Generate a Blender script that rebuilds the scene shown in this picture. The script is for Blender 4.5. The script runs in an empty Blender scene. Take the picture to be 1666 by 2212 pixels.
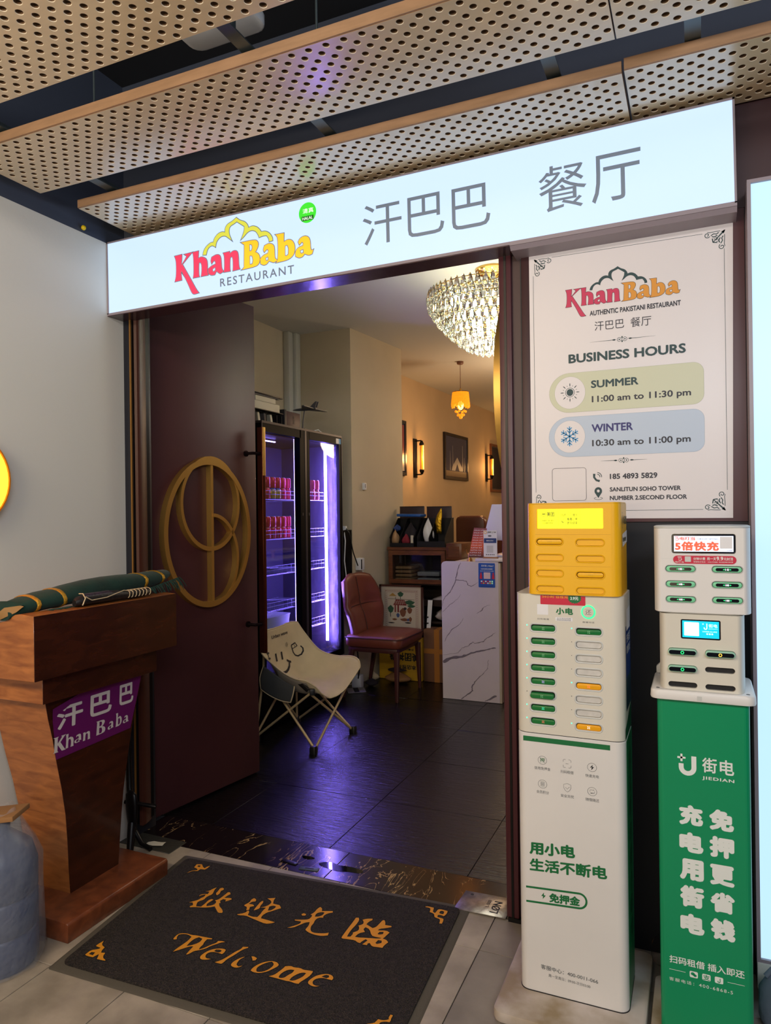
import bpy, bmesh, math, random
from math import pi, sin, cos, radians as rad
from mathutils import Vector as V, Matrix
from mathutils.bvhtree import BVHTree
random.seed(7)
SC = bpy.context.scene
COL = SC.collection

# ---------------------------------------------------------------- camera
cam = bpy.data.objects.new('camera', bpy.data.cameras.new('camera'))
COL.objects.link(cam)
cam.data.sensor_width = 36.0
cam.data.lens = 36.0 * 1536 / 2212
cam.data.clip_start = 0.05
def cam_matrix(yaw, pitch, roll):
    cy, sy = cos(yaw), sin(yaw)
    f = V((sy*cos(pitch), cy*cos(pitch), sin(pitch)))
    r = V((cy, -sy, 0)); u = r.cross(f)
    r2 = r*cos(roll) + u*sin(roll); u2 = -r*sin(roll) + u*cos(roll)
    m = Matrix((r2, u2, -f)).transposed().to_4x4()
    m.translation = V((0, 0, 1.4))
    return m
cam.matrix_world = cam_matrix(rad(-23.7957), rad(0.0339), rad(-0.7415))
SC.camera = cam

# ---------------------------------------------------------------- exposure, world, large lights
SC.view_settings.view_transform = 'Standard'
SC.view_settings.look = 'None'
SC.view_settings.exposure = 0.0
SC.view_settings.gamma = 1.0
SC.view_settings.use_curve_mapping = False
wd = bpy.data.worlds.new('world'); SC.world = wd; wd.use_nodes = True
wd.node_tree.nodes['Background'].inputs[0].default_value = (0.84, 0.82, 0.86, 1)
wd.node_tree.nodes['Background'].inputs[1].default_value = 0.07
def light(name, kind, loc, energy, color, size=0.1, size_y=None, target=None, spot=None):
    d = bpy.data.lights.new(name, kind)
    d.energy = energy; d.color = color
    if kind == 'AREA':
        d.shape = 'RECTANGLE' if size_y else 'SQUARE'
        d.size = size
        if size_y: d.size_y = size_y
    else:
        d.shadow_soft_size = size
    if spot: d.spot_size = spot; d.spot_blend = 0.6
    o = bpy.data.objects.new(name, d); COL.objects.link(o); o.location = loc
    if target is not None:
        o.rotation_euler = (V(target) - V(loc)).to_track_quat('-Z', 'Y').to_euler()
    return o
# mall corridor lamps: two ceiling rows behind the camera and two added fills standing in for shop fronts opposite
light('corridor_lamp', 'AREA', (-1.5, -1.2, 2.95), 48, (1.0, 0.76, 0.52), 1.8, 0.4, (-1.5, -0.4, 0))
light('corridor_lamp', 'AREA', (1.4, -1.0, 2.95), 34, (0.95, 0.95, 1.0), 1.8, 0.4, (0.6, 0.6, 0.4))
light('opposite_fill_light', 'AREA', (-1.2, -2.6, 1.2), 22, (1.0, 0.76, 0.48), 2.2, 1.0, (-1.6, 1.6, 2.0))
light('opposite_fill_light', 'AREA', (2.0, -3.0, 1.8), 17, (0.92, 0.95, 1.0), 2.4, 1.4, (0.0, 2.2, 1.5))
# two unseen fill lights added to brighten the perforated panels and upper wall
light('panel_fill_light', 'AREA', (-1.5, -0.35, 2.15), 17, (1.0, 0.82, 0.58), 1.2, 0.2, (-1.7, 1.7, 2.75))
light('panel_fill_light', 'AREA', (0.1, -0.35, 2.15), 15, (0.84, 0.92, 1.0), 1.2, 0.2, (-0.7, 2.1, 2.7))
# restaurant dining room lamps (ceiling spots further in)
light('dining_lamp', 'POINT', (-1.15, 4.3, 2.45), 24, (1.0, 0.95, 0.86), 0.35)
light('dining_lamp', 'POINT', (-1.5, 7.0, 2.2), 30, (1.0, 0.70, 0.42), 0.2)
light('dining_lamp', 'POINT', (-0.6, 9.6, 2.3), 30, (1.0, 0.68, 0.40), 0.25)

# ---------------------------------------------------------------- materials
def lin(c):
    return tuple(((x/255)/12.92 if x/255 <= 0.04045 else ((x/255+0.055)/1.055)**2.4) for x in c)
MATS = {}
def mat(name, c, rough=0.5, metal=0.0, emit=None, es=1.0, noise=None, bump=None, alpha=None, trans=0.0,
        spec=None, coat=0.0, sheen=0.0, stretch=(1, 1, 1), c2=None, aniso=0.0, ior=None, detail=4.0):
    m = bpy.data.materials.new(name); m.use_nodes = True
    nt = m.node_tree; b = nt.nodes['Principled BSDF']
    col = (*lin(c), 1)
    b.inputs['Base Color'].default_value = col
    b.inputs['Roughness'].default_value = rough
    b.inputs['Metallic'].default_value = metal
    if spec is not None: b.inputs['Specular IOR Level'].default_value = spec
    if coat: b.inputs['Coat Weight'].default_value = coat; b.inputs['Coat Roughness'].default_value = 0.08
    if sheen: b.inputs['Sheen Weight'].default_value = sheen
    if trans: b.inputs['Transmission Weight'].default_value = trans
    if ior: b.inputs['IOR'].default_value = ior
    if aniso: b.inputs['Anisotropic'].default_value = aniso
    if alpha is not None: b.inputs['Alpha'].default_value = alpha
    if emit is not None:
        b.inputs['Emission Color'].default_value = (*lin(emit), 1)
        b.inputs['Emission Strength'].default_value = es
    if noise or bump:
        tc = nt.nodes.new('ShaderNodeTexCoord'); mp = nt.nodes.new('ShaderNodeMapping')
        mp.inputs['Scale'].default_value = stretch
        nt.links.new(tc.outputs['Object'], mp.inputs['Vector'])
    if noise:
        sc, amt = noise
        n = nt.nodes.new('ShaderNodeTexNoise'); n.inputs['Scale'].default_value = sc; n.inputs['Detail'].default_value = detail
        nt.links.new(mp.outputs[0], n.inputs['Vector'])
        r = nt.nodes.new('ShaderNodeValToRGB')
        a = lin(c2) if c2 else tuple(x*(1-amt) for x in col[:3])
        r.color_ramp.elements[0].position = 0.35; r.color_ramp.elements[0].color = (*a, 1)
        r.color_ramp.elements[1].position = 0.65; r.color_ramp.elements[1].color = col
        nt.links.new(n.outputs['Fac'], r.inputs['Fac'])
        nt.links.new(r.outputs['Color'], b.inputs['Base Color'])
    if bump:
        sc, st = bump
        n = nt.nodes.new('ShaderNodeTexNoise'); n.inputs['Scale'].default_value = sc; n.inputs['Detail'].default_value = 5
        nt.links.new(mp.outputs[0], n.inputs['Vector'])
        bp = nt.nodes.new('ShaderNodeBump'); bp.inputs['Strength'].default_value = st; bp.inputs['Distance'].default_value = 0.01
        nt.links.new(n.outputs['Fac'], bp.inputs['Height'])
        nt.links.new(bp.outputs['Normal'], b.inputs['Normal'])
    MATS[name] = m
    return m
def veins(m, base, vein, scale, width, warp=1.2, stretch=(1, 1, 1), lo=0.0):
    """thin dark or light mineral veins laid into a stone material"""
    nt = m.node_tree; b = nt.nodes['Principled BSDF']
    tc = nt.nodes.new('ShaderNodeTexCoord'); mp = nt.nodes.new('ShaderNodeMapping'); mp.inputs['Scale'].default_value = stretch
    mp.inputs['Rotation'].default_value = (0.3, 0.6, 0.5)
    nt.links.new(tc.outputs['Object'], mp.inputs['Vector'])
    n = nt.nodes.new('ShaderNodeTexNoise'); n.inputs['Scale'].default_value = scale; n.inputs['Detail'].default_value = 5
    n.inputs['Distortion'].default_value = warp
    nt.links.new(mp.outputs[0], n.inputs['Vector'])
    s = nt.nodes.new('ShaderNodeMath'); s.operation = 'SUBTRACT'; s.inputs[1].default_value = 0.5
    a = nt.nodes.new('ShaderNodeMath'); a.operation = 'ABSOLUTE'
    nt.links.new(n.outputs['Fac'], s.inputs[0]); nt.links.new(s.outputs[0], a.inputs[0])
    n2 = nt.nodes.new('ShaderNodeTexNoise'); n2.inputs['Scale'].default_value = scale*0.8
    nt.links.new(mp.outputs[0], n2.inputs['Vector'])
    mr = nt.nodes.new('ShaderNodeMapRange'); mr.inputs[1].default_value = 0.42; mr.inputs[2].default_value = 0.62
    mr.inputs[3].default_value = lo; mr.inputs[4].default_value = width
    nt.links.new(n2.outputs['Fac'], mr.inputs[0])
    lt = nt.nodes.new('ShaderNodeMath'); lt.operation = 'LESS_THAN'
    nt.links.new(a.outputs[0], lt.inputs[0]); nt.links.new(mr.outputs[0], lt.inputs[1])
    mx = nt.nodes.new('ShaderNodeMix'); mx.data_type = 'RGBA'
    mx.inputs['A'].default_value = (*lin(base), 1); mx.inputs['B'].default_value = (*lin(vein), 1)
    nt.links.new(lt.outputs[0], mx.inputs['Factor'])
    nt.links.new(mx.outputs['Result'], b.inputs['Base Color'])
    return m
def wood(m, c1, c2, scale, stretch):
    nt = m.node_tree; b = nt.nodes['Principled BSDF']
    tc = nt.nodes.new('ShaderNodeTexCoord'); mp = nt.nodes.new('ShaderNodeMapping'); mp.inputs['Scale'].default_value = stretch
    nt.links.new(tc.outputs['Object'], mp.inputs['Vector'])
    n = nt.nodes.new('ShaderNodeTexNoise'); n.inputs['Scale'].default_value = scale; n.inputs['Detail'].default_value = 6
    n.inputs['Distortion'].default_value = 0.6
    nt.links.new(mp.outputs[0], n.inputs['Vector'])
    r = nt.nodes.new('ShaderNodeValToRGB')
    r.color_ramp.elements[0].position = 0.3; r.color_ramp.elements[0].color = (*lin(c1), 1)
    r.color_ramp.elements[1].position = 0.7; r.color_ramp.elements[1].color = (*lin(c2), 1)
    nt.links.new(n.outputs['Fac'], r.inputs['Fac']); nt.links.new(r.outputs['Color'], b.inputs['Base Color'])
    return m

# ---------------------------------------------------------------- mesh builder
class MB:
    def __init__(s): s.bm = bmesh.new(); s.mi = 0
    def face(s, vs):
        try:
            f = s.bm.faces.new(vs); f.material_index = s.mi; return f
        except ValueError: return None
    def v(s, p): return s.bm.verts.new(p)
    def box(s, x0, x1, y0, y1, z0, z1):
        p = [s.v((x, y, z)) for z in (z0, z1) for y in (y0, y1) for x in (x0, x1)]
        for q in ((0,2,3,1),(4,5,7,6),(0,1,5,4),(2,6,7,3),(0,4,6,2),(1,3,7,5)): s.face([p[i] for i in q])
        return s
    def obox(s, c, ux, uy, uz, hx, hy, hz):
        c = V(c); ux, uy, uz = V(ux), V(uy), V(uz)
        p = [s.v(c+ux*a*hx+uy*b*hy+uz*d*hz) for d in (-1,1) for b in (-1,1) for a in (-1,1)]
        for q in ((0,2,3,1),(4,5,7,6),(0,1,5,4),(2,6,7,3),(0,4,6,2),(1,3,7,5)): s.face([p[i] for i in q])
        return s
    def ext(s, poly, axis, a, b):
        """prism: 2-D polygon extruded along an axis ('x': poly=(y,z), 'y': poly=(x,z), 'z': poly=(x,y))"""
        def P(u, w, t): return {'x': (t, u, w), 'y': (u, t, w), 'z': (u, w, t)}[axis]
        lo = [s.v(P(u, w, a)) for u, w in poly]; hi = [s.v(P(u, w, b)) for u, w in poly]
        n = len(poly)
        s.face(lo[::-1]); s.face(hi)
        for i in range(n): s.face([lo[i], lo[(i+1) % n], hi[(i+1) % n], hi[i]])
        return s
    def loft(s, secs, cap=True, closed=True):
        rings = [[s.v(p) for p in r] for r in secs]
        n = len(rings[0])
        for i in range(len(rings)-1):
            for j in range(n if closed else n-1):
                s.face([rings[i][j], rings[i][(j+1) % n], rings[i+1][(j+1) % n], rings[i+1][j]])
        if cap: s.face(rings[0][::-1]); s.face(rings[-1])
        return s
    def tube(s, pts, r, n=8, cap=True, closed=False):
        pts = [V(p) for p in pts]; m = len(pts); rs = r if isinstance(r, (list, tuple)) else [r]*m
        secs = []; up = None
        for i, p in enumerate(pts):
            if closed: t = (pts[(i+1) % m]-pts[i-1])
            else: t = (pts[min(i+1, m-1)]-pts[max(i-1, 0)])
            t.normalize()
            if up is None:
                up = V((0, 0, 1)) if abs(t.z) < 0.9 else V((1, 0, 0))
            a = t.cross(up)
            if a.length < 1e-5: a = t.cross(V((0, 1, 0)))
            a.normalize(); b = a.cross(t).normalized(); up = b
            secs.append([p + (a*cos(2*pi*k/n) + b*sin(2*pi*k/n))*rs[i] for k in range(n)])
        if closed: secs.append(secs[0]); return s.loft(secs, cap=False)
        return s.loft(secs, cap=cap)
    def lathe(s, prof, c=(0, 0, 0), n=24, axis='z', ph=0.0, sx=1.0, sy=1.0):
        c = V(c); secs = []
        for r, z in prof:
            ring = []
            for k in range(n):
                a = 2*pi*k/n + ph; x, y = r*cos(a)*sx, r*sin(a)*sy
                ring.append(c + (V((x, y, z)) if axis == 'z' else V((x, -z, y)) if axis == 'y' else V((z, x, y))))
            secs.append(ring)
        return s.loft(secs)
    def grid(s, rows):
        R = [[s.v(p) for p in r] for r in rows]
        for i in range(len(R)-1):
            for j in range(len(R[0])-1):
                s.face([R[i][j], R[i][j+1], R[i+1][j+1], R[i+1][j]])
        return s
    def sphere(s, c, r, n=12, m=8, sc=(1, 1, 1)):
        prof = [(max(1e-4, sin(pi*i/m))*r, -cos(pi*i/m)*r) for i in range(m+1)]
        secs = [[V(c)+V((p*cos(2*pi*k/n)*sc[0], p*sin(2*pi*k/n)*sc[1], z*sc[2])) for k in range(n)] for p, z in prof]
        return s.loft(secs)
def rrect(x0, x1, y0, y1, r, n=4):
    """rounded rectangle outline"""
    out = []
    for cx, cy, a0 in ((x1-r, y0+r, -pi/2), (x1-r, y1-r, 0), (x0+r, y1-r, pi/2), (x0+r, y0+r, pi)):
        for k in range(n+1):
            a = a0 + pi/2*k/n; out.append((cx + r*cos(a), cy + r*sin(a)))
    return out
def pill(x0, x1, y0, y1, n=6): return rrect(x0, x1, y0, y1, min(x1-x0, y1-y0)/2*0.999, n)
def arc(cx, cy, rx, ry, a0, a1, n): return [(cx+rx*cos(rad(a0+(a1-a0)*i/n)), cy+ry*sin(rad(a0+(a1-a0)*i/n))) for i in range(n+1)]

def T(name, label, cat, loc=(0, 0, 0), rz=0.0, group=None):
    """a thing: an Empty at its base that parents its parts"""
    o = bpy.data.objects.new(name, None); COL.objects.link(o)
    o.location = loc; o.rotation_euler = (0, 0, rz); o.empty_display_size = 0.1
    tag(o, label, cat, group)
    return o
def tag(o, label=None, cat=None, group=None, kind=None):
    if label: o['label'] = label
    if cat: o['category'] = cat
    if group: o['group'] = group
    if kind: o['kind'] = kind
    return o
def root_of(o):
    while o.parent: o = o.parent
    return o
def link(name, me, m, parent=None, kind=None, label=None):
    o = bpy.data.objects.new(name, me)
    if m is not None and not me.materials:
        for x in (m if isinstance(m, (list, tuple)) else [m]): me.materials.append(x)
    COL.objects.link(o)
    if parent is not None: o.parent = parent
    if kind: o['kind'] = kind
    if label: o['label'] = label
    return o
def P(name, mb, m, parent=None, smooth=None, bevel=None, seg=2, kind=None, label=None, world=True):
    """finish a mesh builder as ONE object. World coordinates are turned into the root's own frame."""
    bm = mb.bm
    bmesh.ops.recalc_face_normals(bm, faces=bm.faces)
    if bevel:
        ed = [e for e in bm.edges if len(e.link_faces) == 2 and e.calc_face_angle(0) > 0.6]
        bmesh.ops.bevel(bm, geom=ed, offset=bevel, segments=seg, profile=0.5, affect='EDGES')
    me = bpy.data.meshes.new(name); bm.to_mesh(me); bm.free()
    if parent is not None and world:
        r = root_of(parent)
        me.transform((Matrix.Translation(r.location) @ r.rotation_euler.to_matrix().to_4x4()).inverted())
    if smooth is not None or bevel:
        me.shade_smooth(); me.set_sharp_from_angle(angle=rad(smooth if smooth else 40))
    return link(name, me, m, parent, kind, label)
def S(name, mb, m, **k):
    """a piece of the setting"""
    return P(name, mb, m, kind='structure', **k)
def copy_tree(o, parent=None):
    c = o.copy(); COL.objects.link(c)
    if parent: c.parent = parent
    for ch in list(o.children): copy_tree(ch, c)
    return c

# ---------------------------------------------------------------- flat print
def curve_mesh(cu):
    o = bpy.data.objects.new('tmp', cu)
    me = bpy.data.meshes.new_from_object(o)
    bpy.data.objects.remove(o)
    return me
def place(me, name, m, parent, plane, off):
    O, U, W = (V(x) for x in plane); N = U.cross(W)
    M4 = Matrix((U, W, N)).transposed().to_4x4(); M4.translation = O + N*off
    me.transform(M4)
    if parent is not None:
        r = root_of(parent)
        me.transform((Matrix.Translation(r.location) @ r.rotation_euler.to_matrix().to_4x4()).inverted())
    me.name = name
    me.materials.clear()
    return link(name, me, m, parent)
def text_mesh(s, weight=0.0, spacing=1.0, shear=0.0, res=3):
    """lettering as a flat mesh; a heavier weight is laid on by doubling the outlines"""
    cu = bpy.data.curves.new('txt', 'FONT'); cu.body = s
    cu.fill_mode = 'BOTH'; cu.space_character = spacing; cu.shear = shear; cu.resolution_u = res
    me = curve_mesh(cu); bpy.data.curves.remove(cu)
    if weight:
        n = len(me.vertices); co = [v.co.copy() for v in me.vertices]; fs = [tuple(p.vertices) for p in me.polygons]
        vs, ff = [], []
        w = weight*1.5
        for k, (a, b) in enumerate(((0, 0), (1, 0), (-1, 0), (0, 1), (0, -1), (.7, .7), (-.7, .7), (.7, -.7), (-.7, -.7))):
            vs += [(c.x+a*w, c.y+b*w, k) for c in co]; ff += [tuple(i+k*n for i in f) for f in fs]
        bpy.data.meshes.remove(me); me = bpy.data.meshes.new('txt'); me.from_pydata(vs, [], ff)
    return me
def fit(me, box, tilt=0.0):
    u0, v0, u1, v1 = box
    if not me.vertices: return me
    xs = [v.co.x for v in me.vertices]; ys = [v.co.y for v in me.vertices]
    a, b, c, d = min(xs), max(xs), min(ys), max(ys)
    for v in me.vertices:
        x = u0 + (v.co.x-a)/(b-a or 1)*(u1-u0); y = v0 + (v.co.y-c)/(d-c or 1)*(v1-v0)
        v.co = (x, y + tilt*(x-u0), v.co.z*2.5e-5)
    return me
def TX(parent, s, box, plane, m, weight=0.0, off=0.0006, name='lettering', tilt=0.0, spacing=1.0, shear=0.0):
    return place(fit(text_mesh(s, weight, spacing, shear), box, tilt), name, m, parent, plane, off)
def chaikin(p, lim=50, it=2):
    """round a traced outline, keeping its sharp corners"""
    for _ in range(it):
        out = []; n = len(p)
        for i in range(n):
            a, b, c = V(p[i-1]), V(p[i]), V(p[(i+1) % n])
            d1, d2 = b-a, c-b
            ang = abs(math.degrees(d1.angle(d2))) if d1.length > 0 and d2.length > 0 else 0
            if ang > lim: out.append(tuple(b))
            else: out += [tuple(b*0.75 + a*0.25), tuple(b*0.75 + c*0.25)]
        p = out
    return p
def flat_mesh(loops, grow=0.0, depth=0.0):
    cu = bpy.data.curves.new('shape', 'CURVE'); cu.dimensions = '2D'; cu.fill_mode = 'BOTH' if depth == 0 else 'BOTH'
    cu.offset = grow; cu.extrude = depth/2
    for lp in loops:
        sp = cu.splines.new('POLY'); sp.points.add(len(lp)-1)
        for q, c in zip(sp.points, lp): q.co = (c[0], c[1], 0, 1)
        sp.use_cyclic_u = True
    me = curve_mesh(cu); bpy.data.curves.remove(cu)
    return me
def FP(parent, name, loops, plane, m, off=0.0004, grow=0.0, depth=0.0):
    """flat print with traced outline(s), holes allowed"""
    return place(flat_mesh(loops, grow, depth), name, m, parent, plane, off + depth/2)
def stroke(path, w, closed=False):
    """an outline of a flat line of width w"""
    P2 = [V((x, y)) for x, y in path]; n = len(P2); L, R = [], []
    for i in range(n):
        a = P2[i-1] if (i or closed) else P2[0]; c = P2[(i+1) % n] if (i < n-1 or closed) else P2[-1]
        t = (c-a); t = t.normalized() if t.length else V((1, 0)); nn = V((-t.y, t.x))
        ww = (w[i] if isinstance(w, (list, tuple)) else w)/2
        L.append(tuple(P2[i]+nn*ww)); R.append(tuple(P2[i]-nn*ww))
    return [L, R] if closed else [L + R[::-1]]
def prints(parent, name, shapes, plane, m, off=0.0004):
    """several outlines as one printed mark (each is a list of loops)"""
    bmj = bmesh.new()
    for lp in shapes:
        me = flat_mesh(lp); bmj.from_mesh(me); bpy.data.meshes.remove(me)
    me = bpy.data.meshes.new(name); bmj.to_mesh(me); bmj.free()
    return place(me, name, m, parent, plane, off)
XZ = lambda y: ((0, y, 0), (1, 0, 0), (0, 0, 1))      # a plane that faces the street (-y)
YZ = lambda x: ((x, 0, 0), (0, 1, 0), (0, 0, 1))      # a plane that faces +x
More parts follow.
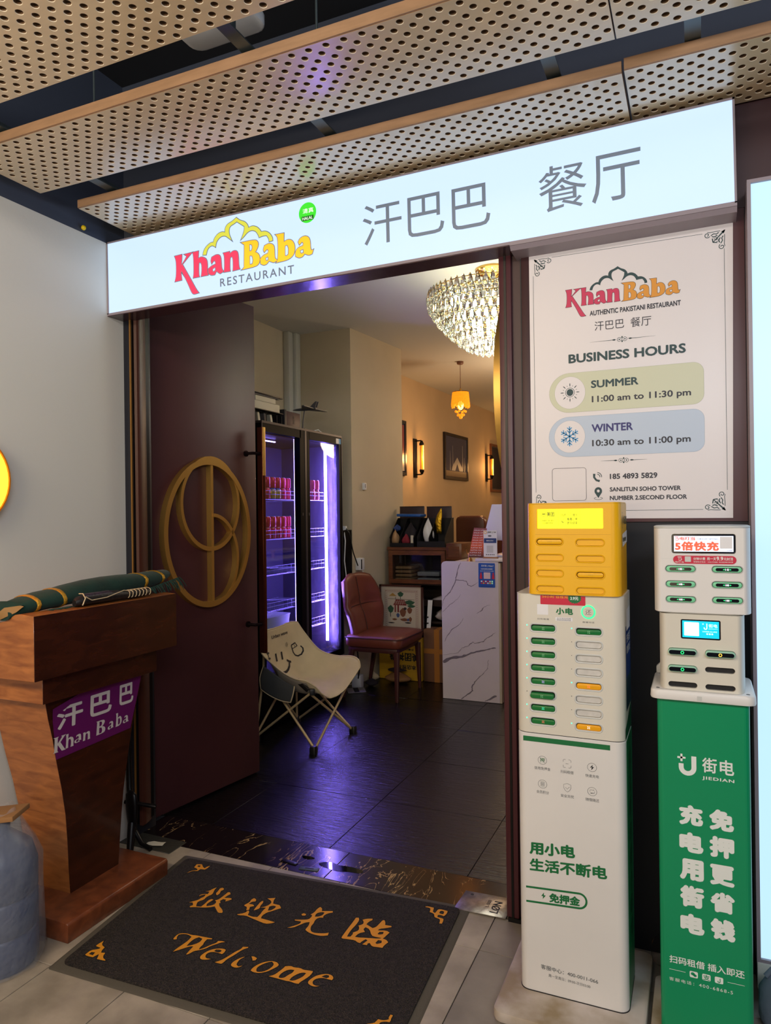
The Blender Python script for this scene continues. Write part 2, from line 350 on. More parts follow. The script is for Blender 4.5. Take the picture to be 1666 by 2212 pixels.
MAT_GLYPHS = [
 ('C1', [[(-1.69,2.0403),(-1.6817,2.0502),(-1.6689,2.0664),(-1.6678,2.0822),(-1.6625,2.0911),(-1.6668,2.1072),(-1.6759,2.1012),(-1.6827,2.0872),(-1.6849,2.0952),(-1.6778,2.1071),(-1.6619,2.1115),(-1.6663,2.1278),(-1.6823,2.1235),(-1.6703,2.133),(-1.6679,2.1478),(-1.6598,2.1628),(-1.6575,2.1452),(-1.6468,2.1222),(-1.6468,2.1132),(-1.6519,2.1021),(-1.6536,2.0903),(-1.6507,2.0761),(-1.6623,2.0582),(-1.6596,2.0464),(-1.6488,2.0295),(-1.6314,2.0346),(-1.6307,2.054),(-1.6338,2.0787),(-1.6286,2.0896),(-1.6189,2.0892),(-1.622,2.0705),(-1.6233,2.0549),(-1.6151,2.0443),(-1.5958,2.0608),(-1.5986,2.0802),(-1.6112,2.088),(-1.6035,2.0956),(-1.6013,2.1141),(-1.6011,2.132),(-1.6009,2.1502),(-1.5936,2.1532),(-1.5839,2.1436),(-1.5882,2.1329),(-1.59,2.1134),(-1.5674,2.1228),(-1.5587,2.1163),(-1.5658,2.1024),(-1.5726,2.0953),(-1.5769,2.1066),(-1.5891,2.105),(-1.5924,2.0914),(-1.5829,2.0824),(-1.5855,2.077),(-1.5723,2.0612),(-1.5546,2.0516),(-1.5388,2.0374),(-1.5386,2.0302),(-1.5512,2.0262),(-1.5668,2.0383),(-1.5874,2.0549),(-1.6008,2.043),(-1.6196,2.0331),(-1.6438,2.0265),(-1.6579,2.0207),(-1.6651,2.0164),(-1.67,2.0207),(-1.6641,2.0317),(-1.6768,2.0457)],[(-1.6375,2.126),(-1.6396,2.1434),(-1.6452,2.1618),(-1.6394,2.1688),(-1.6291,2.1661),(-1.626,2.1582),(-1.6312,2.1468),(-1.6229,2.1321),(-1.6255,2.1175)]]),
 ('C2', [[(-1.4954,2.1014),(-1.4877,2.126),(-1.493,2.1412),(-1.4886,2.154),(-1.4746,2.1488),(-1.4718,2.1369),(-1.4828,2.1302),(-1.4849,2.1143),(-1.4664,2.1176),(-1.4588,2.1102),(-1.4694,2.0994),(-1.4612,2.0819),(-1.469,2.0766),(-1.4785,2.0957),(-1.4899,2.0973)],[(-1.4452,2.0865),(-1.4496,2.1119),(-1.4535,2.1445),(-1.4476,2.1512),(-1.4407,2.139),(-1.4398,2.1201),(-1.4319,2.1065),(-1.4403,2.0906)],[(-1.4842,2.0437),(-1.465,2.0598),(-1.462,2.0775),(-1.4537,2.0747),(-1.4475,2.0548),(-1.4263,2.0515),(-1.4096,2.0564),(-1.4093,2.0747),(-1.4143,2.0972),(-1.4137,2.1174),(-1.4332,2.1111),(-1.4175,2.1251),(-1.4123,2.1486),(-1.4211,2.1622),(-1.4434,2.1705),(-1.4175,2.1847),(-1.4152,2.169),(-1.4051,2.1494),(-1.3898,2.1493),(-1.3776,2.1501),(-1.363,2.135),(-1.3728,2.1227),(-1.3853,2.103),(-1.394,2.0933),(-1.3992,2.0708),(-1.3937,2.055),(-1.374,2.0552),(-1.336,2.0533),(-1.3455,2.0416),(-1.3618,2.0329),(-1.3921,2.0379),(-1.4259,2.0437),(-1.4522,2.0488),(-1.4769,2.0406)],[(-1.3984,2.1046),(-1.407,2.1286),(-1.3982,2.1386),(-1.3858,2.1382),(-1.383,2.1268),(-1.3889,2.1085)]]),
 ('C3', [[(-1.2474,2.1401),(-1.2415,2.1564),(-1.2432,2.1791),(-1.2395,2.1949),(-1.2284,2.19),(-1.2211,2.1742),(-1.2054,2.1807),(-1.1863,2.1886),(-1.1811,2.1814),(-1.1959,2.1683),(-1.2021,2.1497),(-1.197,2.1404),(-1.2125,2.134),(-1.2163,2.1167),(-1.2105,2.0969),(-1.2111,2.0791),(-1.2003,2.0579),(-1.1869,2.0507),(-1.1659,2.0552),(-1.1467,2.0632),(-1.138,2.071),(-1.1338,2.056),(-1.1499,2.0452),(-1.1717,2.0423),(-1.1935,2.0438),(-1.2142,2.0521),(-1.2193,2.0564),(-1.2196,2.08),(-1.227,2.0998),(-1.2398,2.0914),(-1.2499,2.0718),(-1.2632,2.0489),(-1.2805,2.0417),(-1.2663,2.0585),(-1.2519,2.0797),(-1.256,2.0913),(-1.279,2.0885),(-1.2815,2.0928),(-1.2547,2.103),(-1.2382,2.1121),(-1.2367,2.1285),(-1.2397,2.1387)],[(-1.2273,2.1347),(-1.2323,2.1547),(-1.2186,2.1696),(-1.208,2.1693),(-1.2064,2.1525),(-1.2156,2.1395)],[(-1.2775,2.13),(-1.2729,2.1388),(-1.2618,2.1364),(-1.2609,2.1276),(-1.2709,2.1235)]]),
 ('C4', [[(-1.0873,2.0629),(-1.089,2.0913),(-1.0905,2.1248),(-1.0917,2.1638),(-1.0934,2.1833),(-1.0845,2.187),(-1.076,2.1748),(-1.0743,2.1446),(-1.0766,2.1177),(-1.0749,2.0888),(-1.0721,2.0742),(-1.062,2.0784),(-1.0605,2.0948),(-1.0646,2.1015),(-1.0517,2.1195),(-1.0586,2.1381),(-1.065,2.1441),(-1.0544,2.1572),(-1.0564,2.1696),(-1.067,2.1808),(-1.0554,2.1923),(-1.0379,2.1996),(-1.0344,2.192),(-1.0418,2.18),(-1.0436,2.1617),(-1.0276,2.1552),(-1.0148,2.1498),(-1.0066,2.1596),(-1.0041,2.1824),(-1.0029,2.2028),(-0.9972,2.2074),(-0.989,2.1975),(-0.9835,2.1822),(-0.9617,2.1848),(-0.9582,2.1797),(-0.9719,2.1676),(-0.9917,2.155),(-0.9933,2.1446),(-0.9664,2.1549),(-0.9521,2.1481),(-0.9555,2.1301),(-0.9571,2.117),(-0.9601,2.1096),(-0.9455,2.1075),(-0.9351,2.0977),(-0.9405,2.0795),(-0.9408,2.0636),(-0.9545,2.0618),(-0.9745,2.0574),(-0.9885,2.0715),(-0.9939,2.0672),(-0.992,2.0581),(-1.008,2.0554),(-1.0011,2.0816),(-1.0097,2.0849),(-1.0166,2.0679),(-1.0175,2.0594),(-1.0274,2.0593),(-1.0386,2.0668),(-1.062,2.0632),(-1.0826,2.0587)],[(-0.986,2.1257),(-0.9845,2.1389),(-0.9717,2.1442),(-0.9691,2.1327),(-0.9781,2.1248)],[(-0.9722,2.0791),(-0.9702,2.0964),(-0.9577,2.0976),(-0.9537,2.086),(-0.9655,2.0751)],[(-1.048,2.0834),(-1.0448,2.1055),(-1.0291,2.1204),(-1.0412,2.1324),(-1.0385,2.1455),(-1.021,2.1399),(-1.0012,2.1111),(-0.9881,2.1082),(-0.9644,2.1111),(-0.969,2.1047),(-1.013,2.0917),(-1.0348,2.0847)]]),
 ('W', [[(-1.5929,1.8437),(-1.5958,1.8526),(-1.5969,1.8693),(-1.5911,1.8793),(-1.5709,1.8863),(-1.551,1.8849),(-1.536,1.8894),(-1.51,1.8917),(-1.4762,1.8956),(-1.4741,1.8914),(-1.4888,1.8853),(-1.4875,1.8675),(-1.4823,1.8565),(-1.483,1.8431),(-1.4791,1.8303),(-1.469,1.8425),(-1.4584,1.8664),(-1.4479,1.8823),(-1.4502,1.8913),(-1.4382,1.8963),(-1.425,1.8968),(-1.4376,1.8866),(-1.4424,1.878),(-1.4546,1.8615),(-1.462,1.8422),(-1.4742,1.8291),(-1.4882,1.8185),(-1.4922,1.8041),(-1.4955,1.7959),(-1.5001,1.7946),(-1.5038,1.8184),(-1.5057,1.8369),(-1.5143,1.834),(-1.5236,1.823),(-1.5359,1.805),(-1.5481,1.7898),(-1.5484,1.8063),(-1.5441,1.8341),(-1.5419,1.8565),(-1.5451,1.8771),(-1.566,1.8831),(-1.5833,1.8784),(-1.5923,1.8695),(-1.5885,1.8557),(-1.5817,1.8484),(-1.5873,1.8427)],[(-1.5276,1.8301),(-1.5309,1.8544),(-1.5289,1.872),(-1.5205,1.8846),(-1.5048,1.8817),(-1.501,1.8658),(-1.5061,1.8522),(-1.5149,1.8403)]]),
 ('e1', [[(-1.4489,1.7973),(-1.4529,1.808),(-1.4507,1.8277),(-1.4423,1.8456),(-1.4257,1.8589),(-1.4079,1.8647),(-1.3975,1.8626),(-1.3936,1.8484),(-1.3958,1.8396),(-1.4052,1.8404),(-1.4244,1.8396),(-1.4373,1.8333),(-1.4418,1.822),(-1.4383,1.811),(-1.4289,1.8031),(-1.4122,1.8064),(-1.4243,1.7967),(-1.4384,1.7924)],[(-1.4289,1.8432),(-1.4273,1.8521),(-1.4149,1.8563),(-1.4068,1.8537),(-1.4066,1.8452),(-1.414,1.8405)]]),
 ('l', [[(-1.3917,1.7981),(-1.3829,1.8079),(-1.3758,1.8215),(-1.3697,1.8426),(-1.3636,1.8672),(-1.3555,1.8833),(-1.3566,1.8973),(-1.3397,1.9028),(-1.3379,1.8987),(-1.3471,1.8868),(-1.3519,1.8721),(-1.3565,1.8512),(-1.3658,1.8226),(-1.3655,1.8076),(-1.3677,1.7991),(-1.3792,1.7973)]]),
 ('c', [[(-1.3372,1.8042),(-1.3401,1.8177),(-1.3371,1.8322),(-1.3287,1.8492),(-1.3197,1.8571),(-1.3277,1.8395),(-1.3262,1.8252),(-1.3221,1.8129),(-1.3105,1.8088),(-1.3017,1.8174),(-1.3079,1.8035),(-1.322,1.7992)],[(-1.3025,1.866),(-1.2948,1.8692),(-1.2809,1.8649),(-1.2801,1.8543),(-1.2873,1.8497),(-1.2944,1.8584)]]),
 ('o', [[(-1.2655,1.8073),(-1.2669,1.8196),(-1.2618,1.8391),(-1.2512,1.8567),(-1.2335,1.87),(-1.2153,1.8731),(-1.2015,1.8657),(-1.1988,1.8566),(-1.2064,1.8405),(-1.2148,1.8228),(-1.2338,1.8064),(-1.2539,1.8036)],[(-1.2473,1.8106),(-1.2551,1.8239),(-1.2521,1.8396),(-1.2406,1.8591),(-1.2285,1.8685),(-1.2171,1.8621),(-1.2136,1.851),(-1.2171,1.8323),(-1.2269,1.8169),(-1.2402,1.8099)]]),
 ('m', [[(-1.1995,1.8054),(-1.1876,1.8173),(-1.1829,1.8347),(-1.1789,1.8534),(-1.1783,1.8652),(-1.1616,1.8736),(-1.1518,1.8705),(-1.1316,1.876),(-1.1174,1.8719),(-1.1005,1.8761),(-1.0876,1.8773),(-1.0855,1.8669),(-1.0871,1.8495),(-1.0929,1.8334),(-1.0987,1.8174),(-1.0986,1.8107),(-1.1083,1.808),(-1.1288,1.8102),(-1.1386,1.8075),(-1.1692,1.807)],[(-1.1708,1.8146),(-1.1722,1.8302),(-1.1667,1.8465),(-1.1577,1.8574),(-1.1428,1.8608),(-1.1415,1.8463),(-1.1484,1.8328),(-1.1524,1.8173),(-1.164,1.8111)],[(-1.1327,1.814),(-1.133,1.8298),(-1.124,1.8502),(-1.1127,1.8606),(-1.1027,1.8619),(-1.1025,1.8464),(-1.1098,1.8296),(-1.1205,1.8156)]]),
 ('e2', [[(-1.0762,1.8241),(-1.0779,1.8369),(-1.0714,1.8588),(-1.0597,1.872),(-1.043,1.8832),(-1.0261,1.8833),(-1.0154,1.8739),(-1.0152,1.8631),(-1.0277,1.862),(-1.0413,1.8626),(-1.0538,1.8579),(-1.0636,1.8484),(-1.0659,1.8365),(-1.0597,1.8256),(-1.0469,1.8222),(-1.0365,1.8268),(-1.0464,1.8179),(-1.0609,1.8171)],[(-1.052,1.8656),(-1.044,1.878),(-1.0334,1.8783),(-1.0296,1.8713),(-1.0344,1.8638)]]),
 ('oTR', [[(-0.8977,2.3393),(-0.8893,2.3436),(-0.8791,2.3432),(-0.8676,2.3434),(-0.8638,2.3283),(-0.8626,2.3184),(-0.8527,2.3136),(-0.8515,2.3215),(-0.8509,2.3382),(-0.843,2.3437),(-0.8287,2.3428),(-0.8162,2.342),(-0.8139,2.3281),(-0.8156,2.3142),(-0.8188,2.3071),(-0.8269,2.3095),(-0.837,2.3083),(-0.8396,2.3043),(-0.8367,2.2938),(-0.8276,2.2932),(-0.8186,2.2927),(-0.8131,2.2906),(-0.8104,2.276),(-0.8096,2.2623),(-0.8183,2.2601),(-0.8212,2.2773),(-0.8257,2.2854),(-0.8377,2.2876),(-0.8466,2.2898),(-0.8525,2.3063),(-0.8624,2.311),(-0.8717,2.3117),(-0.875,2.3297),(-0.8801,2.3367),(-0.8882,2.3364),(-0.8955,2.3357)],[(-0.8391,2.3192),(-0.8406,2.3301),(-0.8346,2.3364),(-0.8256,2.3334),(-0.8236,2.3185),(-0.8298,2.3157)]]),
 ('oBL', [[(-1.7965,1.6705),(-1.7976,1.6949),(-1.78,1.7072),(-1.7774,1.7158),(-1.7994,1.7168),(-1.8014,1.7262),(-1.7974,1.7486),(-1.7875,1.7294),(-1.7672,1.7226),(-1.764,1.7064),(-1.7564,1.6971),(-1.7445,1.702),(-1.7349,1.6815),(-1.7138,1.6735),(-1.716,1.6702),(-1.7449,1.6677),(-1.7497,1.6778),(-1.7576,1.6892),(-1.7611,1.6779),(-1.7636,1.6696),(-1.7872,1.6671)],[(-1.7873,1.6768),(-1.7882,1.6878),(-1.7755,1.6911),(-1.7714,1.6771)]]),
 ('oTL', [[(-1.8339,2.2028),(-1.8316,2.2237),(-1.8103,2.2399),(-1.8187,2.2477),(-1.8369,2.2516),(-1.8432,2.2757),(-1.8235,2.2838),(-1.8065,2.2678),(-1.7933,2.2619),(-1.7924,2.2774),(-1.7849,2.2843),(-1.7835,2.2659),(-1.7866,2.2534),(-1.805,2.2496),(-1.8058,2.2343),(-1.8252,2.2263)],[(-1.8294,2.2622),(-1.8311,2.2715),(-1.8196,2.2723),(-1.8182,2.2607)]]),
 ('oBR', [[(-0.8422,1.7399),(-0.8249,1.7504),(-0.8231,1.7592),(-0.8213,1.768),(-0.8076,1.7689),(-0.7984,1.7743),(-0.7937,1.7795),(-0.7973,1.7837),(-0.797,1.7978),(-0.7895,1.7968),(-0.7894,1.783),(-0.7875,1.7773),(-0.788,1.7691),(-0.799,1.7677),(-0.8108,1.7603),(-0.8117,1.7519),(-0.8112,1.7356),(-0.8259,1.7325),(-0.8348,1.7367)]]),
]
LOGO = [
 ('K', [[(0.3653,0.1877),(0.4017,0.1889),(0.4002,0.1627),(0.3957,0.1442),(0.414,0.1604),(0.4265,0.1787),(0.4145,0.1871),(0.4531,0.1886),(0.4344,0.174),(0.4032,0.1485),(0.4229,0.1164),(0.4486,0.0742),(0.47,0.0371),(0.4818,0.0227),(0.4583,0.0199),(0.4479,0.0277),(0.4275,0.0732),(0.3975,0.1256),(0.3952,0.1123),(0.3985,0.0862),(0.3647,0.085),(0.3726,0.1073),(0.3736,0.1671)]]),
 ('h', [[(0.4557,0.1882),(0.485,0.1887),(0.4824,0.1584),(0.4944,0.1631),(0.5074,0.1605),(0.5227,0.1508),(0.5276,0.1333),(0.526,0.1),(0.5294,0.0861),(0.4958,0.0859),(0.4997,0.1042),(0.5002,0.1314),(0.4946,0.142),(0.4874,0.1432),(0.4841,0.1362),(0.4835,0.0941),(0.4865,0.0861),(0.4567,0.0857),(0.4607,0.1062),(0.4607,0.1738)]]),
 ('a', [[(0.5441,0.1389),(0.5484,0.1528),(0.5689,0.1598),(0.584,0.1572),(0.593,0.1453),(0.5944,0.1057),(0.5972,0.0969),(0.6032,0.0885),(0.5879,0.0827),(0.5769,0.0894),(0.5704,0.0963),(0.5616,0.0827),(0.5447,0.0824),(0.532,0.0915),(0.5313,0.1096),(0.5478,0.1195),(0.5668,0.1227),(0.5669,0.133),(0.5609,0.1394),(0.5532,0.1341),(0.548,0.1278)],[(0.5517,0.1063),(0.5656,0.112),(0.5664,0.0986),(0.5556,0.0936),(0.5516,0.098)]]),
 ('n', [[(0.6043,0.16),(0.6343,0.1611),(0.6342,0.152),(0.6493,0.1606),(0.6641,0.1601),(0.6748,0.1493),(0.6755,0.0967),(0.6802,0.0857),(0.6481,0.0838),(0.6503,0.0967),(0.6498,0.1338),(0.645,0.1403),(0.638,0.139),(0.6349,0.1321),(0.6333,0.0953),(0.6351,0.0847),(0.6056,0.0852),(0.6094,0.0991),(0.6101,0.1487)]]),
 ('B', [[(0.6892,0.1865),(0.7524,0.1867),(0.7657,0.1771),(0.7679,0.1626),(0.759,0.1459),(0.7516,0.139),(0.7669,0.1312),(0.7743,0.113),(0.7702,0.0934),(0.7556,0.0837),(0.69,0.0812),(0.7004,0.0886),(0.7037,0.1758)],[(0.727,0.1729),(0.7376,0.1699),(0.7413,0.1591),(0.7358,0.147),(0.7276,0.146)],[(0.7273,0.129),(0.7384,0.1271),(0.7435,0.11),(0.7389,0.0953),(0.7268,0.0949)]]),
 ('a2', [[(0.789,0.1407),(0.795,0.1558),(0.814,0.1617),(0.8328,0.1552),(0.8397,0.142),(0.8391,0.1061),(0.8423,0.0976),(0.8516,0.0913),(0.8365,0.085),(0.8248,0.0897),(0.814,0.0951),(0.8034,0.084),(0.7891,0.0823),(0.7759,0.0905),(0.7752,0.1088),(0.7897,0.1205),(0.8097,0.1243),(0.8136,0.1345),(0.8071,0.1417),(0.7995,0.1369),(0.7937,0.1319)],[(0.7981,0.1082),(0.8109,0.1121),(0.8117,0.0987),(0.8012,0.0964)]]),
 ('b', [[(0.8451,0.1891),(0.8823,0.1883),(0.8809,0.1548),(0.8981,0.1617),(0.9164,0.1564),(0.9276,0.1387),(0.9286,0.1148),(0.9201,0.0965),(0.897,0.0845),(0.8458,0.083),(0.8544,0.0916),(0.8566,0.177)],[(0.8858,0.1392),(0.896,0.1414),(0.9022,0.1273),(0.8996,0.1047),(0.8907,0.1003),(0.8852,0.1032)]]),
 ('a3', [[(0.9437,0.1437),(0.9507,0.1563),(0.9711,0.1624),(0.9868,0.1557),(0.9942,0.1427),(0.9951,0.1112),(0.9994,0.1027),(1.007,0.1053),(1.0015,0.0906),(0.988,0.087),(0.9701,0.0959),(0.9609,0.0857),(0.945,0.0844),(0.9315,0.0926),(0.9304,0.1106),(0.9433,0.1233),(0.9638,0.1265),(0.9662,0.1358),(0.96,0.1424),(0.9526,0.1363),(0.948,0.1331)],[(0.95,0.1104),(0.965,0.1137),(0.9661,0.1005),(0.9543,0.0986)]]),
 ('arch', [[(0.5059,0.1696),(0.5103,0.1865),(0.5235,0.201),(0.5442,0.212),(0.558,0.2108),(0.5623,0.2255),(0.5803,0.241),(0.6006,0.2448),(0.6146,0.2397),(0.6148,0.2554),(0.626,0.2699),(0.6486,0.2759),(0.6686,0.2874),(0.6856,0.2731),(0.7075,0.2649),(0.7204,0.2502),(0.7241,0.2373),(0.7412,0.2423),(0.7627,0.2343),(0.7769,0.2195),(0.7806,0.212),(0.8006,0.2112),(0.8194,0.1997),(0.8309,0.1816),(0.8316,0.1695),(0.8165,0.1681),(0.8153,0.1804),(0.8051,0.1943),(0.7884,0.1953),(0.7717,0.1922),(0.768,0.203),(0.7577,0.219),(0.7385,0.2266),(0.719,0.222),(0.7017,0.2068),(0.6894,0.1996),(0.6969,0.2137),(0.7045,0.2307),(0.7057,0.2468),(0.6903,0.2579),(0.6708,0.2718),(0.6583,0.2659),(0.6409,0.2609),(0.6332,0.25),(0.6329,0.2314),(0.6401,0.2137),(0.645,0.2033),(0.6302,0.2154),(0.6154,0.2272),(0.5952,0.2279),(0.5799,0.2182),(0.5706,0.2053),(0.5678,0.1903),(0.5542,0.1998),(0.5388,0.1975),(0.5273,0.1856),(0.5219,0.1677)]]),
]
# ================================================================ THE SETTING
XL = -2.297            # face of the left corridor wall
mat('wall_paint', (222, 222, 216), 0.5, bump=(60, 0.05), spec=0.35)
mat('navy_paint', (62, 70, 88), 0.6, bump=(40, 0.05))
mat('dark_ceiling', (20, 24, 33), 0.8)
mat('wine_laminate', (78, 38, 44), 0.38, bump=(30, 0.03))
mat('wine_dark', (58, 30, 34), 0.45)
mat('black_panel', (22, 23, 30), 0.55)
mat('dark_navy_metal', (34, 36, 46), 0.4, metal=0.3)
mat('gold_strip', (176, 128, 66), 0.35, metal=0.7)
mat('black_metal', (16, 16, 18), 0.35, metal=0.4)
mat('brown_jamb', (72, 36, 26), 0.38)
mat('plaster_beige', (202, 188, 160), 0.75, noise=(2.5, 0.08), bump=(18, 0.10))
mat('plaster_far', (204, 176, 138), 0.7, noise=(2.0, 0.10), bump=(14, 0.12))
mat('ceiling_white', (206, 204, 196), 0.8)
mat('floor_grout', (38, 34, 30), 0.9)
mat('tile_beige', (176, 164, 148), 0.5, noise=(7, 0.20), bump=(90, 0.05), c2=(142, 132, 118), detail=8)
mat('tile_grey', (148, 139, 128), 0.5, noise=(5, 0.22), bump=(90, 0.05), c2=(118, 110, 100), detail=8)
mat('tile_dark', (58, 58, 52), 0.45, noise=(9, 0.25), bump=(60, 0.1))
mat('slate_grout', (46, 46, 50), 0.8)

def slate_material():
    m = mat('slate', (8, 8, 11), 0.27, spec=0.55)
    nt = m.node_tree; b = nt.nodes['Principled BSDF']
    tc = nt.nodes.new('ShaderNodeTexCoord')
    def n(scale, st, det):
        mp = nt.nodes.new('ShaderNodeMapping'); mp.inputs['Scale'].default_value = st; mp.inputs['Rotation'].default_value = (0, 0, 0.12)
        nt.links.new(tc.outputs['Object'], mp.inputs['Vector'])
        x = nt.nodes.new('ShaderNodeTexNoise'); x.inputs['Scale'].default_value = scale; x.inputs['Detail'].default_value = det
        x.inputs['Distortion'].default_value = 0.7
        nt.links.new(mp.outputs[0], x.inputs['Vector']); return x
    a = n(9, (1, 7, 1), 6); c = n(70, (1, 1.6, 1), 3)
    ad = nt.nodes.new('ShaderNodeMath'); ad.operation = 'MULTIPLY_ADD'; ad.inputs[1].default_value = 0.30
    nt.links.new(c.outputs['Fac'], ad.inputs[0]); nt.links.new(a.outputs['Fac'], ad.inputs[2])
    bp = nt.nodes.new('ShaderNodeBump'); bp.inputs['Strength'].default_value = 0.55; bp.inputs['Distance'].default_value = 0.006
    nt.links.new(ad.outputs[0], bp.inputs['Height']); nt.links.new(bp.outputs['Normal'], b.inputs['Normal'])
    return m
slate_material()
veins(mat('threshold_marble', (20, 15, 18), 0.16), (20, 15, 18), (170, 140, 96), 6, 0.012, 2.2, (1.6, 0.5, 1))

# --- corridor floor: tiles 0.30 x 0.59 on a grout bed
fl = S('floor', MB().box(-2.30, 1.6, -3.0, 2.42, -0.05, -0.003), MATS['floor_grout'])
xj = [-2.297] + [-1.867 + 0.302*k for k in range(-1, 12)]
yj = [2.395, 2.19, 1.602, 1.014, 0.426, -0.162, -0.75]
for j in range(len(yj)-1):
    for i in range(len(xj)-1):
        x0, x1, y0, y1 = xj[i], xj[i+1], yj[j+1], yj[j]
        g = 0.0013
        m = MATS['tile_grey'] if (j < 2 and x0 > -0.7) else MATS['tile_beige']
        P('floor_tile', MB().ext([(x0+g, y0+g), (x1-g, y0+g), (x1-g, y1-g), (x0+g, y1-g)], 'z', -0.010, 0.0), m, fl, bevel=0.0008, seg=1)
P('floor_tile', MB().box(-2.292, -2.02, 2.32, 2.43, -0.006, 0.0025), MATS['tile_dark'], fl, bevel=0.001, seg=1)

# --- door threshold: two slabs of dark veined marble
th = S('trim_1', MB().box(-2.297, -0.6, 2.39, 2.615, -0.05, -0.004), MATS['slate_grout'])
for x0, x1 in ((-2.29, -1.335), (-1.332, -0.61)):
    P('marble_slab', MB().box(x0, x1, 2.392, 2.612, -0.02, 0.0015), MATS['threshold_marble'], th, bevel=0.001, seg=1)

# --- dining room floor: slate tiles 0.60 x 0.60
sf = S('floor_slate', MB().box(-3.2, 1.2, 2.612, 12.0, -0.05, -0.004), MATS['slate_grout'])
xs = [-3.2] + [-2.63 + 0.6*k for k in range(0, 6)]; ys = [2.614, 3.145, 3.745, 4.345, 4.945, 5.545, 6.145, 6.745, 7.345]
for i in range(len(xs)-1):
    for j in range(len(ys)-1):
        g = 0.0012
        P('slate_tile', MB().box(xs[i]+g, xs[i+1]-g, ys[j]+g, ys[j+1]-g, -0.015, random.uniform(-0.0006, 0.0006)), MATS['slate'], sf, bevel=0.0008, seg=1)

# --- left corridor wall (white paint below, navy above)
S('wall_left', MB().box(XL-0.12, XL, -3.0, 2.395, 0.0, 2.562), MATS['wall_paint'])
S('wall_upper', MB().box(XL-0.12, XL+0.001, -3.0, 2.52, 2.562, 3.30), MATS['navy_paint'])
# --- shop front: header and wine coloured cladding right of the doorway
S('wall_front', MB().box(XL, 1.6, 2.40, 2.52, 2.53, 3.30), MATS['navy_paint'])
wr = S('wall_right', MB().box(-0.545, 1.6, 2.392, 2.52, 0.0, 2.53), MATS['black_panel'])
P('cladding_panel', MB().box(-0.540, 0.134, 2.386, 2.3925, 1.36, 2.30), MATS['wine_laminate'], wr)
P('cladding_panel', MB().box(0.05, 1.6, 2.384, 2.3925, 2.30, 2.70), MATS['wine_dark'], wr)
P('cladding_panel', MB().box(-0.540, -0.512, 2.384, 2.3925, 0.0, 2.28), MATS['wine_dark'], wr, bevel=0.002)
# right door jamb
rj = S('trim_2', MB().box(-0.618, -0.575, 2.385, 2.53, 0.012, 2.53), MATS['wine_laminate'], bevel=0.004)
P('jamb_strip', MB().box(-0.575, -0.545, 2.40, 2.52, 0.012, 2.53), MATS['wine_dark'], rj)
P('jamb_strip', MB().box(-0.600, -0.592, 2.382, 2.392, 0.012, 2.53), MATS['black_metal'], rj)
P('shoe', MB().box(-0.612, -0.545, 2.38, 2.52, 0.0, 0.014), MATS['black_metal'], rj)
# left door frame: navy metal, gilt strip, black gap, brown cove
S('trim_3', MB().box(-2.297, -2.262, 2.388, 2.515, 0.0, 2.53), MATS['dark_navy_metal'], bevel=0.002)
S('trim_4', MB().box(-2.262, -2.246, 2.384, 2.485, 0.06, 2.53), MATS['black_metal'])
S('trim_5', MB().box(-2.256, -2.249, 2.379, 2.39, 0.06, 2.53), MATS['gold_strip'])
cove = [(-2.246, 2.396), (-2.234, 2.400), (-2.231, 2.408), (-2.233, 2.425), (-2.238, 2.445), (-2.245, 2.465), (-2.254, 2.480), (-2.262, 2.487), (-2.262, 2.44), (-2.246, 2.43)]
S('trim_6', MB().ext(cove, 'z', 0.05, 2.53), MATS['brown_jamb'], smooth=35)
# corridor ceiling slab, high and dark
S('ceiling', MB().box(XL-0.12, 3.0, -3.2, 2.52, 3.28, 3.36), MATS['dark_ceiling'])

# --- dining room shell
XC, XW, XF, ZC = -2.53, -3.12, -3.0, 2.90
S('ceiling_dining', MB().box(-3.3, 1.3, 2.52, 12.2, ZC, ZC+0.06), MATS['ceiling_white'])
S('wall_dining_left', MB().box(XW-0.1, XW, 2.52, 5.25, 0, ZC), MATS['plaster_beige'])
S('wall_column', MB().ext([(XW, 5.17), (XC-0.045, 5.17), (XC+0.035, 6.06), (XW, 6.06)], 'z', 0, ZC), MATS['plaster_beige'])
S('wall_far_left', MB().ext([(-3.12, 6.05), (-3.0, 6.05), (-2.80, 12.0), (-3.12, 12.0)], 'z', 0, ZC), MATS['plaster_far'])
S('wall_back', MB().box(-3.2, 1.3, 12.0, 12.1, 0, ZC), MATS['plaster_far'])
S('wall_dining_right', MB().box(1.2, 1.3, 2.52, 12.0, 0, ZC), MATS['plaster_far'])
S('wall_inner', MB().box(-0.545, 1.2, 2.525, 2.56, 0, ZC), MATS['plaster_beige'])
S('wall_inner_head', MB().box(XW, 1.2, 2.525, 2.56, 2.54, ZC), MATS['plaster_beige'])
S('wall_inner_left', MB().box(XW, XL-0.01, 2.525, 2.56, 0, 2.54), MATS['plaster_beige'])
# pipe casings in the corner beside the column
mat('pipe_white', (196, 196, 186), 0.5)
S('trim_7', MB().box(XW, XW+0.06, 5.02, 5.09, 1.6, ZC), MATS['pipe_white'], bevel=0.012)
S('trim_8', MB().box(XW, XW+0.085, 5.095, 5.168, 1.6, ZC), MATS['pipe_white'], bevel=0.012)
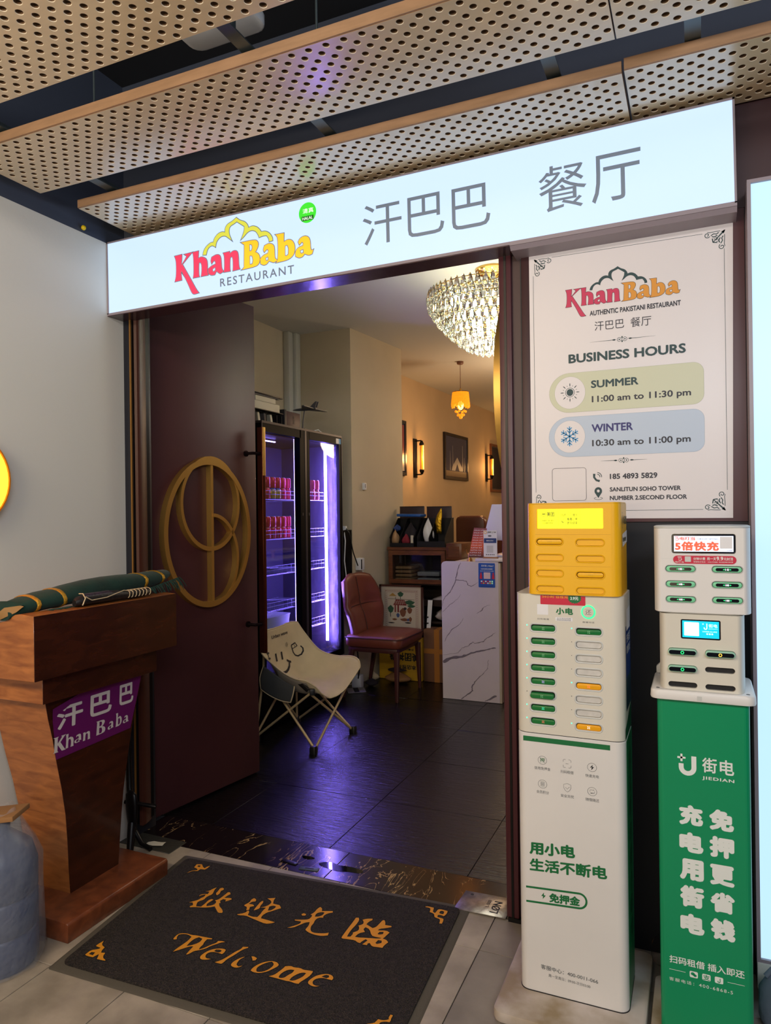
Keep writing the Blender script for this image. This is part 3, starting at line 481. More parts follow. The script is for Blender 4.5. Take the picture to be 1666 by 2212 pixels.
# ================================================================ SHOP SIGN (light box) AND OTHER LIT PANELS
SIGN_BLUE = (196, 226, 255)
mat('sign_light', (104, 112, 122), 0.35, emit=(196, 222, 255), es=1.10)
mat('light_panel', (104, 112, 122), 0.35, emit=(186, 227, 255), es=1.10)
mat('sign_rim', (150, 140, 150), 0.35)
mat('sign_soffit', (70, 48, 54), 0.18, bump=(25, 0.06))
mat('sign_grey', (92, 100, 112), 0.5, emit=(110, 122, 138), es=0.55)
mat('sign_red', (236, 54, 88), 0.5, emit=(255, 60, 96), es=0.70)
mat('sign_amber', (250, 176, 40), 0.5, emit=(255, 178, 30), es=0.85)
mat('sign_olive', (196, 200, 60), 0.5, emit=(196, 198, 74), es=0.75)
mat('sign_green', (50, 200, 50), 0.5, emit=(60, 214, 40), es=0.75)
mat('sign_green_dark', (14, 90, 24), 0.5, emit=(16, 110, 20), es=0.5)
mat('sign_white', (245, 250, 250), 0.5, emit=(235, 250, 240), es=0.9)

sg = T('shop_sign', 'long white backlit restaurant sign box over the doorway with coloured logo', 'sign', (XL, 2.30, 2.258))
sg.rotation_euler = (0, -math.atan(0.0108), 0)
L, H = 2.409, 0.3065
P('face', MB().box(0.008, L-0.006, 0.0, 0.004, 0.004, H-0.006), MATS['sign_light'], sg, world=False)
mb = MB().box(0.0, L, 0.005, 0.10, 0.004, H)
for a, b, c, d in ((0, L, H-0.006, H), (0, L, -0.006, 0.004), (0, 0.008, 0.0, H), (L-0.006, L, 0.0, H)): mb.box(a, b, -0.003, 0.006, c, d)
P('casing', mb, MATS['sign_rim'], sg, world=False)
P('soffit', MB().box(0.0, L, -0.001, 0.10, -0.0085, -0.0062), MATS['sign_soffit'], sg, world=False)
P('bottom_lip', MB().ext([(-0.003, -0.006), (0.012, -0.022), (0.10, -0.026), (0.10, -0.009), (-0.003, -0.009)], 'x', 1.74, L), MATS['sign_rim'], sg, world=False)
PLS = ((0, 0, 0), (1, 0, 0), (0, 0, 1))
def sprint(name, loops, m, off, grow=0.0):
    me = flat_mesh([chaikin(l) for l in loops], grow)
    me.transform(Matrix(((1, 0, 0, 0), (0, 0, -1, -off), (0, 1, 0, 0), (0, 0, 0, 1)))); me.materials.clear()
    return link(name, me, m, sg)
def stext(s, box, m, off=0.0012, weight=0.0, name='lettering', spacing=1.0):
    me = fit(text_mesh(s, weight, spacing), box)
    me.transform(Matrix(((1, 0, 0, 0), (0, 0, -1, -off), (0, 1, 0, 0), (0, 0, 0, 1)))); me.materials.clear()
    return link(name, me, m, sg)
for n, lp in LOGO:
    m = MATS['sign_olive'] if n == 'arch' else MATS['sign_red'] if n in ('K', 'h', 'a', 'n') else MATS['sign_amber']
    sprint('letter_outline', lp[:1], MATS['sign_grey'], 0.0010 if n != 'arch' else 0.0006, 0.0028)
    sprint('logo_arch' if n == 'arch' else 'letter', lp[:1], m, 0.0016 if n != 'arch' else 0.0013)
    for hole in lp[1:]:
        sprint('letter_gap', [hole], MATS['sign_grey'], 0.0019, 0.0004)
        sprint('letter_gap', [hole], MATS['sign_light'], 0.0021, -0.0022)
for ch, box in (('汗', (1.2106, 0.0790, 1.3607, 0.2230)), ('巴', (1.3836, 0.0790, 1.5172, 0.2190)), ('巴', (1.5450, 0.0746, 1.6780, 0.2158)),
                ('餐', (1.8388, 0.0761, 1.9885, 0.2212)), ('厅', (2.0037, 0.0742, 2.1496, 0.2222))):
    stext(ch, box, MATS['sign_grey'], name='character')
stext('RESTAURANT', (0.5861, 0.0301, 0.9229, 0.0626), MATS['sign_grey'], weight=0.008, spacing=1.25)
sprint('round_sticker', [arc(0.9855, 0.2458, 0.037, 0.038, 0, 350, 35)], MATS['sign_green'], 0.0008)
stext('清真', (0.9655, 0.2440, 1.0110, 0.2620), MATS['sign_white'], 0.0014)
sprint('sticker_band', [[(0.9600, 0.2170), (1.0110, 0.2170), (1.0110, 0.2340), (0.9600, 0.2340)]], MATS['sign_green_dark'], 0.0012)
stext('HALAL', (0.9640, 0.2200, 1.0070, 0.2310), MATS['sign_white'], 0.0016)

# tall light panel at the right edge
lp = T('light_panel', 'tall white-blue backlit advertising panel at the right edge beyond the green stand', 'light panel', (0.6, 2.30, 0.03))
P('face', MB().box(0.146, 1.15, 2.285, 2.289, 0.115, 2.325), MATS['light_panel'], lp)
mb = MB()
for a in ((0.136, 0.146, 0.035, 2.335), (0.146, 1.15, 2.325, 2.335), (0.146, 1.15, 0.105, 0.115)): mb.box(a[0], a[1], 2.276, 2.384, a[2], a[3])
mb.box(0.146, 1.15, 2.290, 2.384, 0.035, 2.33)
P('frame', mb, MATS['sign_rim'], lp)
P('plinth', MB().box(0.136, 1.15, 2.272, 2.384, 0.03, 0.106), mat('plinth_white', (206, 210, 204), 0.5), lp, bevel=0.004)

# round amber sign on the left wall, cut by the frame
ys_ = T('round_wall_sign', 'round glowing amber sign on the white left wall, mostly out of frame', 'sign', (XL, 1.63, 1.53))
P('face', MB().lathe([(0.0001, 0.046), (0.155, 0.046)], (XL, 1.622, 1.532), 40, 'x'), mat('amber_light', (250, 190, 60), 0.4, emit=(255, 196, 70), es=1.3), ys_)
P('rim', MB().lathe([(0.156, 0.0), (0.156, 0.05), (0.162, 0.05), (0.162, 0.0)], (XL, 1.622, 1.532), 40, 'x'), mat('amber_rim', (240, 150, 30), 0.35, metal=0.3), ys_, smooth=40)

# ================================================================ PERFORATED CEILING PANELS
bm_ = mat('birch', (220, 196, 156), 0.34, noise=(5, 0.08), stretch=(1, 5, 1)).node_tree.nodes['Principled BSDF']
bm_.inputs['Coat Weight'].default_value = 1.0; bm_.inputs['Coat Roughness'].default_value = 0.20; bm_.inputs['Coat IOR'].default_value = 1.9
mat('birch_edge', (168, 132, 100), 0.5, noise=(12, 0.15), stretch=(1, 1, 6))
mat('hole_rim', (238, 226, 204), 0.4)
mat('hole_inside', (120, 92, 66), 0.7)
def perforated_panel(x0, x1, y0, y1, zb, phase, xs=None):
    mb = MB(); t = 0.020; px, py, r = 0.0512, 0.0248, 0.0092; nseg = 14
    nrow = 12; ym = y0 + (y1-y0-nrow*py)/2
    def rect(a, b, c, d):
        mb.mi = 0; mb.face([mb.v(p) for p in ((a, c, zb), (a, d, zb), (b, d, zb), (b, c, zb))])
    def cell(a, b, c, d, cx, cy):
        N = nseg; ring, out, rim, top, outt = [], [], [], [], []
        for k in range(N):
            an = 2*pi*(k+0.5)/N; ca, sa = cos(an), sin(an)
            ring.append(mb.v((cx+r*1.10*ca, cy+r*1.10*sa, zb))); rim.append(mb.v((cx+r*ca, cy+r*sa, zb+0.0012)))
            top.append(mb.v((cx+r*ca, cy+r*sa, zb+t)))
            tx = ((b-cx)/ca if ca > 0 else (a-cx)/ca) if abs(ca) > 1e-6 else 1e9
            ty = ((d-cy)/sa if sa > 0 else (c-cy)/sa) if abs(sa) > 1e-6 else 1e9
            q = min(tx, ty); out.append((cx+q*ca, cy+q*sa, 'x' if tx < ty else 'y'))
        ov = [mb.v((p[0], p[1], zb)) for p in out]; tv = [mb.v((p[0], p[1], zb+t)) for p in out]
        cor = {}
        for k in range(N):
            k2 = (k+1) % N; lo = [ov[k], ov[k2]]; hi = [tv[k], tv[k2]]
            mb.mi = 0
            if out[k][2] != out[k2][2]:
                X = out[k][0] if out[k][2] == 'x' else out[k2][0]; Y = out[k][1] if out[k][2] == 'y' else out[k2][1]
                mb.face([ov[k], mb.v((X, Y, zb)), ov[k2], ring[k2], ring[k]]); mb.face([tv[k], mb.v((X, Y, zb+t)), tv[k2], top[k2], top[k]])
            else:
                mb.face([ov[k], ov[k2], ring[k2], ring[k]]); mb.face([tv[k], tv[k2], top[k2], top[k]])
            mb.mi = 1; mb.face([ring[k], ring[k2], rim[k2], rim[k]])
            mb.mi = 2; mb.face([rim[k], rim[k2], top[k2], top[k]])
    mb.mi = 0
    rect(x0, x1, y0, ym); rect(x0, x1, ym+nrow*py, y1)
    for j in range(nrow):
        c, d = ym+j*py, ym+(j+1)*py; a = phase + (px/2 if j % 2 else 0.0)
        k0 = math.ceil((x0 - a + 0.013)/px - 1e-6); k1 = math.floor((x1 - a - 0.013)/px + 1e-6)
        rect(x0, a+k0*px-px/2, c, d) if a+k0*px-px/2 > x0+1e-5 else None
        first = True
        for k in range(k0, k1+1):
            cx = a+k*px; l = max(x0, cx-px/2); rr = min(x1, cx+px/2)
            cell(l, rr, c, d, cx, (c+d)/2)
        e = a+k1*px+px/2
        if e < x1-1e-5: rect(e, x1, c, d)
    mb.mi = 3
    z0, z1 = zb, zb+t
    for q in (((x0, y0), (x1, y0)), ((x1, y1), (x0, y1)), ((x0, y1), (x0, y0)), ((x1, y0), (x1, y1))):
        (ax, ay), (bx, by) = q
        mb.face([mb.v(p) for p in ((ax, ay, z0), (bx, by, z0), (bx, by, z1), (ax, ay, z1))])
    mb.mi = 0
    return mb
PM = [MATS['birch'], MATS['hole_rim'], MATS['hole_inside'], MATS['birch_edge']]
def panel(label, x0, x1, y0, y1, phase, zb=2.600):
    mb = perforated_panel(x0, x1, y0, y1, zb, phase)
    bm = mb.bm; bmesh.ops.remove_doubles(bm, verts=bm.verts, dist=1e-5)
    me = bpy.data.meshes.new('ceiling_panel'); bm.to_mesh(me); bm.free()
    for x in PM: me.materials.append(x)
    o = bpy.data.objects.new('ceiling_panel', me); COL.objects.link(o)
    tag(o, label, 'ceiling panel', 'perforated birch ceiling panels')
    # edge batten and the back frame the panel hangs by
    P('edge_batten', MB().box(x0, x1, y0-0.006, y0, zb+0.001, zb+0.032), MATS['birch_edge'], o, bevel=0.0008, seg=1)
    return o
panel('perforated birch ceiling panel in the top left corner, nearest the viewer', -2.15, -0.30, 1.135, 1.440, -2.13)
panel('long perforated birch ceiling panel, middle row, with a mauve glow', -2.222, -0.182, 1.595, 1.903, -2.1924)
panel('short piece of perforated panel at the top right, end of middle row', -0.178, 1.4, 1.595, 1.903, -0.1620)
panel('long perforated birch panel directly above the shop sign, with a loose left end', -2.200, -0.180, 2.060, 2.371, -2.1749)
panel('perforated panel above the right end of the sign, set slightly higher', -0.174, 1.4, 2.060, 2.371, -0.1340, 2.606)
mat('galv', (96, 110, 116), 0.4, metal=0.6)
for i, (x, lab) in enumerate(((-2.03, 'dark metal hanger rail over the left ends of the panels'), (-1.09, 'teal-grey metal hanger rail crossing beside the white lamp'),
                          (-0.365, 'dark metal hanger rail left of the panel joint'), (0.0, 'dark metal hanger rail right of the panel joint'))):
    r = T('hanger_rail', lab, 'bracket', (x, 1.9, 2.64), group='hanger rails over the ceiling panels')
    P('rail', MB().ext([(x-0.02, 2.640), (x+0.02, 2.640), (x+0.02, 2.644), (x-0.016, 2.644), (x-0.016, 2.676), (x-0.02, 2.676)], 'y', 1.15, 2.36), MATS['galv'], r)
    for y in (1.52, 1.98):
        P('hanger_rod', MB().tube([(x, y, 2.644), (x, y, 3.28)], 0.004, 6), MATS['galv'], r)
        P('clip', MB().box(x-0.012, x+0.012, y-0.008, y+0.008, 2.644, 2.69), MATS['galv'], r)
el = T('ceiling_lamp', 'white rounded plastic lamp half hidden above the nearest perforated panel', 'lamp', (-1.34, 1.80, 2.90))
P('housing', MB().ext(rrect(-1.48, -1.20, 1.70, 1.88, 0.04), 'z', 2.90, 2.94), mat('lamp_white', (222, 224, 228), 0.35), el, bevel=0.008)
P('stem', MB().tube([(-1.34, 1.79, 2.94), (-1.34, 1.79, 3.28)], 0.01, 8), MATS['galv'], el)
cb = MB().tube([(-1.25, 1.85, 3.02), (-1.0, 1.9, 3.08), (-0.75, 1.95, 3.05), (-0.45, 2.0, 2.95), (-0.2, 2.05, 3.0)], 0.012, 8)
tag(P('ceiling_cable', cb, MATS['black_metal'], smooth=40), 'dark cable sagging in the ceiling gap beyond the white lamp', 'cable')
pn = T('wall_pin', 'small yellow pin stuck in the left wall just under the panels', 'pin', (XL, 2.164, 2.578))
P('head', MB().sphere((XL+0.012, 2.164, 2.578), 0.010, 10, 8), mat('pin_yellow', (236, 204, 20), 0.35), pn, smooth=60)
P('shaft', MB().tube([(XL, 2.164, 2.578), (XL+0.008, 2.164, 2.578)], 0.003, 6), MATS['galv'], pn)
# ================================================================ DOORS
mat('door_laminate', (76, 38, 40), 0.46, noise=(2.2, 0.18), bump=(22, 0.05), stretch=(1, 1, 0.6))
mat('brass', (206, 166, 88), 0.38, metal=0.85, bump=(160, 0.03), stretch=(1, 1, 0.08))
mat('copper_bar', (96, 52, 40), 0.22, metal=0.9)
mat('dark_bar', (34, 24, 26), 0.25, metal=0.6)
def door_leaf(name, hinge, d, width, mirror, label, handle=True, eh=1.309, ew=0.285, ez=0.366, ec=0.335):
    d = V((*d, 0)).normalized(); n = V((d.y, -d.x, 0)) * mirror
    def W(s, p, z): return V((hinge[0], hinge[1], 0)) + d*s + n*p + V((0, 0, z))
    leaf = MB().obox(W(width/2, -0.022, 1.267), d, n, (0, 0, 1), width/2, 0.022, 1.257)
    o = P(name, leaf, MATS['door_laminate'], bevel=0.003)
    o['kind'] = 'structure'
    PL = (W(0, 0, 0), d, V((0, 0, 1)))
    def bar(loops, t0, t1, nm='emblem_ring'):
        mb = MB(); bm = mb.bm
        me = flat_mesh(loops); bm.from_mesh(me); bpy.data.meshes.remove(me)
        bmesh.ops.remove_doubles(bm, verts=bm.verts, dist=1e-5)
        g = bmesh.ops.extrude_face_region(bm, geom=list(bm.faces))
        for e in g['geom']:
            if isinstance(e, bmesh.types.BMVert): e.co.z += t1-t0
        for v_ in bm.verts: v_.co = W(v_.co.x, t0+v_.co.z, v_.co.y)
        return P(nm, mb, MATS['brass'], o, smooth=30)
    b = 0.024
    bar([arc(ec, eh, ew, ez, 0, 355, 71), arc(ec, eh, ew-b, ez-b*1.15, 0, 355, 71)], 0.0, 0.036)
    bar([arc(ec+0.012, 1.455, 0.196, 0.235, 0, 355, 59), arc(ec+0.012, 1.455, 0.180, 0.214, 0, 355, 59)] if handle else
        [arc(ec, eh, 0.15, 0.2, 0, 355, 59), arc(ec, eh, 0.135, 0.185, 0, 355, 59)], 0.0, 0.034, 'emblem_oval')
    if handle:
        s = ec+0.018
        bar([[(s-0.008, eh-ez+0.012), (s+0.008, eh-ez+0.012), (s+0.008, eh+ez-0.012), (s-0.008, eh+ez-0.012)]], 0.0, 0.033, 'emblem_bar')
        cu = arc(s, 1.178, 0.172, 0.220, -88, 90, 30)
        bar(stroke(cu, 0.017), 0.0, 0.034, 'emblem_curve')
        # tall pull handle near the free edge, copper above, dark below
        s = width-0.066; p = 0.062
        h = P('pull_handle', MB().ext(rrect(-0.011, 0.011, -0.02, 0.02, 0.004, 2), 'z', 0.66, 1.862), MATS['copper_bar'], None, world=False)
        h.parent = o
        Mx = Matrix((d, n, V((0, 0, 1)))).transposed().to_4x4(); Mx.translation = W(s+0.042, p, 0)
        h.data.transform(Mx)
        k = P('handle_grip', MB().ext(rrect(-0.0095, 0.0125, -0.0185, 0.0185, 0.004, 2), 'z', 1.605, 1.862), MATS['brass'], None, world=False)
        k.data.transform(Matrix.Translation(n*0.003) @ Mx); k.parent = h
        for z in (1.722, 0.815):
            q = P('standoff', MB().tube([W(s-0.012, 0.0, z), W(s-0.012, p-0.008, z), W(s+0.03, p, z)], 0.0085, 10), MATS['dark_bar'], o, smooth=50)
            P('standoff_base', MB().tube([W(s-0.012, 0.0, z), W(s-0.012, 0.008, z)], 0.016, 14), MATS['dark_bar'], o, smooth=50)
    return o
door_leaf('door_1', (-2.303, 2.545), (0.158, 0.987), 0.703, 1, '')
door_leaf('door_2', (-0.652, 2.545), (0.012, 1.0), 0.72, -1, '', handle=False, eh=1.86, ew=0.28, ez=0.40, ec=0.295)

# ================================================================ LECTERN
wood(mat('oak_orange', (168, 100, 48), 0.30, coat=0.3), (138, 76, 32), (184, 114, 56), 3.0, (3, 3, 14))
wood(mat('oak_front', (92, 44, 24), 0.26, coat=0.3), (50, 22, 12), (72, 33, 17), 3.0, (3, 3, 12))
wood(mat('oak_base', (118, 62, 34), 0.35, coat=0.2), (96, 48, 28), (136, 74, 42), 5.0, (4, 4, 4))
lc = T('lectern', 'brown wooden lectern with flared column beside the white left wall', 'lectern', (-2.09, 1.94, 0.0))
base = [(-2.28, 0.0), (-1.908, 0.0), (-1.906, 0.058), (-1.912, 0.066), (-2.28, 0.066)]
P('base', MB().ext(base, 'y', 1.703, 2.182), MATS['oak_base'], lc, bevel=0.003)
zs = [(0.066, 1.846, 2.074, -2.052), (0.16, 1.836, 2.078, -2.047), (0.26, 1.826, 2.081, -2.040), (0.36, 1.812, 2.086, -2.032), (0.46, 1.79, 2.097, -2.024),
      (0.56, 1.763, 2.110, -2.016), (0.65, 1.742, 2.127, -2.010), (0.72, 1.722, 2.145, -2.006), (0.80, 1.704, 2.163, -2.002)]
def colsec(lo, hi): return [[(lo(z, x), a, z), (hi(z, x), a, z), (hi(z, x), b, z), (lo(z, x), b, z)] for z, a, b, x in zs]
P('column', MB().loft(colsec(lambda z, x: -2.265, lambda z, x: x-0.0015)), MATS['oak_orange'], lc, smooth=30)
P('front_panel', MB().loft([[(x-0.0015, a+0.0005, z), (x, a+0.0005, z), (x, b-0.0005, z), (x-0.0015, b-0.0005, z)] for z, a, b, x in zs]), MATS['oak_front'], lc, smooth=30)
P('neck', MB().box(-2.27, -1.9715, 1.672, 2.205, 0.785, 0.878), MATS['oak_orange'], lc, bevel=0.0015, seg=1)
P('neck_front', MB().box(-1.9715, -1.970, 1.6725, 2.2045, 0.7855, 0.8775), MATS['oak_front'], lc)
prof = [(-2.28, 0.876), (-1.9305, 0.876), (-1.9305, 1.085), (-1.995, 1.089)] + [(-2.015, 1.086), (-2.035, 1.076), (-2.06, 1.064), (-2.10, 1.055), (-2.28, 1.05)]
P('desk_box', MB().ext(prof, 'y', 1.607, 2.276), MATS['oak_orange'], lc, bevel=0.0012, seg=1)
P('desk_front', MB().box(-1.9305, -1.929, 1.6075, 2.2755, 0.8765, 1.0845), MATS['oak_front'], lc)
# purple paper banner stuck on the column front
mat('banner_purple', (104, 26, 96), 0.30)
mat('banner_white', (214, 206, 204), 0.35)
bn = T('name_banner', 'purple paper banner with white characters stuck on the lectern front', 'banner', (-1.999, 1.94, 0.57))
def fx(z):
    for (z0, _, _, x0), (z1, _, _, x1) in zip(zs, zs[1:]):
        if z0 <= z <= z1: return x0 + (x1-x0)*(z-z0)/(z1-z0)
    return zs[-1][3]
rows = []
for i in range(9):
    t = i/8; r = []
    for j in range(13):
        s = j/12
        yb, zb_ = 1.758 + (2.103-1.758)*s, 0.572 + 0.012*s
        yt, zt = 1.733 + (2.155-1.733)*s, (0.752 + 0.030*min(1, s*3) + 0.003*s)
        y, z = yb + (yt-yb)*t, zb_ + (zt-zb_)*t
        lift = 0.0022 + 0.006*max(0, t-0.8)*5*max(0, 1-s*3)
        r.append((fx(min(z, 0.80)) + lift, y, z))
    rows.append(r)
P('paper', MB().grid(rows), MATS['banner_purple'], bn, smooth=60)
PB = ((-2.0005, 0, 0), (0, 1, 0), (0, 0, 1))
def banner_text(me, nm):
    for v_ in me.vertices:
        y, z = v_.co.x, v_.co.y
        v_.co = (fx(min(z, 0.80)) + 0.0034 + v_.co.z, y, z)
    me.transform(Matrix.Translation(-bn.location)); me.name = nm; me.materials.clear(); link(nm, me, MATS['banner_white'], bn)
for ch, bx in (('汗', (1.755, 0.671, 1.867, 0.752)), ('巴', (1.900, 0.677, 2.002, 0.757)), ('巴', (2.040, 0.684, 2.112, 0.762))):
    banner_text(fit(text_mesh(ch, 0.018), bx), 'character')
lx0 = {'K': (1.743, 1.797, 0.597, 0.650), 'h': (1.795, 1.830, 0.599, 0.648), 'a': (1.833, 1.866, 0.605, 0.634), 'n': (1.870, 1.904, 0.602, 0.632),
       'B': (1.929, 1.974, 0.604, 0.655), 'a2': (1.986, 2.016, 0.609, 0.638), 'b': (2.024, 2.055, 0.609, 0.660), 'a3': (2.062, 2.091, 0.612, 0.640)}
LK = dict(LOGO)
for k, (a, b, c, d) in lx0.items():
    lp = [chaikin(l) for l in LK[k]]
    if k == 'K':   # plain serif K without the long logo leg
        lp = [[(0, 1), (.42, 1), (.34, .93), (.34, .56), (.66, .92), (.60, 1), (.98, 1), (.88, .94), (.55, .60), (.90, .08), (1, 0), (.68, 0), (.34, .48), (.34, .07), (.42, 0), (0, 0), (.10, .07), (.10, .93)]]
    me = flat_mesh(lp, -0.0032 if k != 'K' else 0.0); banner_text(fit(me, (a, c, b, d)), 'letter')
# green velvet cloth rolled along the top
mat('velvet', (4, 52, 44), 0.9, sheen=0.06, noise=(14, 0.35), bump=(50, 0.15))
mat('gold_lace', (196, 150, 42), 0.35, metal=0.6, bump=(240, 0.5))
mat('velvet_lining', (150, 112, 62), 0.6)
vc = T('velvet_cloth', 'dark green velvet cloth with gold bands rolled along the lectern top', 'cloth', (-2.06, 1.93, 1.07))
st = [(1.60, 1.066, 1.098, .035), (1.635, 1.072, 1.126, .052), (1.69, 1.078, 1.138, .060), (1.74, 1.082, 1.146, .060), (1.79, 1.085, 1.149, .064), (1.85, 1.088, 1.159, .062), (1.93, 1.090, 1.168, .060),
      (2.02, 1.092, 1.172, .060), (2.10, 1.095, 1.172, .058), (2.19, 1.098, 1.169, .060), (2.25, 1.104, 1.172, .058), (2.31, 1.118, 1.171, .052), (2.355, 1.138, 1.172, .036), (2.365, 1.150, 1.168, .015)]
def vsec(y, zb, zt, w, grow=0.0, k=0):
    c = (zb+zt)/2; h = (zt-zb)/2+grow; w += grow
    return [(-2.062 + w*cos(a)*(1.0 + 0.08*sin(3*a+k)), y, c + h*math.copysign(abs(sin(a))**0.8, sin(a))) for a in [2*pi*i/18 for i in range(18)]]
P('roll', MB().loft([vsec(y, a, b, w, 0, i*0.7) for i, (y, a, b, w) in enumerate(st)]), MATS['velvet'], vc, smooth=60)
def interp(y):
    for p, q in zip(st, st[1:]):
        if p[0] <= y <= q[0]:
            t = (y-p[0])/(q[0]-p[0]); return tuple(p[i]+(q[i]-p[i])*t for i in range(4)), st.index(p)+t
for yb in (1.688, 1.792, 2.192, 2.292):
    sec = []
    for dy, g in ((-0.008, 0.0005), (-0.004, 0.003), (0.004, 0.003), (0.008, 0.0005)):
        (y, a, b, w), k = interp(yb+dy); sec.append(vsec(y, a, b, w, g, k*0.7))
    P('gold_band', MB().loft(sec, cap=False), MATS['gold_lace'], vc, smooth=60)
# the loose corner that hangs down the near end, lining showing
cr = [[(-2.00, 1.628, 1.118), (-2.05, 1.618, 1.128), (-2.12, 1.615, 1.125), (-2.18, 1.62, 1.10)],
      [(-2.015, 1.612, 1.100), (-2.06, 1.598, 1.110), (-2.13, 1.590, 1.100), (-2.19, 1.59, 1.08)],
      [(-2.05, 1.600, 1.084), (-2.09, 1.586, 1.085), (-2.15, 1.575, 1.075), (-2.20, 1.572, 1.06)],
      [(-2.09, 1.598, 1.068), (-2.13, 1.584, 1.064), (-2.18, 1.572, 1.055), (-2.22, 1.568, 1.045)]]
P('corner_fold', MB().grid(cr), MATS['velvet'], vc, smooth=60)
P('lining', MB().grid([[(x+0.004, y-0.003, z-0.006) for x, y, z in r[:2]] for r in cr]), MATS['velvet_lining'], vc, smooth=60)
fr = MB()
for i in range(46):
    if i < 14: y, z0, x = 1.715 + i*0.0075, 1.088, -1.995
    else: y, z0, x = 2.20 + (i-14)*0.0058, 1.112 + 0.0009*(i-14), -2.0
    dx, dy = random.uniform(0.004, 0.024), random.uniform(-0.004, 0.014); ln = random.uniform(0.03, 0.05) if i >= 14 else random.uniform(0.02, 0.035)
    if y > 2.27: x -= 0.0
    zt = max(1.090, z0-ln) if y < 2.27 else z0-ln
    fr.tube([(x, y, z0), (x+dx*0.8, y+dy*0.4, z0-(z0-zt)*0.35), (x+dx*1.3+0.004, y+dy, zt)], [0.0024, 0.0022, 0.0014], 5)
P('fringe', fr, MATS['velvet'], vc, smooth=60, kind='stuff')
# black embroidered pouch in front of the cloth
mat('pouch_black', (20, 17, 20), 0.5, bump=(90, 0.2))
mat('pouch_piping', (206, 186, 150), 0.5)
mat('pouch_sparkle', (70, 58, 76), 0.35, noise=(160, 0.9), c2=(14, 12, 16))
pc = T('embroidered_pouch', 'black pouch with cream piping lying along the lectern top rail', 'pouch', (-1.96, 1.99, 1.088))
PSt = [(1.80, .010, .022), (1.815, .022, .032), (1.86, .026, .040), (1.94, .027, .040), (2.00, .025, .036), (2.03, .023, .030), (2.10, .023, .030), (2.15, .021, .028), (2.165, .010, .016)]
P('body', MB().loft([[(-1.966 + a*cos(t)*0.95, y, 1.0905 + h/2 + h/2*math.copysign(abs(sin(t))**0.75, sin(t))) for t in [2*pi*i/16 for i in range(16)]] for y, a, h in PSt]), MATS['pouch_black'], pc, smooth=50)
P('sequin_panel', MB().grid([[(-1.966 + 0.024*cos(t), 1.83 + 0.012*j, 1.1105 + 0.0215*math.copysign(abs(sin(t))**0.75, sin(t))) for t in [0.35 + 0.12*i for i in range(9)]] for j in range(11)]), MATS['pouch_sparkle'], pc, smooth=60)
pp = MB()
pp.tube([(-1.94, 1.812, 1.094), (-1.935, 1.820, 1.118), (-1.955, 1.828, 1.132), (-1.975, 1.83, 1.131)], 0.0022, 6)
pp.tube([(-1.940, 1.826, 1.122), (-1.937, 1.85, 1.108), (-1.938, 1.92, 1.110), (-1.941, 1.985, 1.122), (-1.955, 2.02, 1.124), (-1.95, 2.06, 1.117)], 0.0018, 6)
for y in (2.035, 2.052, 2.07, 2.088, 2.106, 2.124, 2.145):
    pp.tube([(-1.966 + 0.0242*cos(t), y+0.006*sin(t), 1.1055 + 0.0158*math.copysign(abs(sin(t))**0.75, sin(t))) for t in [-0.6+0.25*i for i in range(12)]], 0.0014, 6)
P('piping', pp, MATS['pouch_piping'], pc, smooth=50)

# ================================================================ WRAPPED BARREL, STAND AND LITTER BY THE LECTERN
BX, BY, BR = -2.035, 1.555, 0.118
br = T('wrapped_barrel', 'dark blue water barrel wrapped in clear plastic at the lower left frame edge', 'barrel', (BX, BY, 0.0))
mat('barrel_blue', (34, 52, 96), 0.35)
P('drum', MB().lathe([(0.001, 0.0), (BR-.012, 0.0), (BR-.006, 0.015), (BR-.006, 0.10), (BR-.012, .108), (BR-.006, .116), (BR-.006, 0.21), (BR-.012, .218), (BR-.006, .226), (BR-.006, 0.31), (BR-.02, 0.36), (0.05, 0.40), (0.034, 0.415), (0.034, 0.45), (0.001, 0.45)], (BX, BY, 0.001), 28), MATS['barrel_blue'], br, smooth=50)
P('carton_lid', MB().obox((BX, BY, .462), (.9, .4, .1), (-.4, .9, 0), (-.1, 0, 1), .075, .055, .008), mat('card_brown', (150, 108, 66), 0.8), br, bevel=0.003)
pf = mat('plastic_film', (214, 222, 234), 0.14, trans=0.55, ior=1.2, alpha=0.38, bump=(26, 0.9), coat=0.6)
secs = []
for z, r in ((0.004, .126), (0.02, .131), (0.09, .128), (0.18, .130), (0.27, .127), (0.33, .124), (0.38, .106), (0.42, .082), (0.455, .060), (0.482, .05)):
    secs.append([(BX + r*(1+0.035*sin(7*a+z*23)+0.02*sin(13*a-z*31))*cos(a), BY + r*(1+0.035*sin(7*a+z*23)+0.02*cos(11*a+z*17))*sin(a), z + 0.006*sin(5*a)*(z > .05)) for a in [2*pi*k/48 for k in range(48)]])
P('plastic_wrap', MB().loft(secs, cap=False), pf, br, smooth=70)
sd = T('folding_stand', 'black folding stand leaning behind the lectern base by the door frame', 'stand', (-2.17, 2.30, 0.0))
P('post', MB().tube([(-2.262, 2.345, 0.75), (-2.252, 2.34, 0.40), (-2.238, 2.33, 0.24), (-2.21, 2.315, 0.17)], [.012, .012, .013, .016], 10), MATS['black_metal'], sd, smooth=60)
P('hub', MB().loft([[(-2.225 + a*cos(t), 2.32, zc + b*sin(t)) if False else (-2.215+off + a*cos(t), 2.315 + a*0.5*sin(t), zc) for t in [2*pi*i/14 for i in range(14)]] for zc, a, off in ((0.235, .012, 0), (0.22, .028, 0), (0.17, .032, .002), (0.10, .024, .004), (0.06, .018, .008))]), MATS['black_metal'], sd, smooth=60)
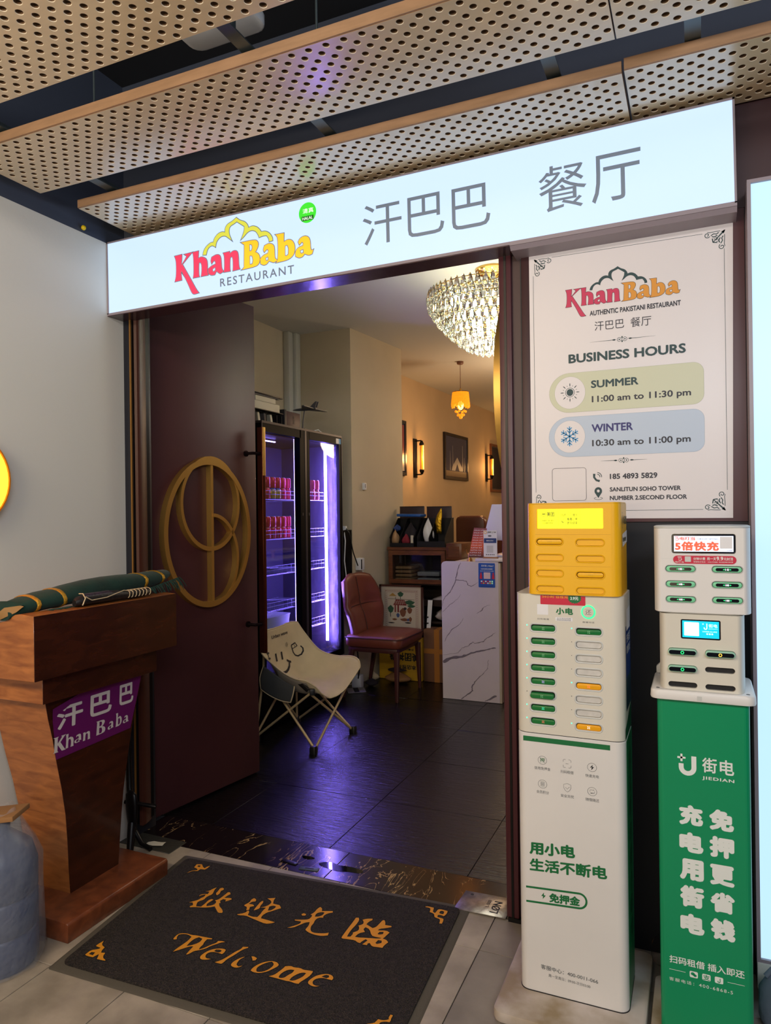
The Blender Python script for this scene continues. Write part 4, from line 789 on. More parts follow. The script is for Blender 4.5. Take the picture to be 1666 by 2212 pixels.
P('leg', MB().tube([(-2.21, 2.312, 0.10), (-2.195, 2.29, 0.055), (-2.175, 2.262, 0.012)], [.018, .017, .014], 10), MATS['black_metal'], sd, smooth=60)
P('leg', MB().tube([(-2.205, 2.315, 0.075), (-2.16, 2.315, 0.02), (-2.105, 2.305, 0.012)], [.012, .011, .010], 8), MATS['black_metal'], sd, smooth=60)
P('arm', MB().tube([(-2.245, 2.31, 0.186), (-2.19, 2.32, 0.184), (-2.118, 2.355, 0.168)], 0.009, 8), MATS['black_metal'], sd, smooth=60)
tag(P('paper_scrap', MB().grid([[(-2.165 + 0.018*i, 2.335 + 0.012*j + 0.004*i, 0.003 + 0.006*abs(sin(i*1.3 + j))) for i in range(5)] for j in range(4)]), mat('paper_white', (214, 208, 190), 0.8), smooth=30),
    'crumpled scrap of white paper on the floor behind the lectern', 'paper')
# ================================================================ WELCOME MAT
def mat_coil():
    m = mat('mat_pile', (62, 54, 50), 0.9)
    nt = m.node_tree; b = nt.nodes['Principled BSDF']
    tc = nt.nodes.new('ShaderNodeTexCoord')
    vn = nt.nodes.new('ShaderNodeTexVoronoi'); vn.inputs['Scale'].default_value = 210; vn.feature = 'F1'
    nz = nt.nodes.new('ShaderNodeTexNoise'); nz.inputs['Scale'].default_value = 130; nz.inputs['Detail'].default_value = 3; nz.inputs['Distortion'].default_value = 2.0
    nt.links.new(tc.outputs['Object'], vn.inputs['Vector']); nt.links.new(tc.outputs['Object'], nz.inputs['Vector'])
    r = nt.nodes.new('ShaderNodeValToRGB')
    r.color_ramp.elements[0].position = 0.38; r.color_ramp.elements[0].color = (*lin((16, 13, 12)), 1)
    r.color_ramp.elements[1].position = 0.62; r.color_ramp.elements[1].color = (*lin((62, 52, 47)), 1)
    nt.links.new(nz.outputs['Fac'], r.inputs['Fac']); nt.links.new(r.outputs['Color'], b.inputs['Base Color'])
    ad = nt.nodes.new('ShaderNodeMath'); ad.operation = 'ADD'
    nt.links.new(vn.outputs['Distance'], ad.inputs[0]); nt.links.new(nz.outputs['Fac'], ad.inputs[1])
    bp = nt.nodes.new('ShaderNodeBump'); bp.inputs['Strength'].default_value = 1.0; bp.inputs['Distance'].default_value = 0.006
    nt.links.new(ad.outputs[0], bp.inputs['Height']); nt.links.new(bp.outputs['Normal'], b.inputs['Normal'])
mat_coil()
mat('mat_rubber', (84, 78, 68), 0.75, bump=(120, 0.1))
mat('mat_yellow', (226, 150, 24), 0.7, bump=(300, 0.3))
mat('mat_gap_shadow', (14, 11, 10), 0.9)
wm = T('welcome_mat', 'dark brown coil doormat with yellow Chinese greeting and Welcome lettering', 'mat', (-1.33, 1.98, 0.0))
def insetq(q, d):
    c = V((sum(p[0] for p in q)/4, sum(p[1] for p in q)/4))
    out = []
    for i in range(4):
        a, b, e = V(q[i-1]), V(q[i]), V(q[(i+1) % 4])
        out.append(tuple(b + ((a-b).normalized()+(e-b).normalized())*d))
    return out
MQ = [(-1.864, 1.585), (-0.704, 1.628), (-0.752, 2.413), (-1.951, 2.337)]
def roundq(q, r):
    out = []
    for i in range(4):
        a, b, e = V(q[i-1]), V(q[i]), V(q[(i+1) % 4]); d1 = (a-b).normalized()*r; d2 = (e-b).normalized()*r
        for k in range(5):
            t = k/4; out.append(tuple(b + d1*(1-t)**2 + d2*t**2))
    return out
mb = MB(); lo = roundq(MQ, 0.012); hi = roundq(insetq(MQ, 0.006), 0.012)
mb.loft([[(x, y, 0.0005) for x, y in lo], [(x, y, 0.004) for x, y in hi]])
P('rubber_border', mb, MATS['mat_rubber'], wm, smooth=40)
pi_ = roundq(insetq(MQ, 0.036), 0.025); pj = roundq(insetq(MQ, 0.030), 0.025)
P('pile', MB().loft([[(x, y, 0.0041) for x, y in pj], [(x, y, 0.0095) for x, y in pj], [(x, y, 0.0112) for x, y in pi_]]), MATS['mat_pile'], wm, smooth=30)
PM_ = ((0, 0, 0.0112), (1, 0, 0), (0, 1, 0))
for n, lp in MAT_GLYPHS:
    nm = 'corner_motif' if n[0] == 'o' and len(n) == 3 else 'letter' if n in ('W', 'e1', 'l', 'c', 'o', 'm', 'e2') else 'character'
    lp = [chaikin(l, 60, 1) for l in lp]
    out = [l for l in lp]
    FP(wm, 'inlay_shadow', out, PM_, MATS['mat_gap_shadow'], 0.0003, 0.0035)  # dark outline painted as the shadow around each inlaid glyph
    FP(wm, nm, out, PM_, MATS['mat_yellow'], 0.0008)

# metal floor-spring cover at the right jamb
fp = T('floor_plate', 'worn steel floor-spring cover plate at the right door jamb', 'plate', (-0.70, 2.45, 0.0))
mat('steel_plate', (168, 162, 156), 0.28, metal=0.85, noise=(40, 0.35), bump=(60, 0.06))
P('plate', MB().ext([(-0.806, 2.378), (-0.622, 2.385), (-0.622, 2.516), (-0.802, 2.508)], 'z', 0.0018, 0.0055), MATS['steel_plate'], fp, bevel=0.001)
mat('print_black', (26, 26, 30), 0.6)
PT = ((-0.655, 2.402, 0.0055), (0, 1, 0), (-1, 0, 0))
TX(fp, 'LØN', (0.0, 0.0, 0.075, 0.030), PT, MATS['print_black'], 0.01)
TX(fp, 'L-500', (0.028, 0.040, 0.074, 0.052), PT, MATS['print_black'])
for q in ((-0.772, 2.49),): P('screw', MB().lathe([(0.0001, 0.0062), (0.006, 0.006), (0.0065, 0.0052)], (*q, 0), 12), MATS['print_black'], fp)
# metal strips and a puddle left on the threshold
for i, (c, a, l, lab) in enumerate((((-1.52, 2.448), -0.12, 0.075, 'dark metal hinge strip lying on the threshold edge beside the mat'), ((-1.42, 2.430), 0.16, 0.080, 'bright metal hinge strip lying on the threshold, nearer the puddle'))):
    o = T('metal_strip', lab, 'metal strip', (*c, 0.0016), a)
    P('strip', MB().box(-l/2, l/2, -0.011, 0.011, 0.0, 0.003), MATS['galv'] if i else MATS['black_metal'], o, world=False, bevel=0.001)
    P('slot', MB().box(-l*0.2, l*0.25, -0.004, 0.004, 0.003, 0.0034), MATS['print_black'], o, world=False)
    P('screw', MB().lathe([(0.0001, 0.0042), (0.0045, 0.004), (0.005, 0.003)], (l*0.38, 0, 0), 10), MATS['galv'], o, world=False)
mat('water', (6, 6, 10), 0.04, spec=0.6)
for pts_, lab in (([(-1.40, 2.50), (-1.36, 2.515), (-1.33, 2.50), (-1.27, 2.51), (-1.21, 2.50), (-1.215, 2.475), (-1.27, 2.47), (-1.30, 2.455), (-1.36, 2.462), (-1.41, 2.478)], 'larger dark puddle of water on the marble threshold'),
                  ([(-1.50, 2.515), (-1.47, 2.525), (-1.44, 2.515), (-1.45, 2.498), (-1.49, 2.497)], 'small dark water spot left of the puddle on the threshold')):
    me = flat_mesh([chaikin(pts_, 100, 2)]); me.transform(Matrix.Translation((0, 0, 0.0022)))
    me.name = 'puddle'; me.materials.clear(); tag(link('puddle', me, MATS['water']), lab, 'puddle')

# ================================================================ OPENING HOURS POSTER
mat('poster_paper', (226, 222, 226), 0.32)
mat('ink_teal', (24, 62, 68), 0.5)
mat('ink_black', (34, 36, 52), 0.5)
mat('ink_red', (206, 46, 92), 0.5)
mat('ink_amber', (222, 150, 44), 0.5)
mat('pill_green', (204, 208, 182), 0.4)
mat('pill_green_edge', (160, 168, 138), 0.4)
mat('pill_blue', (186, 202, 224), 0.4)
mat('pill_blue_edge', (140, 162, 190), 0.4)
mat('ink_navy', (44, 44, 116), 0.5)
mat('ink_sky', (52, 148, 208), 0.5)
mat('ink_rose', (214, 100, 84), 0.5)
po = T('hours_poster', 'large white poster with restaurant logo and business hours right of the doorway', 'poster', (-0.215, 2.385, 1.38))
P('sheet', MB().ext([(-0.527, 1.372), (0.094, 1.370), (0.104, 2.266), (-0.517, 2.271)], 'y', 2.3845, 2.3862), MATS['poster_paper'], po)
PP = XZ(2.3845)
PR = lambda nm, shapes, m, off=0.0004: prints(po, nm, shapes, PP, MATS[m], off)
# border
def line(a, b, w): return stroke([a, b], w)
B0, B1, C0, C1 = -0.4990, 0.0795, 1.3965, 2.2385
PR('border_line', [line((B0, 1.46), (B0, 2.185), .0012), line((B1, 1.455), (B1, 2.185), .0012), line((-0.437, C1), (0.020, C1), .0012), line((-0.44, C0), (0.012, C0), .0012)], 'ink_teal')
def spiral(cx, cy, r, a0, turns, n=22): return [(cx + r*(1-0.75*i/n)*cos(a0+turns*2*pi*i/n), cy + r*(1-0.75*i/n)*sin(a0+turns*2*pi*i/n)) for i in range(n+1)]
def ornament(cx, cy, sx, sy):
    T2 = lambda p: [(cx+sx*x, cy+sy*y) for x, y in p]
    sh = []
    def st_(path, w): sh.append(stroke(T2(path), w))
    st_([(0.002, 0.002), (0.034, 0.034)], [.0048, .0022]); st_([(0.0, 0.0), (0.008, 0.008)], [.0005, .010])
    st_([(0.034, 0.034), (0.036, 0.022)], .003); st_([(0.034, 0.034), (0.022, 0.036)], .003)
    st_(spiral(0.050, 0.010, 0.0085, 2.6, -1.2), .0022); st_(spiral(0.010, 0.050, 0.0085, -1.0, 1.2), .0022)
    st_([(0.014, 0.002), (0.026, 0.002), (0.042, 0.003), (0.050, 0.0015)], .0018); st_([(0.002, 0.014), (0.002, 0.026), (0.003, 0.042), (0.0015, 0.050)], .0018)
    st_([(0.018, 0.006), (0.024, 0.010), (0.032, 0.008), (0.040, 0.013)], .0028); st_([(0.006, 0.018), (0.010, 0.024), (0.008, 0.032), (0.013, 0.040)], .0028)
    st_([(0.022, 0.014), (0.030, 0.018), (0.037, 0.016)], .003); st_([(0.014, 0.022), (0.018, 0.030), (0.016, 0.037)], .003)
    st_(spiral(0.026, 0.022, 0.005, 0, 0.9), .0016); st_(spiral(0.022, 0.028, 0.005, 1, 0.9), .0016)
    return sh
PR('corner_ornament', ornament(-0.4960, 2.2400, 1, -1), 'ink_teal'); PR('corner_ornament', ornament(0.0830, 2.2420, -1, -1), 'ink_teal')
PR('corner_ornament', ornament(-0.5005, 1.3950, 1, 1), 'ink_teal'); PR('corner_ornament', ornament(0.0745, 1.3925, -1, 1), 'ink_teal')
# logo, the same drawing as the sign's
sx_ = (-0.0453+0.3932)/(1.007-0.3647)
def LGm(p): return (-0.3932 + (p[0]-0.3647)*sx_, 2.0650 + (p[1]-0.083)*sx_*1.02)
for n, lp in LOGO:
    q = [chaikin([LGm(p) for p in l]) for l in lp]
    if n == 'arch': FP(po, 'logo_arch', q, PP, MATS['ink_teal'], 0.0004); continue
    FP(po, 'letter_outline', q[:1], PP, MATS['ink_black'], 0.0005, 0.0011)
    FP(po, 'letter', q[:1], PP, MATS['ink_red' if n in ('K', 'h', 'a', 'n') else 'ink_amber'], 0.0008)
    for hole in q[1:]:
        FP(po, 'letter_gap', [hole], PP, MATS['ink_black'], 0.0011); FP(po, 'letter_gap', [hole], PP, MATS['poster_paper'], 0.0013, -0.0010)
TP = lambda s, box, m, w=0.0, **k: TX(po, s, box, PP, MATS[m], w, 0.0009, **k)
TP('AUTHENTIC PAKISTANI RESTAURANT', (-0.3172, 2.0290, -0.0436, 2.0455), 'ink_black', 0.02)
TP('汗巴巴', (-0.3024, 1.979, -0.2115, 2.0085), 'ink_black'); TP('餐厅', (-0.1918, 1.978, -0.1301, 2.0085), 'ink_black')
TP('BUSINESS HOURS', (-0.3865, 1.8810, -0.0309, 1.9110), 'ink_teal', 0.022)
def divider(cx, cy, w):
    sh = [stroke([(cx-w, cy), (cx-0.035, cy), (cx-0.02, cy)], [.0003, .0016, .0010]), stroke([(cx+w, cy), (cx+0.035, cy), (cx+0.02, cy)], [.0003, .0016, .0010])]
    for d in (-1, 1):
        sh.append(stroke(arc(cx+d*0.0085, cy, .0062, .0062, 0, 345, 22), .0014, True)); sh.append([arc(cx+d*0.0085, cy, .0022, .0022, 0, 330, 10)])
        sh.append([[(cx+d*0.018, cy), (cx+d*0.024, cy+.0026), (cx+d*0.034, cy), (cx+d*0.024, cy-.0026)]])
        sh.append([arc(cx, cy+d*0.0065, .0024, .0032, 0, 330, 10)])
    PR('divider', sh, 'ink_teal')
divider(-0.2180, 1.9435, 0.100); divider(-0.2180, 1.5570, 0.071)
for z0, z1, x0, a, b in ((1.7209, 1.8491, -0.4500, 'pill_green', 'pill_green_edge'), (1.5749, 1.7054, -0.4530, 'pill_blue', 'pill_blue_edge')):
    r = (z1-z0)/2; lo_ = []
    o1 = arc(x0+r, (z0+z1)/2, r, r, 90, 270, 20) + arc(0.0182-0.03, z0+0.03, .03, .03, -90, 0, 6) + arc(0.0182-0.03, z1-0.03, .03, .03, 0, 90, 6)
    FP(po, 'hours_pill', [o1], PP, MATS[b], 0.0004, 0.0007); FP(po, 'hours_pill', [o1], PP, MATS[a], 0.0006)
for cx, cz, e in ((-0.3835, 1.785, 'pill_green_edge'), (-0.3860, 1.641, 'pill_blue_edge')):
    FP(po, 'icon_disc', [arc(cx, cz, .0492, .0525, 0, 354, 47)], PP, MATS[e], 0.0008, 0.0006); FP(po, 'icon_disc', [arc(cx, cz, .0492, .0525, 0, 354, 47)], PP, MATS['poster_paper'], 0.0010)
cx, cz = -0.3832, 1.786
sh = [[arc(cx, cz, .0108, .0115, 0, 345, 23)], stroke(arc(cx, cz, .0142, .0150, 0, 345, 23), .0016, True)]
for k in range(16):
    a = 2*pi*k/16; r0, r1 = (.0195, .0305) if k % 2 == 0 else (.0205, .0245)
    sh.append(stroke([(cx+r0*cos(a), cz+r0*sin(a)), (cx+(r0+r1)/2*cos(a), cz+(r0+r1)/2*sin(a)), (cx+r1*cos(a), cz+r1*sin(a))], [.0012, .0030, .0012] if k % 2 == 0 else .0012))
PR('sun_icon', sh, 'ink_teal', 0.0014)
cx, cz = -0.3862, 1.642; sh = []
for k in range(6):
    a = pi/2 + k*pi/3; R_ = lambda r, t: (cx+r*cos(a)-t*sin(a), cz+(r*sin(a)+t*cos(a))*1.05)
    sh += [stroke([R_(0, 0), R_(.031, 0)], .0036), stroke([R_(.0115, 0), R_(.019, .008)], .003), stroke([R_(.0115, 0), R_(.019, -.008)], .003), stroke([R_(.020, 0), R_(.0275, .0075)], .003), stroke([R_(.020, 0), R_(.0275, -.0075)], .003)]
PR('snowflake_icon', sh, 'ink_sky', 0.0014)
TP('SUMMER', (-0.3160, 1.7945, -0.1702, 1.8195), 'ink_teal', 0.022); TP('11:00 am to 11:30 pm', (-0.3140, 1.7420, -0.0179, 1.7690), 'ink_black', 0.016)
TP('WINTER', (-0.3158, 1.6515, -0.1885, 1.6770), 'ink_navy', 0.022); TP('10:30 am to 11:00 pm', (-0.3148, 1.5995, -0.0205, 1.6265), 'ink_black', 0.016)
PR('code_frame', [stroke(rrect(-0.4443, -0.3350, 1.4308, 1.5379, .009), .0012, True)], 'ink_black')
ph = [stroke([(-0.3095, 1.5165), (-0.3100, 1.505), (-0.303, 1.4955), (-0.2925, 1.4925)], [.0075, .0065, .0065, .0075]),
      stroke(arc(-0.3010, 1.5060, .009, .009, -5, 85, 8), .0022), stroke(arc(-0.3010, 1.5060, .0145, .0145, -5, 85, 8), .0022)]
PR('phone_icon', ph, 'ink_teal')
pin_o = arc(-0.2975, 1.4600, .0118, .0128, -25, 205, 20) + [(-0.2975, 1.4375)]
PR('pin_icon', [[pin_o, arc(-0.2975, 1.4605, .0045, .0048, 0, 340, 17)], stroke(arc(-0.2975, 1.4365, .013, .0038, 115, 425, 22), .0012)], 'ink_teal')
TP('185 4893 5829', (-0.2609, 1.4975, -0.1180, 1.5150), 'ink_black', 0.02)
TP('SANLITUN SOHO TOWER', (-0.2615, 1.4575, -0.0506, 1.4715), 'ink_black', 0.02); TP('NUMBER 2.SECOND FLOOR', (-0.2618, 1.4300, -0.0333, 1.4440), 'ink_black', 0.02)
# ================================================================ POWER-BANK CABINETS AND THEIR STANDS
mat('abs_cream', (214, 210, 198), 0.38, noise=(3, 0.05))
mat('abs_white', (222, 220, 218), 0.36, noise=(4, 0.05))
mat('abs_grey', (198, 200, 198), 0.4)
mat('abs_yellow', (236, 178, 14), 0.32)
mat('yellow_deep', (206, 148, 10), 0.4)
mat('slot_black', (12, 13, 20), 0.5)
mat('slot_filler', (206, 204, 200), 0.4, noise=(60, 0.12))
mat('bank_green', (18, 112, 52), 0.3)
mat('bank_amber', (238, 168, 20), 0.3)
mat('bank_mint', (124, 206, 160), 0.3)
mat('bank_glass', (14, 18, 26), 0.12)
mat('print_green', (4, 106, 56), 0.5)
mat('print_grey', (92, 96, 98), 0.5)
mat('print_white', (226, 232, 230), 0.45)
mat('led_green', (20, 220, 90), 0.4, emit=(40, 255, 130), es=2.0)
mat('led_mint', (60, 240, 190), 0.4, emit=(70, 255, 200), es=1.5)
mat('led_amber', (255, 190, 60), 0.4, emit=(255, 190, 70), es=2.0)
mat('led_red', (255, 80, 80), 0.4, emit=(255, 96, 92), es=1.4)
mat('led_violet', (190, 150, 255), 0.4, emit=(200, 160, 255), es=1.5)
mat('led_white', (255, 255, 255), 0.4, emit=(245, 250, 255), es=1.8)
mat('led_dim', (150, 200, 160), 0.4, emit=(150, 210, 165), es=0.35)
mat('screen_yellow', (236, 232, 20), 0.25, emit=(244, 246, 18), es=1.0)
mat('screen_white', (220, 226, 240), 0.25, emit=(214, 226, 255), es=0.95)
mat('screen_cyan', (10, 180, 210), 0.25, emit=(0, 186, 214), es=0.9)
mat('screen_cyan_pale', (200, 232, 244), 0.25, emit=(200, 236, 250), es=0.9)
mat('screen_ink', (70, 74, 20), 0.4)
mat('screen_orange', (214, 96, 66), 0.4, emit=(214, 96, 66), es=0.55)
mat('sticker_red', (196, 24, 62), 0.4)
mat('sticker_gold', (236, 170, 40), 0.4)
mat('code_white', (226, 226, 230), 0.4)
def device(parent, m, x0, x1, y0, y1, z0, z1, r, holes, margin=None, nm='body', bev=0.003, d=0.009):
    """a cabinet shell with real slots: a rounded column with a notch in front, and a pierced front plate set flush into it"""
    k = margin or r; rx = k
    a, b = x0+k, x1-k
    prof = [(a, y0), (a, y0+d), (b, y0+d), (b, y0)] + arc(b, y0+r, rx, r, -90, 0, 9)[1:] + arc(x1-r*.6, y1-r*.6, r*.6, r*.6, 0, 90, 5) + arc(x0+r*.6, y1-r*.6, r*.6, r*.6, 90, 180, 5) + arc(a, y0+r, rx, r, 180, 270, 9)[:-1]
    P(nm, MB().ext(prof, 'z', z0, z1), m, parent, smooth=50)
    loops = [[(a, z0), (b, z0), (b, z1), (a, z1)]] + holes
    me = flat_mesh(loops); mb = MB(); bm = mb.bm; bm.from_mesh(me); bpy.data.meshes.remove(me)
    bmesh.ops.remove_doubles(bm, verts=bm.verts, dist=1e-6)
    g = bmesh.ops.extrude_face_region(bm, geom=list(bm.faces))
    for e in g['geom']:
        if isinstance(e, bmesh.types.BMVert): e.co.z += 1
    for v_ in bm.verts: v_.co = (v_.co.x, y0 + d*v_.co.z, v_.co.y)
    return P('front_plate', mb, m, parent, smooth=30)
def rim(parent, m, box, w, y, grow=0.0025, n=8, nm='slot_rim', t=0.0012):
    x0, x1, z0, z1 = box
    o = pill(x0-grow, x1+grow, z0-grow, z1+grow, n); i = pill(x0, x1, z0, z1, n)
    mb = MB()
    k = len(o)
    vo = [mb.v((p[0], y, p[1])) for p in o]; vi = [mb.v((p[0], y, p[1])) for p in i]
    wo = [mb.v((p[0], y-t, p[1])) for p in pill(x0-grow*.6, x1+grow*.6, z0-grow*.6, z1+grow*.6, n)]
    for j in range(k):
        j2 = (j+1) % k
        mb.face([vo[j], vo[j2], wo[j2], wo[j]]); mb.face([wo[j], wo[j2], vi[j2], vi[j]])
    return P(nm, mb, m, parent, smooth=60)
def bank(name, label, m, box, y, depth, group, marks, shape=None):
    """a power bank standing in its slot: shell, icon print, lamp"""
    x0, x1, z0, z1 = box
    t = T(name, label, 'power bank', ((x0+x1)/2, y, z0), group=group)
    prof = (shape or pill)(x0, x1, z0, z1)
    c = ((x0+x1)/2, (z0+z1)/2)
    sh = lambda f: [(c[0]+(p[0]-c[0])*f, c[1]+(p[1]-c[1])*f) for p in prof]
    g = min(z1-z0, 0.016)*0.12
    def ins(d):
        fx_ = 1-2*d/(x1-x0); fz = 1-2*d/(z1-z0); return [(c[0]+(p[0]-c[0])*fx_, c[1]+(p[1]-c[1])*fz) for p in prof]
    P('shell', MB().loft([[(a, y+g, b) for a, b in prof], [(a, y+g*.3, b) for a, b in ins(g*.35)], [(a, y, b) for a, b in ins(g)]][::-1] + [[(a, y+depth, b) for a, b in prof]]), m, t, smooth=50)
    for nm, loops, mm, off in marks: prints(t, nm, loops, XZ(y), MATS[mm], off)
    return t
def xmark(cx, cz, s):
    out = []
    for k in range(4):
        a = pi/4 + k*pi/2; c_, s_ = cos(a), sin(a)
        q = [(s*.35, 0), (s*.62, s*.22), (s, 0), (s*.62, -s*.22)]
        out.append([[(cx+x*c_-y*s_, cz+x*s_+y*c_) for x, y in q]])
    return out

# --- white 16-slot cabinet (upper left) with its column stand
PLK = XZ(2.02)
k1 = T('charging_cabinet', 'cream sixteen-slot power bank cabinet with green and amber packs on white stand', 'charging cabinet', (-0.335, 2.12, 0.768), group='power bank cabinets')
LS = [(-0.4425-.0005*i, -0.3739-.0005*i, 1.0578-.0378*i, 1.0765-.0378*i) for i in range(8)]
RS = [(-0.3168-.0005*i, -0.2484-.0005*i, 1.0545-.0378*i, 1.0728-.0378*i) for i in range(8)]
slotshape = lambda a, b, c, d: rrect(a, b, c, d, (d-c)*0.42, 5)
device(k1, MATS['abs_cream'], -0.487, -0.190, 2.02, 2.222, 0.768, 1.162, 0.030, [slotshape(*s)[::-1] for s in LS+RS], margin=0.032)
P('top_lip', MB().ext(rrect(-0.4872, -0.1898, 2.0198, 2.2222, 0.029, 6), 'z', 1.1622, 1.1632), MATS['abs_cream'], k1)
P('seam', MB().ext(rrect(-0.485, -0.192, 2.0225, 2.219, 0.028, 6), 'z', 0.7655, 0.768), MATS['slot_black'], k1)
for i, s in enumerate(LS+RS):
    def rr(box, g):
        a, b, c, d = box; return rrect(a-g, b+g, c-g, d+g, (d-c)*0.42+g, 5)
    mb = MB(); a_, b_, c_ = rr(s, .0046), rr(s, .0026), rr(s, 0.0)
    va = [mb.v((p[0], 2.0199, p[1])) for p in a_]; vb = [mb.v((p[0], 2.0186, p[1])) for p in b_]; vc_ = [mb.v((p[0], 2.0199, p[1])) for p in c_]
    for j in range(len(a_)):
        j2 = (j+1) % len(a_); mb.face([va[j], va[j2], vb[j2], vb[j]]); mb.face([vb[j], vb[j2], vc_[j2], vc_[j]])
    P('slot_rim', mb, MATS['abs_grey'], k1, smooth=60)
    P('slot_back', MB().box(s[0]-.002, s[1]+.002, 2.0285, 2.0292, s[2]-.002, s[3]+.002), MATS['slot_black'], k1)
for i in (1, 2, 3, 5, 6):
    s = RS[i]; P('slot_door', MB().ext(slotshape(s[0]+.001, s[1]-.001, s[2]+.001, s[3]-.001), 'y', 2.0245, 2.0283), MATS['slot_filler'], k1)
lit = [[arc(-0.4534-.0005*i, 1.0737-.0378*i, .0017, .0017, 0, 330, 11)] for i in range(8) if i != 5] + [[arc(-0.3285-.0005*i, 1.0705-.0378*i, .0017, .0017, 0, 330, 11)] for i in (0, 4, 7)]
prints(k1, 'status_light', lit, PLK, MATS['led_mint'], 0.0006)
prints(k1, 'status_hole', [[arc(-0.4559, 1.0737-.0378*5, .0011, .0011, 0, 330, 11)]] + [[arc(-0.3285-.0005*i, 1.0705-.0378*i, .0011, .0011, 0, 330, 11)] for i in (1, 2, 3, 5, 6)], PLK, MATS['slot_black'], 0.0006)
FP(k1, 'red_sticker', [rrect(-0.4144, -0.2903, 1.1345, 1.1605, .002, 2)], PLK, MATS['sticker_red'], 0.0005)
TX(k1, '24小时 任性充', (-0.4095, 1.1530, -0.3370, 1.1600), PLK, MATS['sticker_gold'], 0.01, 0.0009)
FP(k1, 'price_burst', [[(-0.3195+r*cos(a), min(1.1612, 1.1545+r*sin(a)*.8)) for a, r in [(2*pi*i/32, .0165 if i % 2 else .0195) for i in range(32)]]], PLK, MATS['print_green'], 0.0009)
TX(k1, '3.9元', (-0.3310, 1.1490, -0.3090, 1.1590), PLK, MATS['print_white'], 0.02, 0.0013)
FP(k1, 'code_label', [rrect(-0.4240, -0.3928, 1.1049, 1.1343, .001, 2)], PLK, MATS['code_white'], 0.0005)
TX(k1, '小电', (-0.3715, 1.1075, -0.3241, 1.1270), PLK, MATS['print_green'], 0.03, 0.0006, spacing=1.1)
TX(k1, '扫码租借', (-0.4239, 1.0903, -0.3910, 1.0950), PLK, MATS['print_grey'], 0, 0.0006, spacing=1.4); TX(k1, '按键归还', (-0.2987, 1.0871, -0.2668, 1.0918), PLK, MATS['print_grey'], 0, 0.0006, spacing=1.4)
FP(k1, 'tag_label', [rrect(-0.3730, -0.3258, 1.0895, 1.0998, .001, 2)], PLK, MATS['code_white'], 0.0005)
TX(k1, '支付宝扫码租', (-0.3690, 1.0953, -0.3300, 1.0985), PLK, MATS['print_grey'], 0, 0.0009); TX(k1, '微信扫码免押金', (-0.3690, 1.0908, -0.3300, 1.0942), PLK, MATS['print_grey'], 0, 0.0009)
P('return_button', MB().lathe([(0.0001, 0.0030), (0.0145, 0.0030), (0.0155, 0.0)], (-0.2828, 2.0195, 1.1178), 28, 'y'), MATS['abs_cream'], k1)
prints(k1, 'button_ring', [stroke(arc(-0.2828, 1.1178, .0172, .0172, 0, 350, 35), .0034, True)], PLK, MATS['led_green'], 0.0016)
TX(k1, '还', (-0.2905, 1.1105, -0.2745, 1.1250), PLK, MATS['print_grey'], 0, 0.0036)
# printed poster on the right flank of the cabinet
PS = ((-0.190, 2.035, 0), (0, 1, 0), (0, 0, 1))
mat('flank_blue', (18, 56, 120), 0.4); mat('flank_green', (8, 92, 60), 0.4, noise=(6, 0.2)); mat('flank_dark', (24, 70, 80), 0.4, noise=(14, 0.6), c2=(14, 40, 66))
FP(k1, 'flank_poster', [[(0.03, 0.93), (0.165, 0.93), (0.165, 1.075), (0.03, 1.075)]], PS, MATS['flank_blue'], 0.0005)
FP(k1, 'flank_poster', [[(0.03, 0.84), (0.165, 0.84), (0.165, 0.93), (0.03, 0.93)]], PS, MATS['flank_dark'], 0.0005)
FP(k1, 'flank_poster', [[(0.002, 0.77), (0.165, 0.77), (0.165, 0.84), (0.002, 0.80)]], PS, MATS['flank_green'], 0.0005)
TX(k1, '充电宝', (0.05, 1.025, 0.15, 1.052), PS, MATS['print_white'], 0, 0.0009); TX(k1, '随借随还', (0.05, 0.995, 0.15, 1.018), PS, MATS['print_white'], 0, 0.0009)
FP(k1, 'flank_label', [[(0.05, 1.06), (0.15, 1.06), (0.15, 1.12), (0.05, 1.12)]], PS, MATS['code_white'], 0.0007)
GR = 'green power packs in the cream cabinet'; ordn = ['top', 'second', 'third', 'fourth', 'fifth', 'sixth', 'seventh', 'bottom']
mk = ['led_dim', 'led_dim', 'led_dim', 'led_dim', 'led_violet', 'led_dim', 'led_mint', 'led_red']
for i, s in enumerate(LS):
    out = 0.010 if i == 5 else 0.0
    b_ = (s[0]+.0012-out*.15, s[1]-.0012-out*.15, s[2]-out*.08, s[3]-.0040-out*.08)
    lab = 'green power bank sticking out of the sixth slot, left column of the cream cabinet' if i == 5 else 'green power bank in the %s slot of the cream cabinet\'s left column' % ordn[i]
    bank('power_bank', lab, MATS['bank_green'], b_, 2.0222-out*1.1, 0.0062+out*1.1, GR, [('lamp', xmark((b_[0]+b_[1])/2, (b_[2]+b_[3])/2, .0044), mk[i], 0.0004)], slotshape)
s = RS[0]; b_ = (s[0]+.0012, s[1]-.0012, s[2], s[3]-.004)
bank('power_bank', 'green power bank in the top slot of the cream cabinet\'s right column', MATS['bank_green'], b_, 2.0222, .0062, GR, [('lamp', xmark((b_[0]+b_[1])/2, (b_[2]+b_[3])/2, .0044), 'led_dim', 0.0004)], slotshape)
for i, mm, lab in ((4, 'led_red', 'amber power bank with a red lamp in the cream cabinet\'s right column'), (7, 'led_white', 'amber power bank with a white lamp in the bottom right slot of the cream cabinet')):
    s = RS[i]; b_ = (s[0]+.0012, s[1]-.0012, s[2], s[3]-.003)
    bank('power_bank', lab, MATS['bank_amber'], b_, 2.0222, .0062, 'amber power packs in the cream cabinet', [('lamp', xmark((b_[0]+b_[1])/2, (b_[2]+b_[3])/2, .0046), mm, 0.0004)], slotshape)

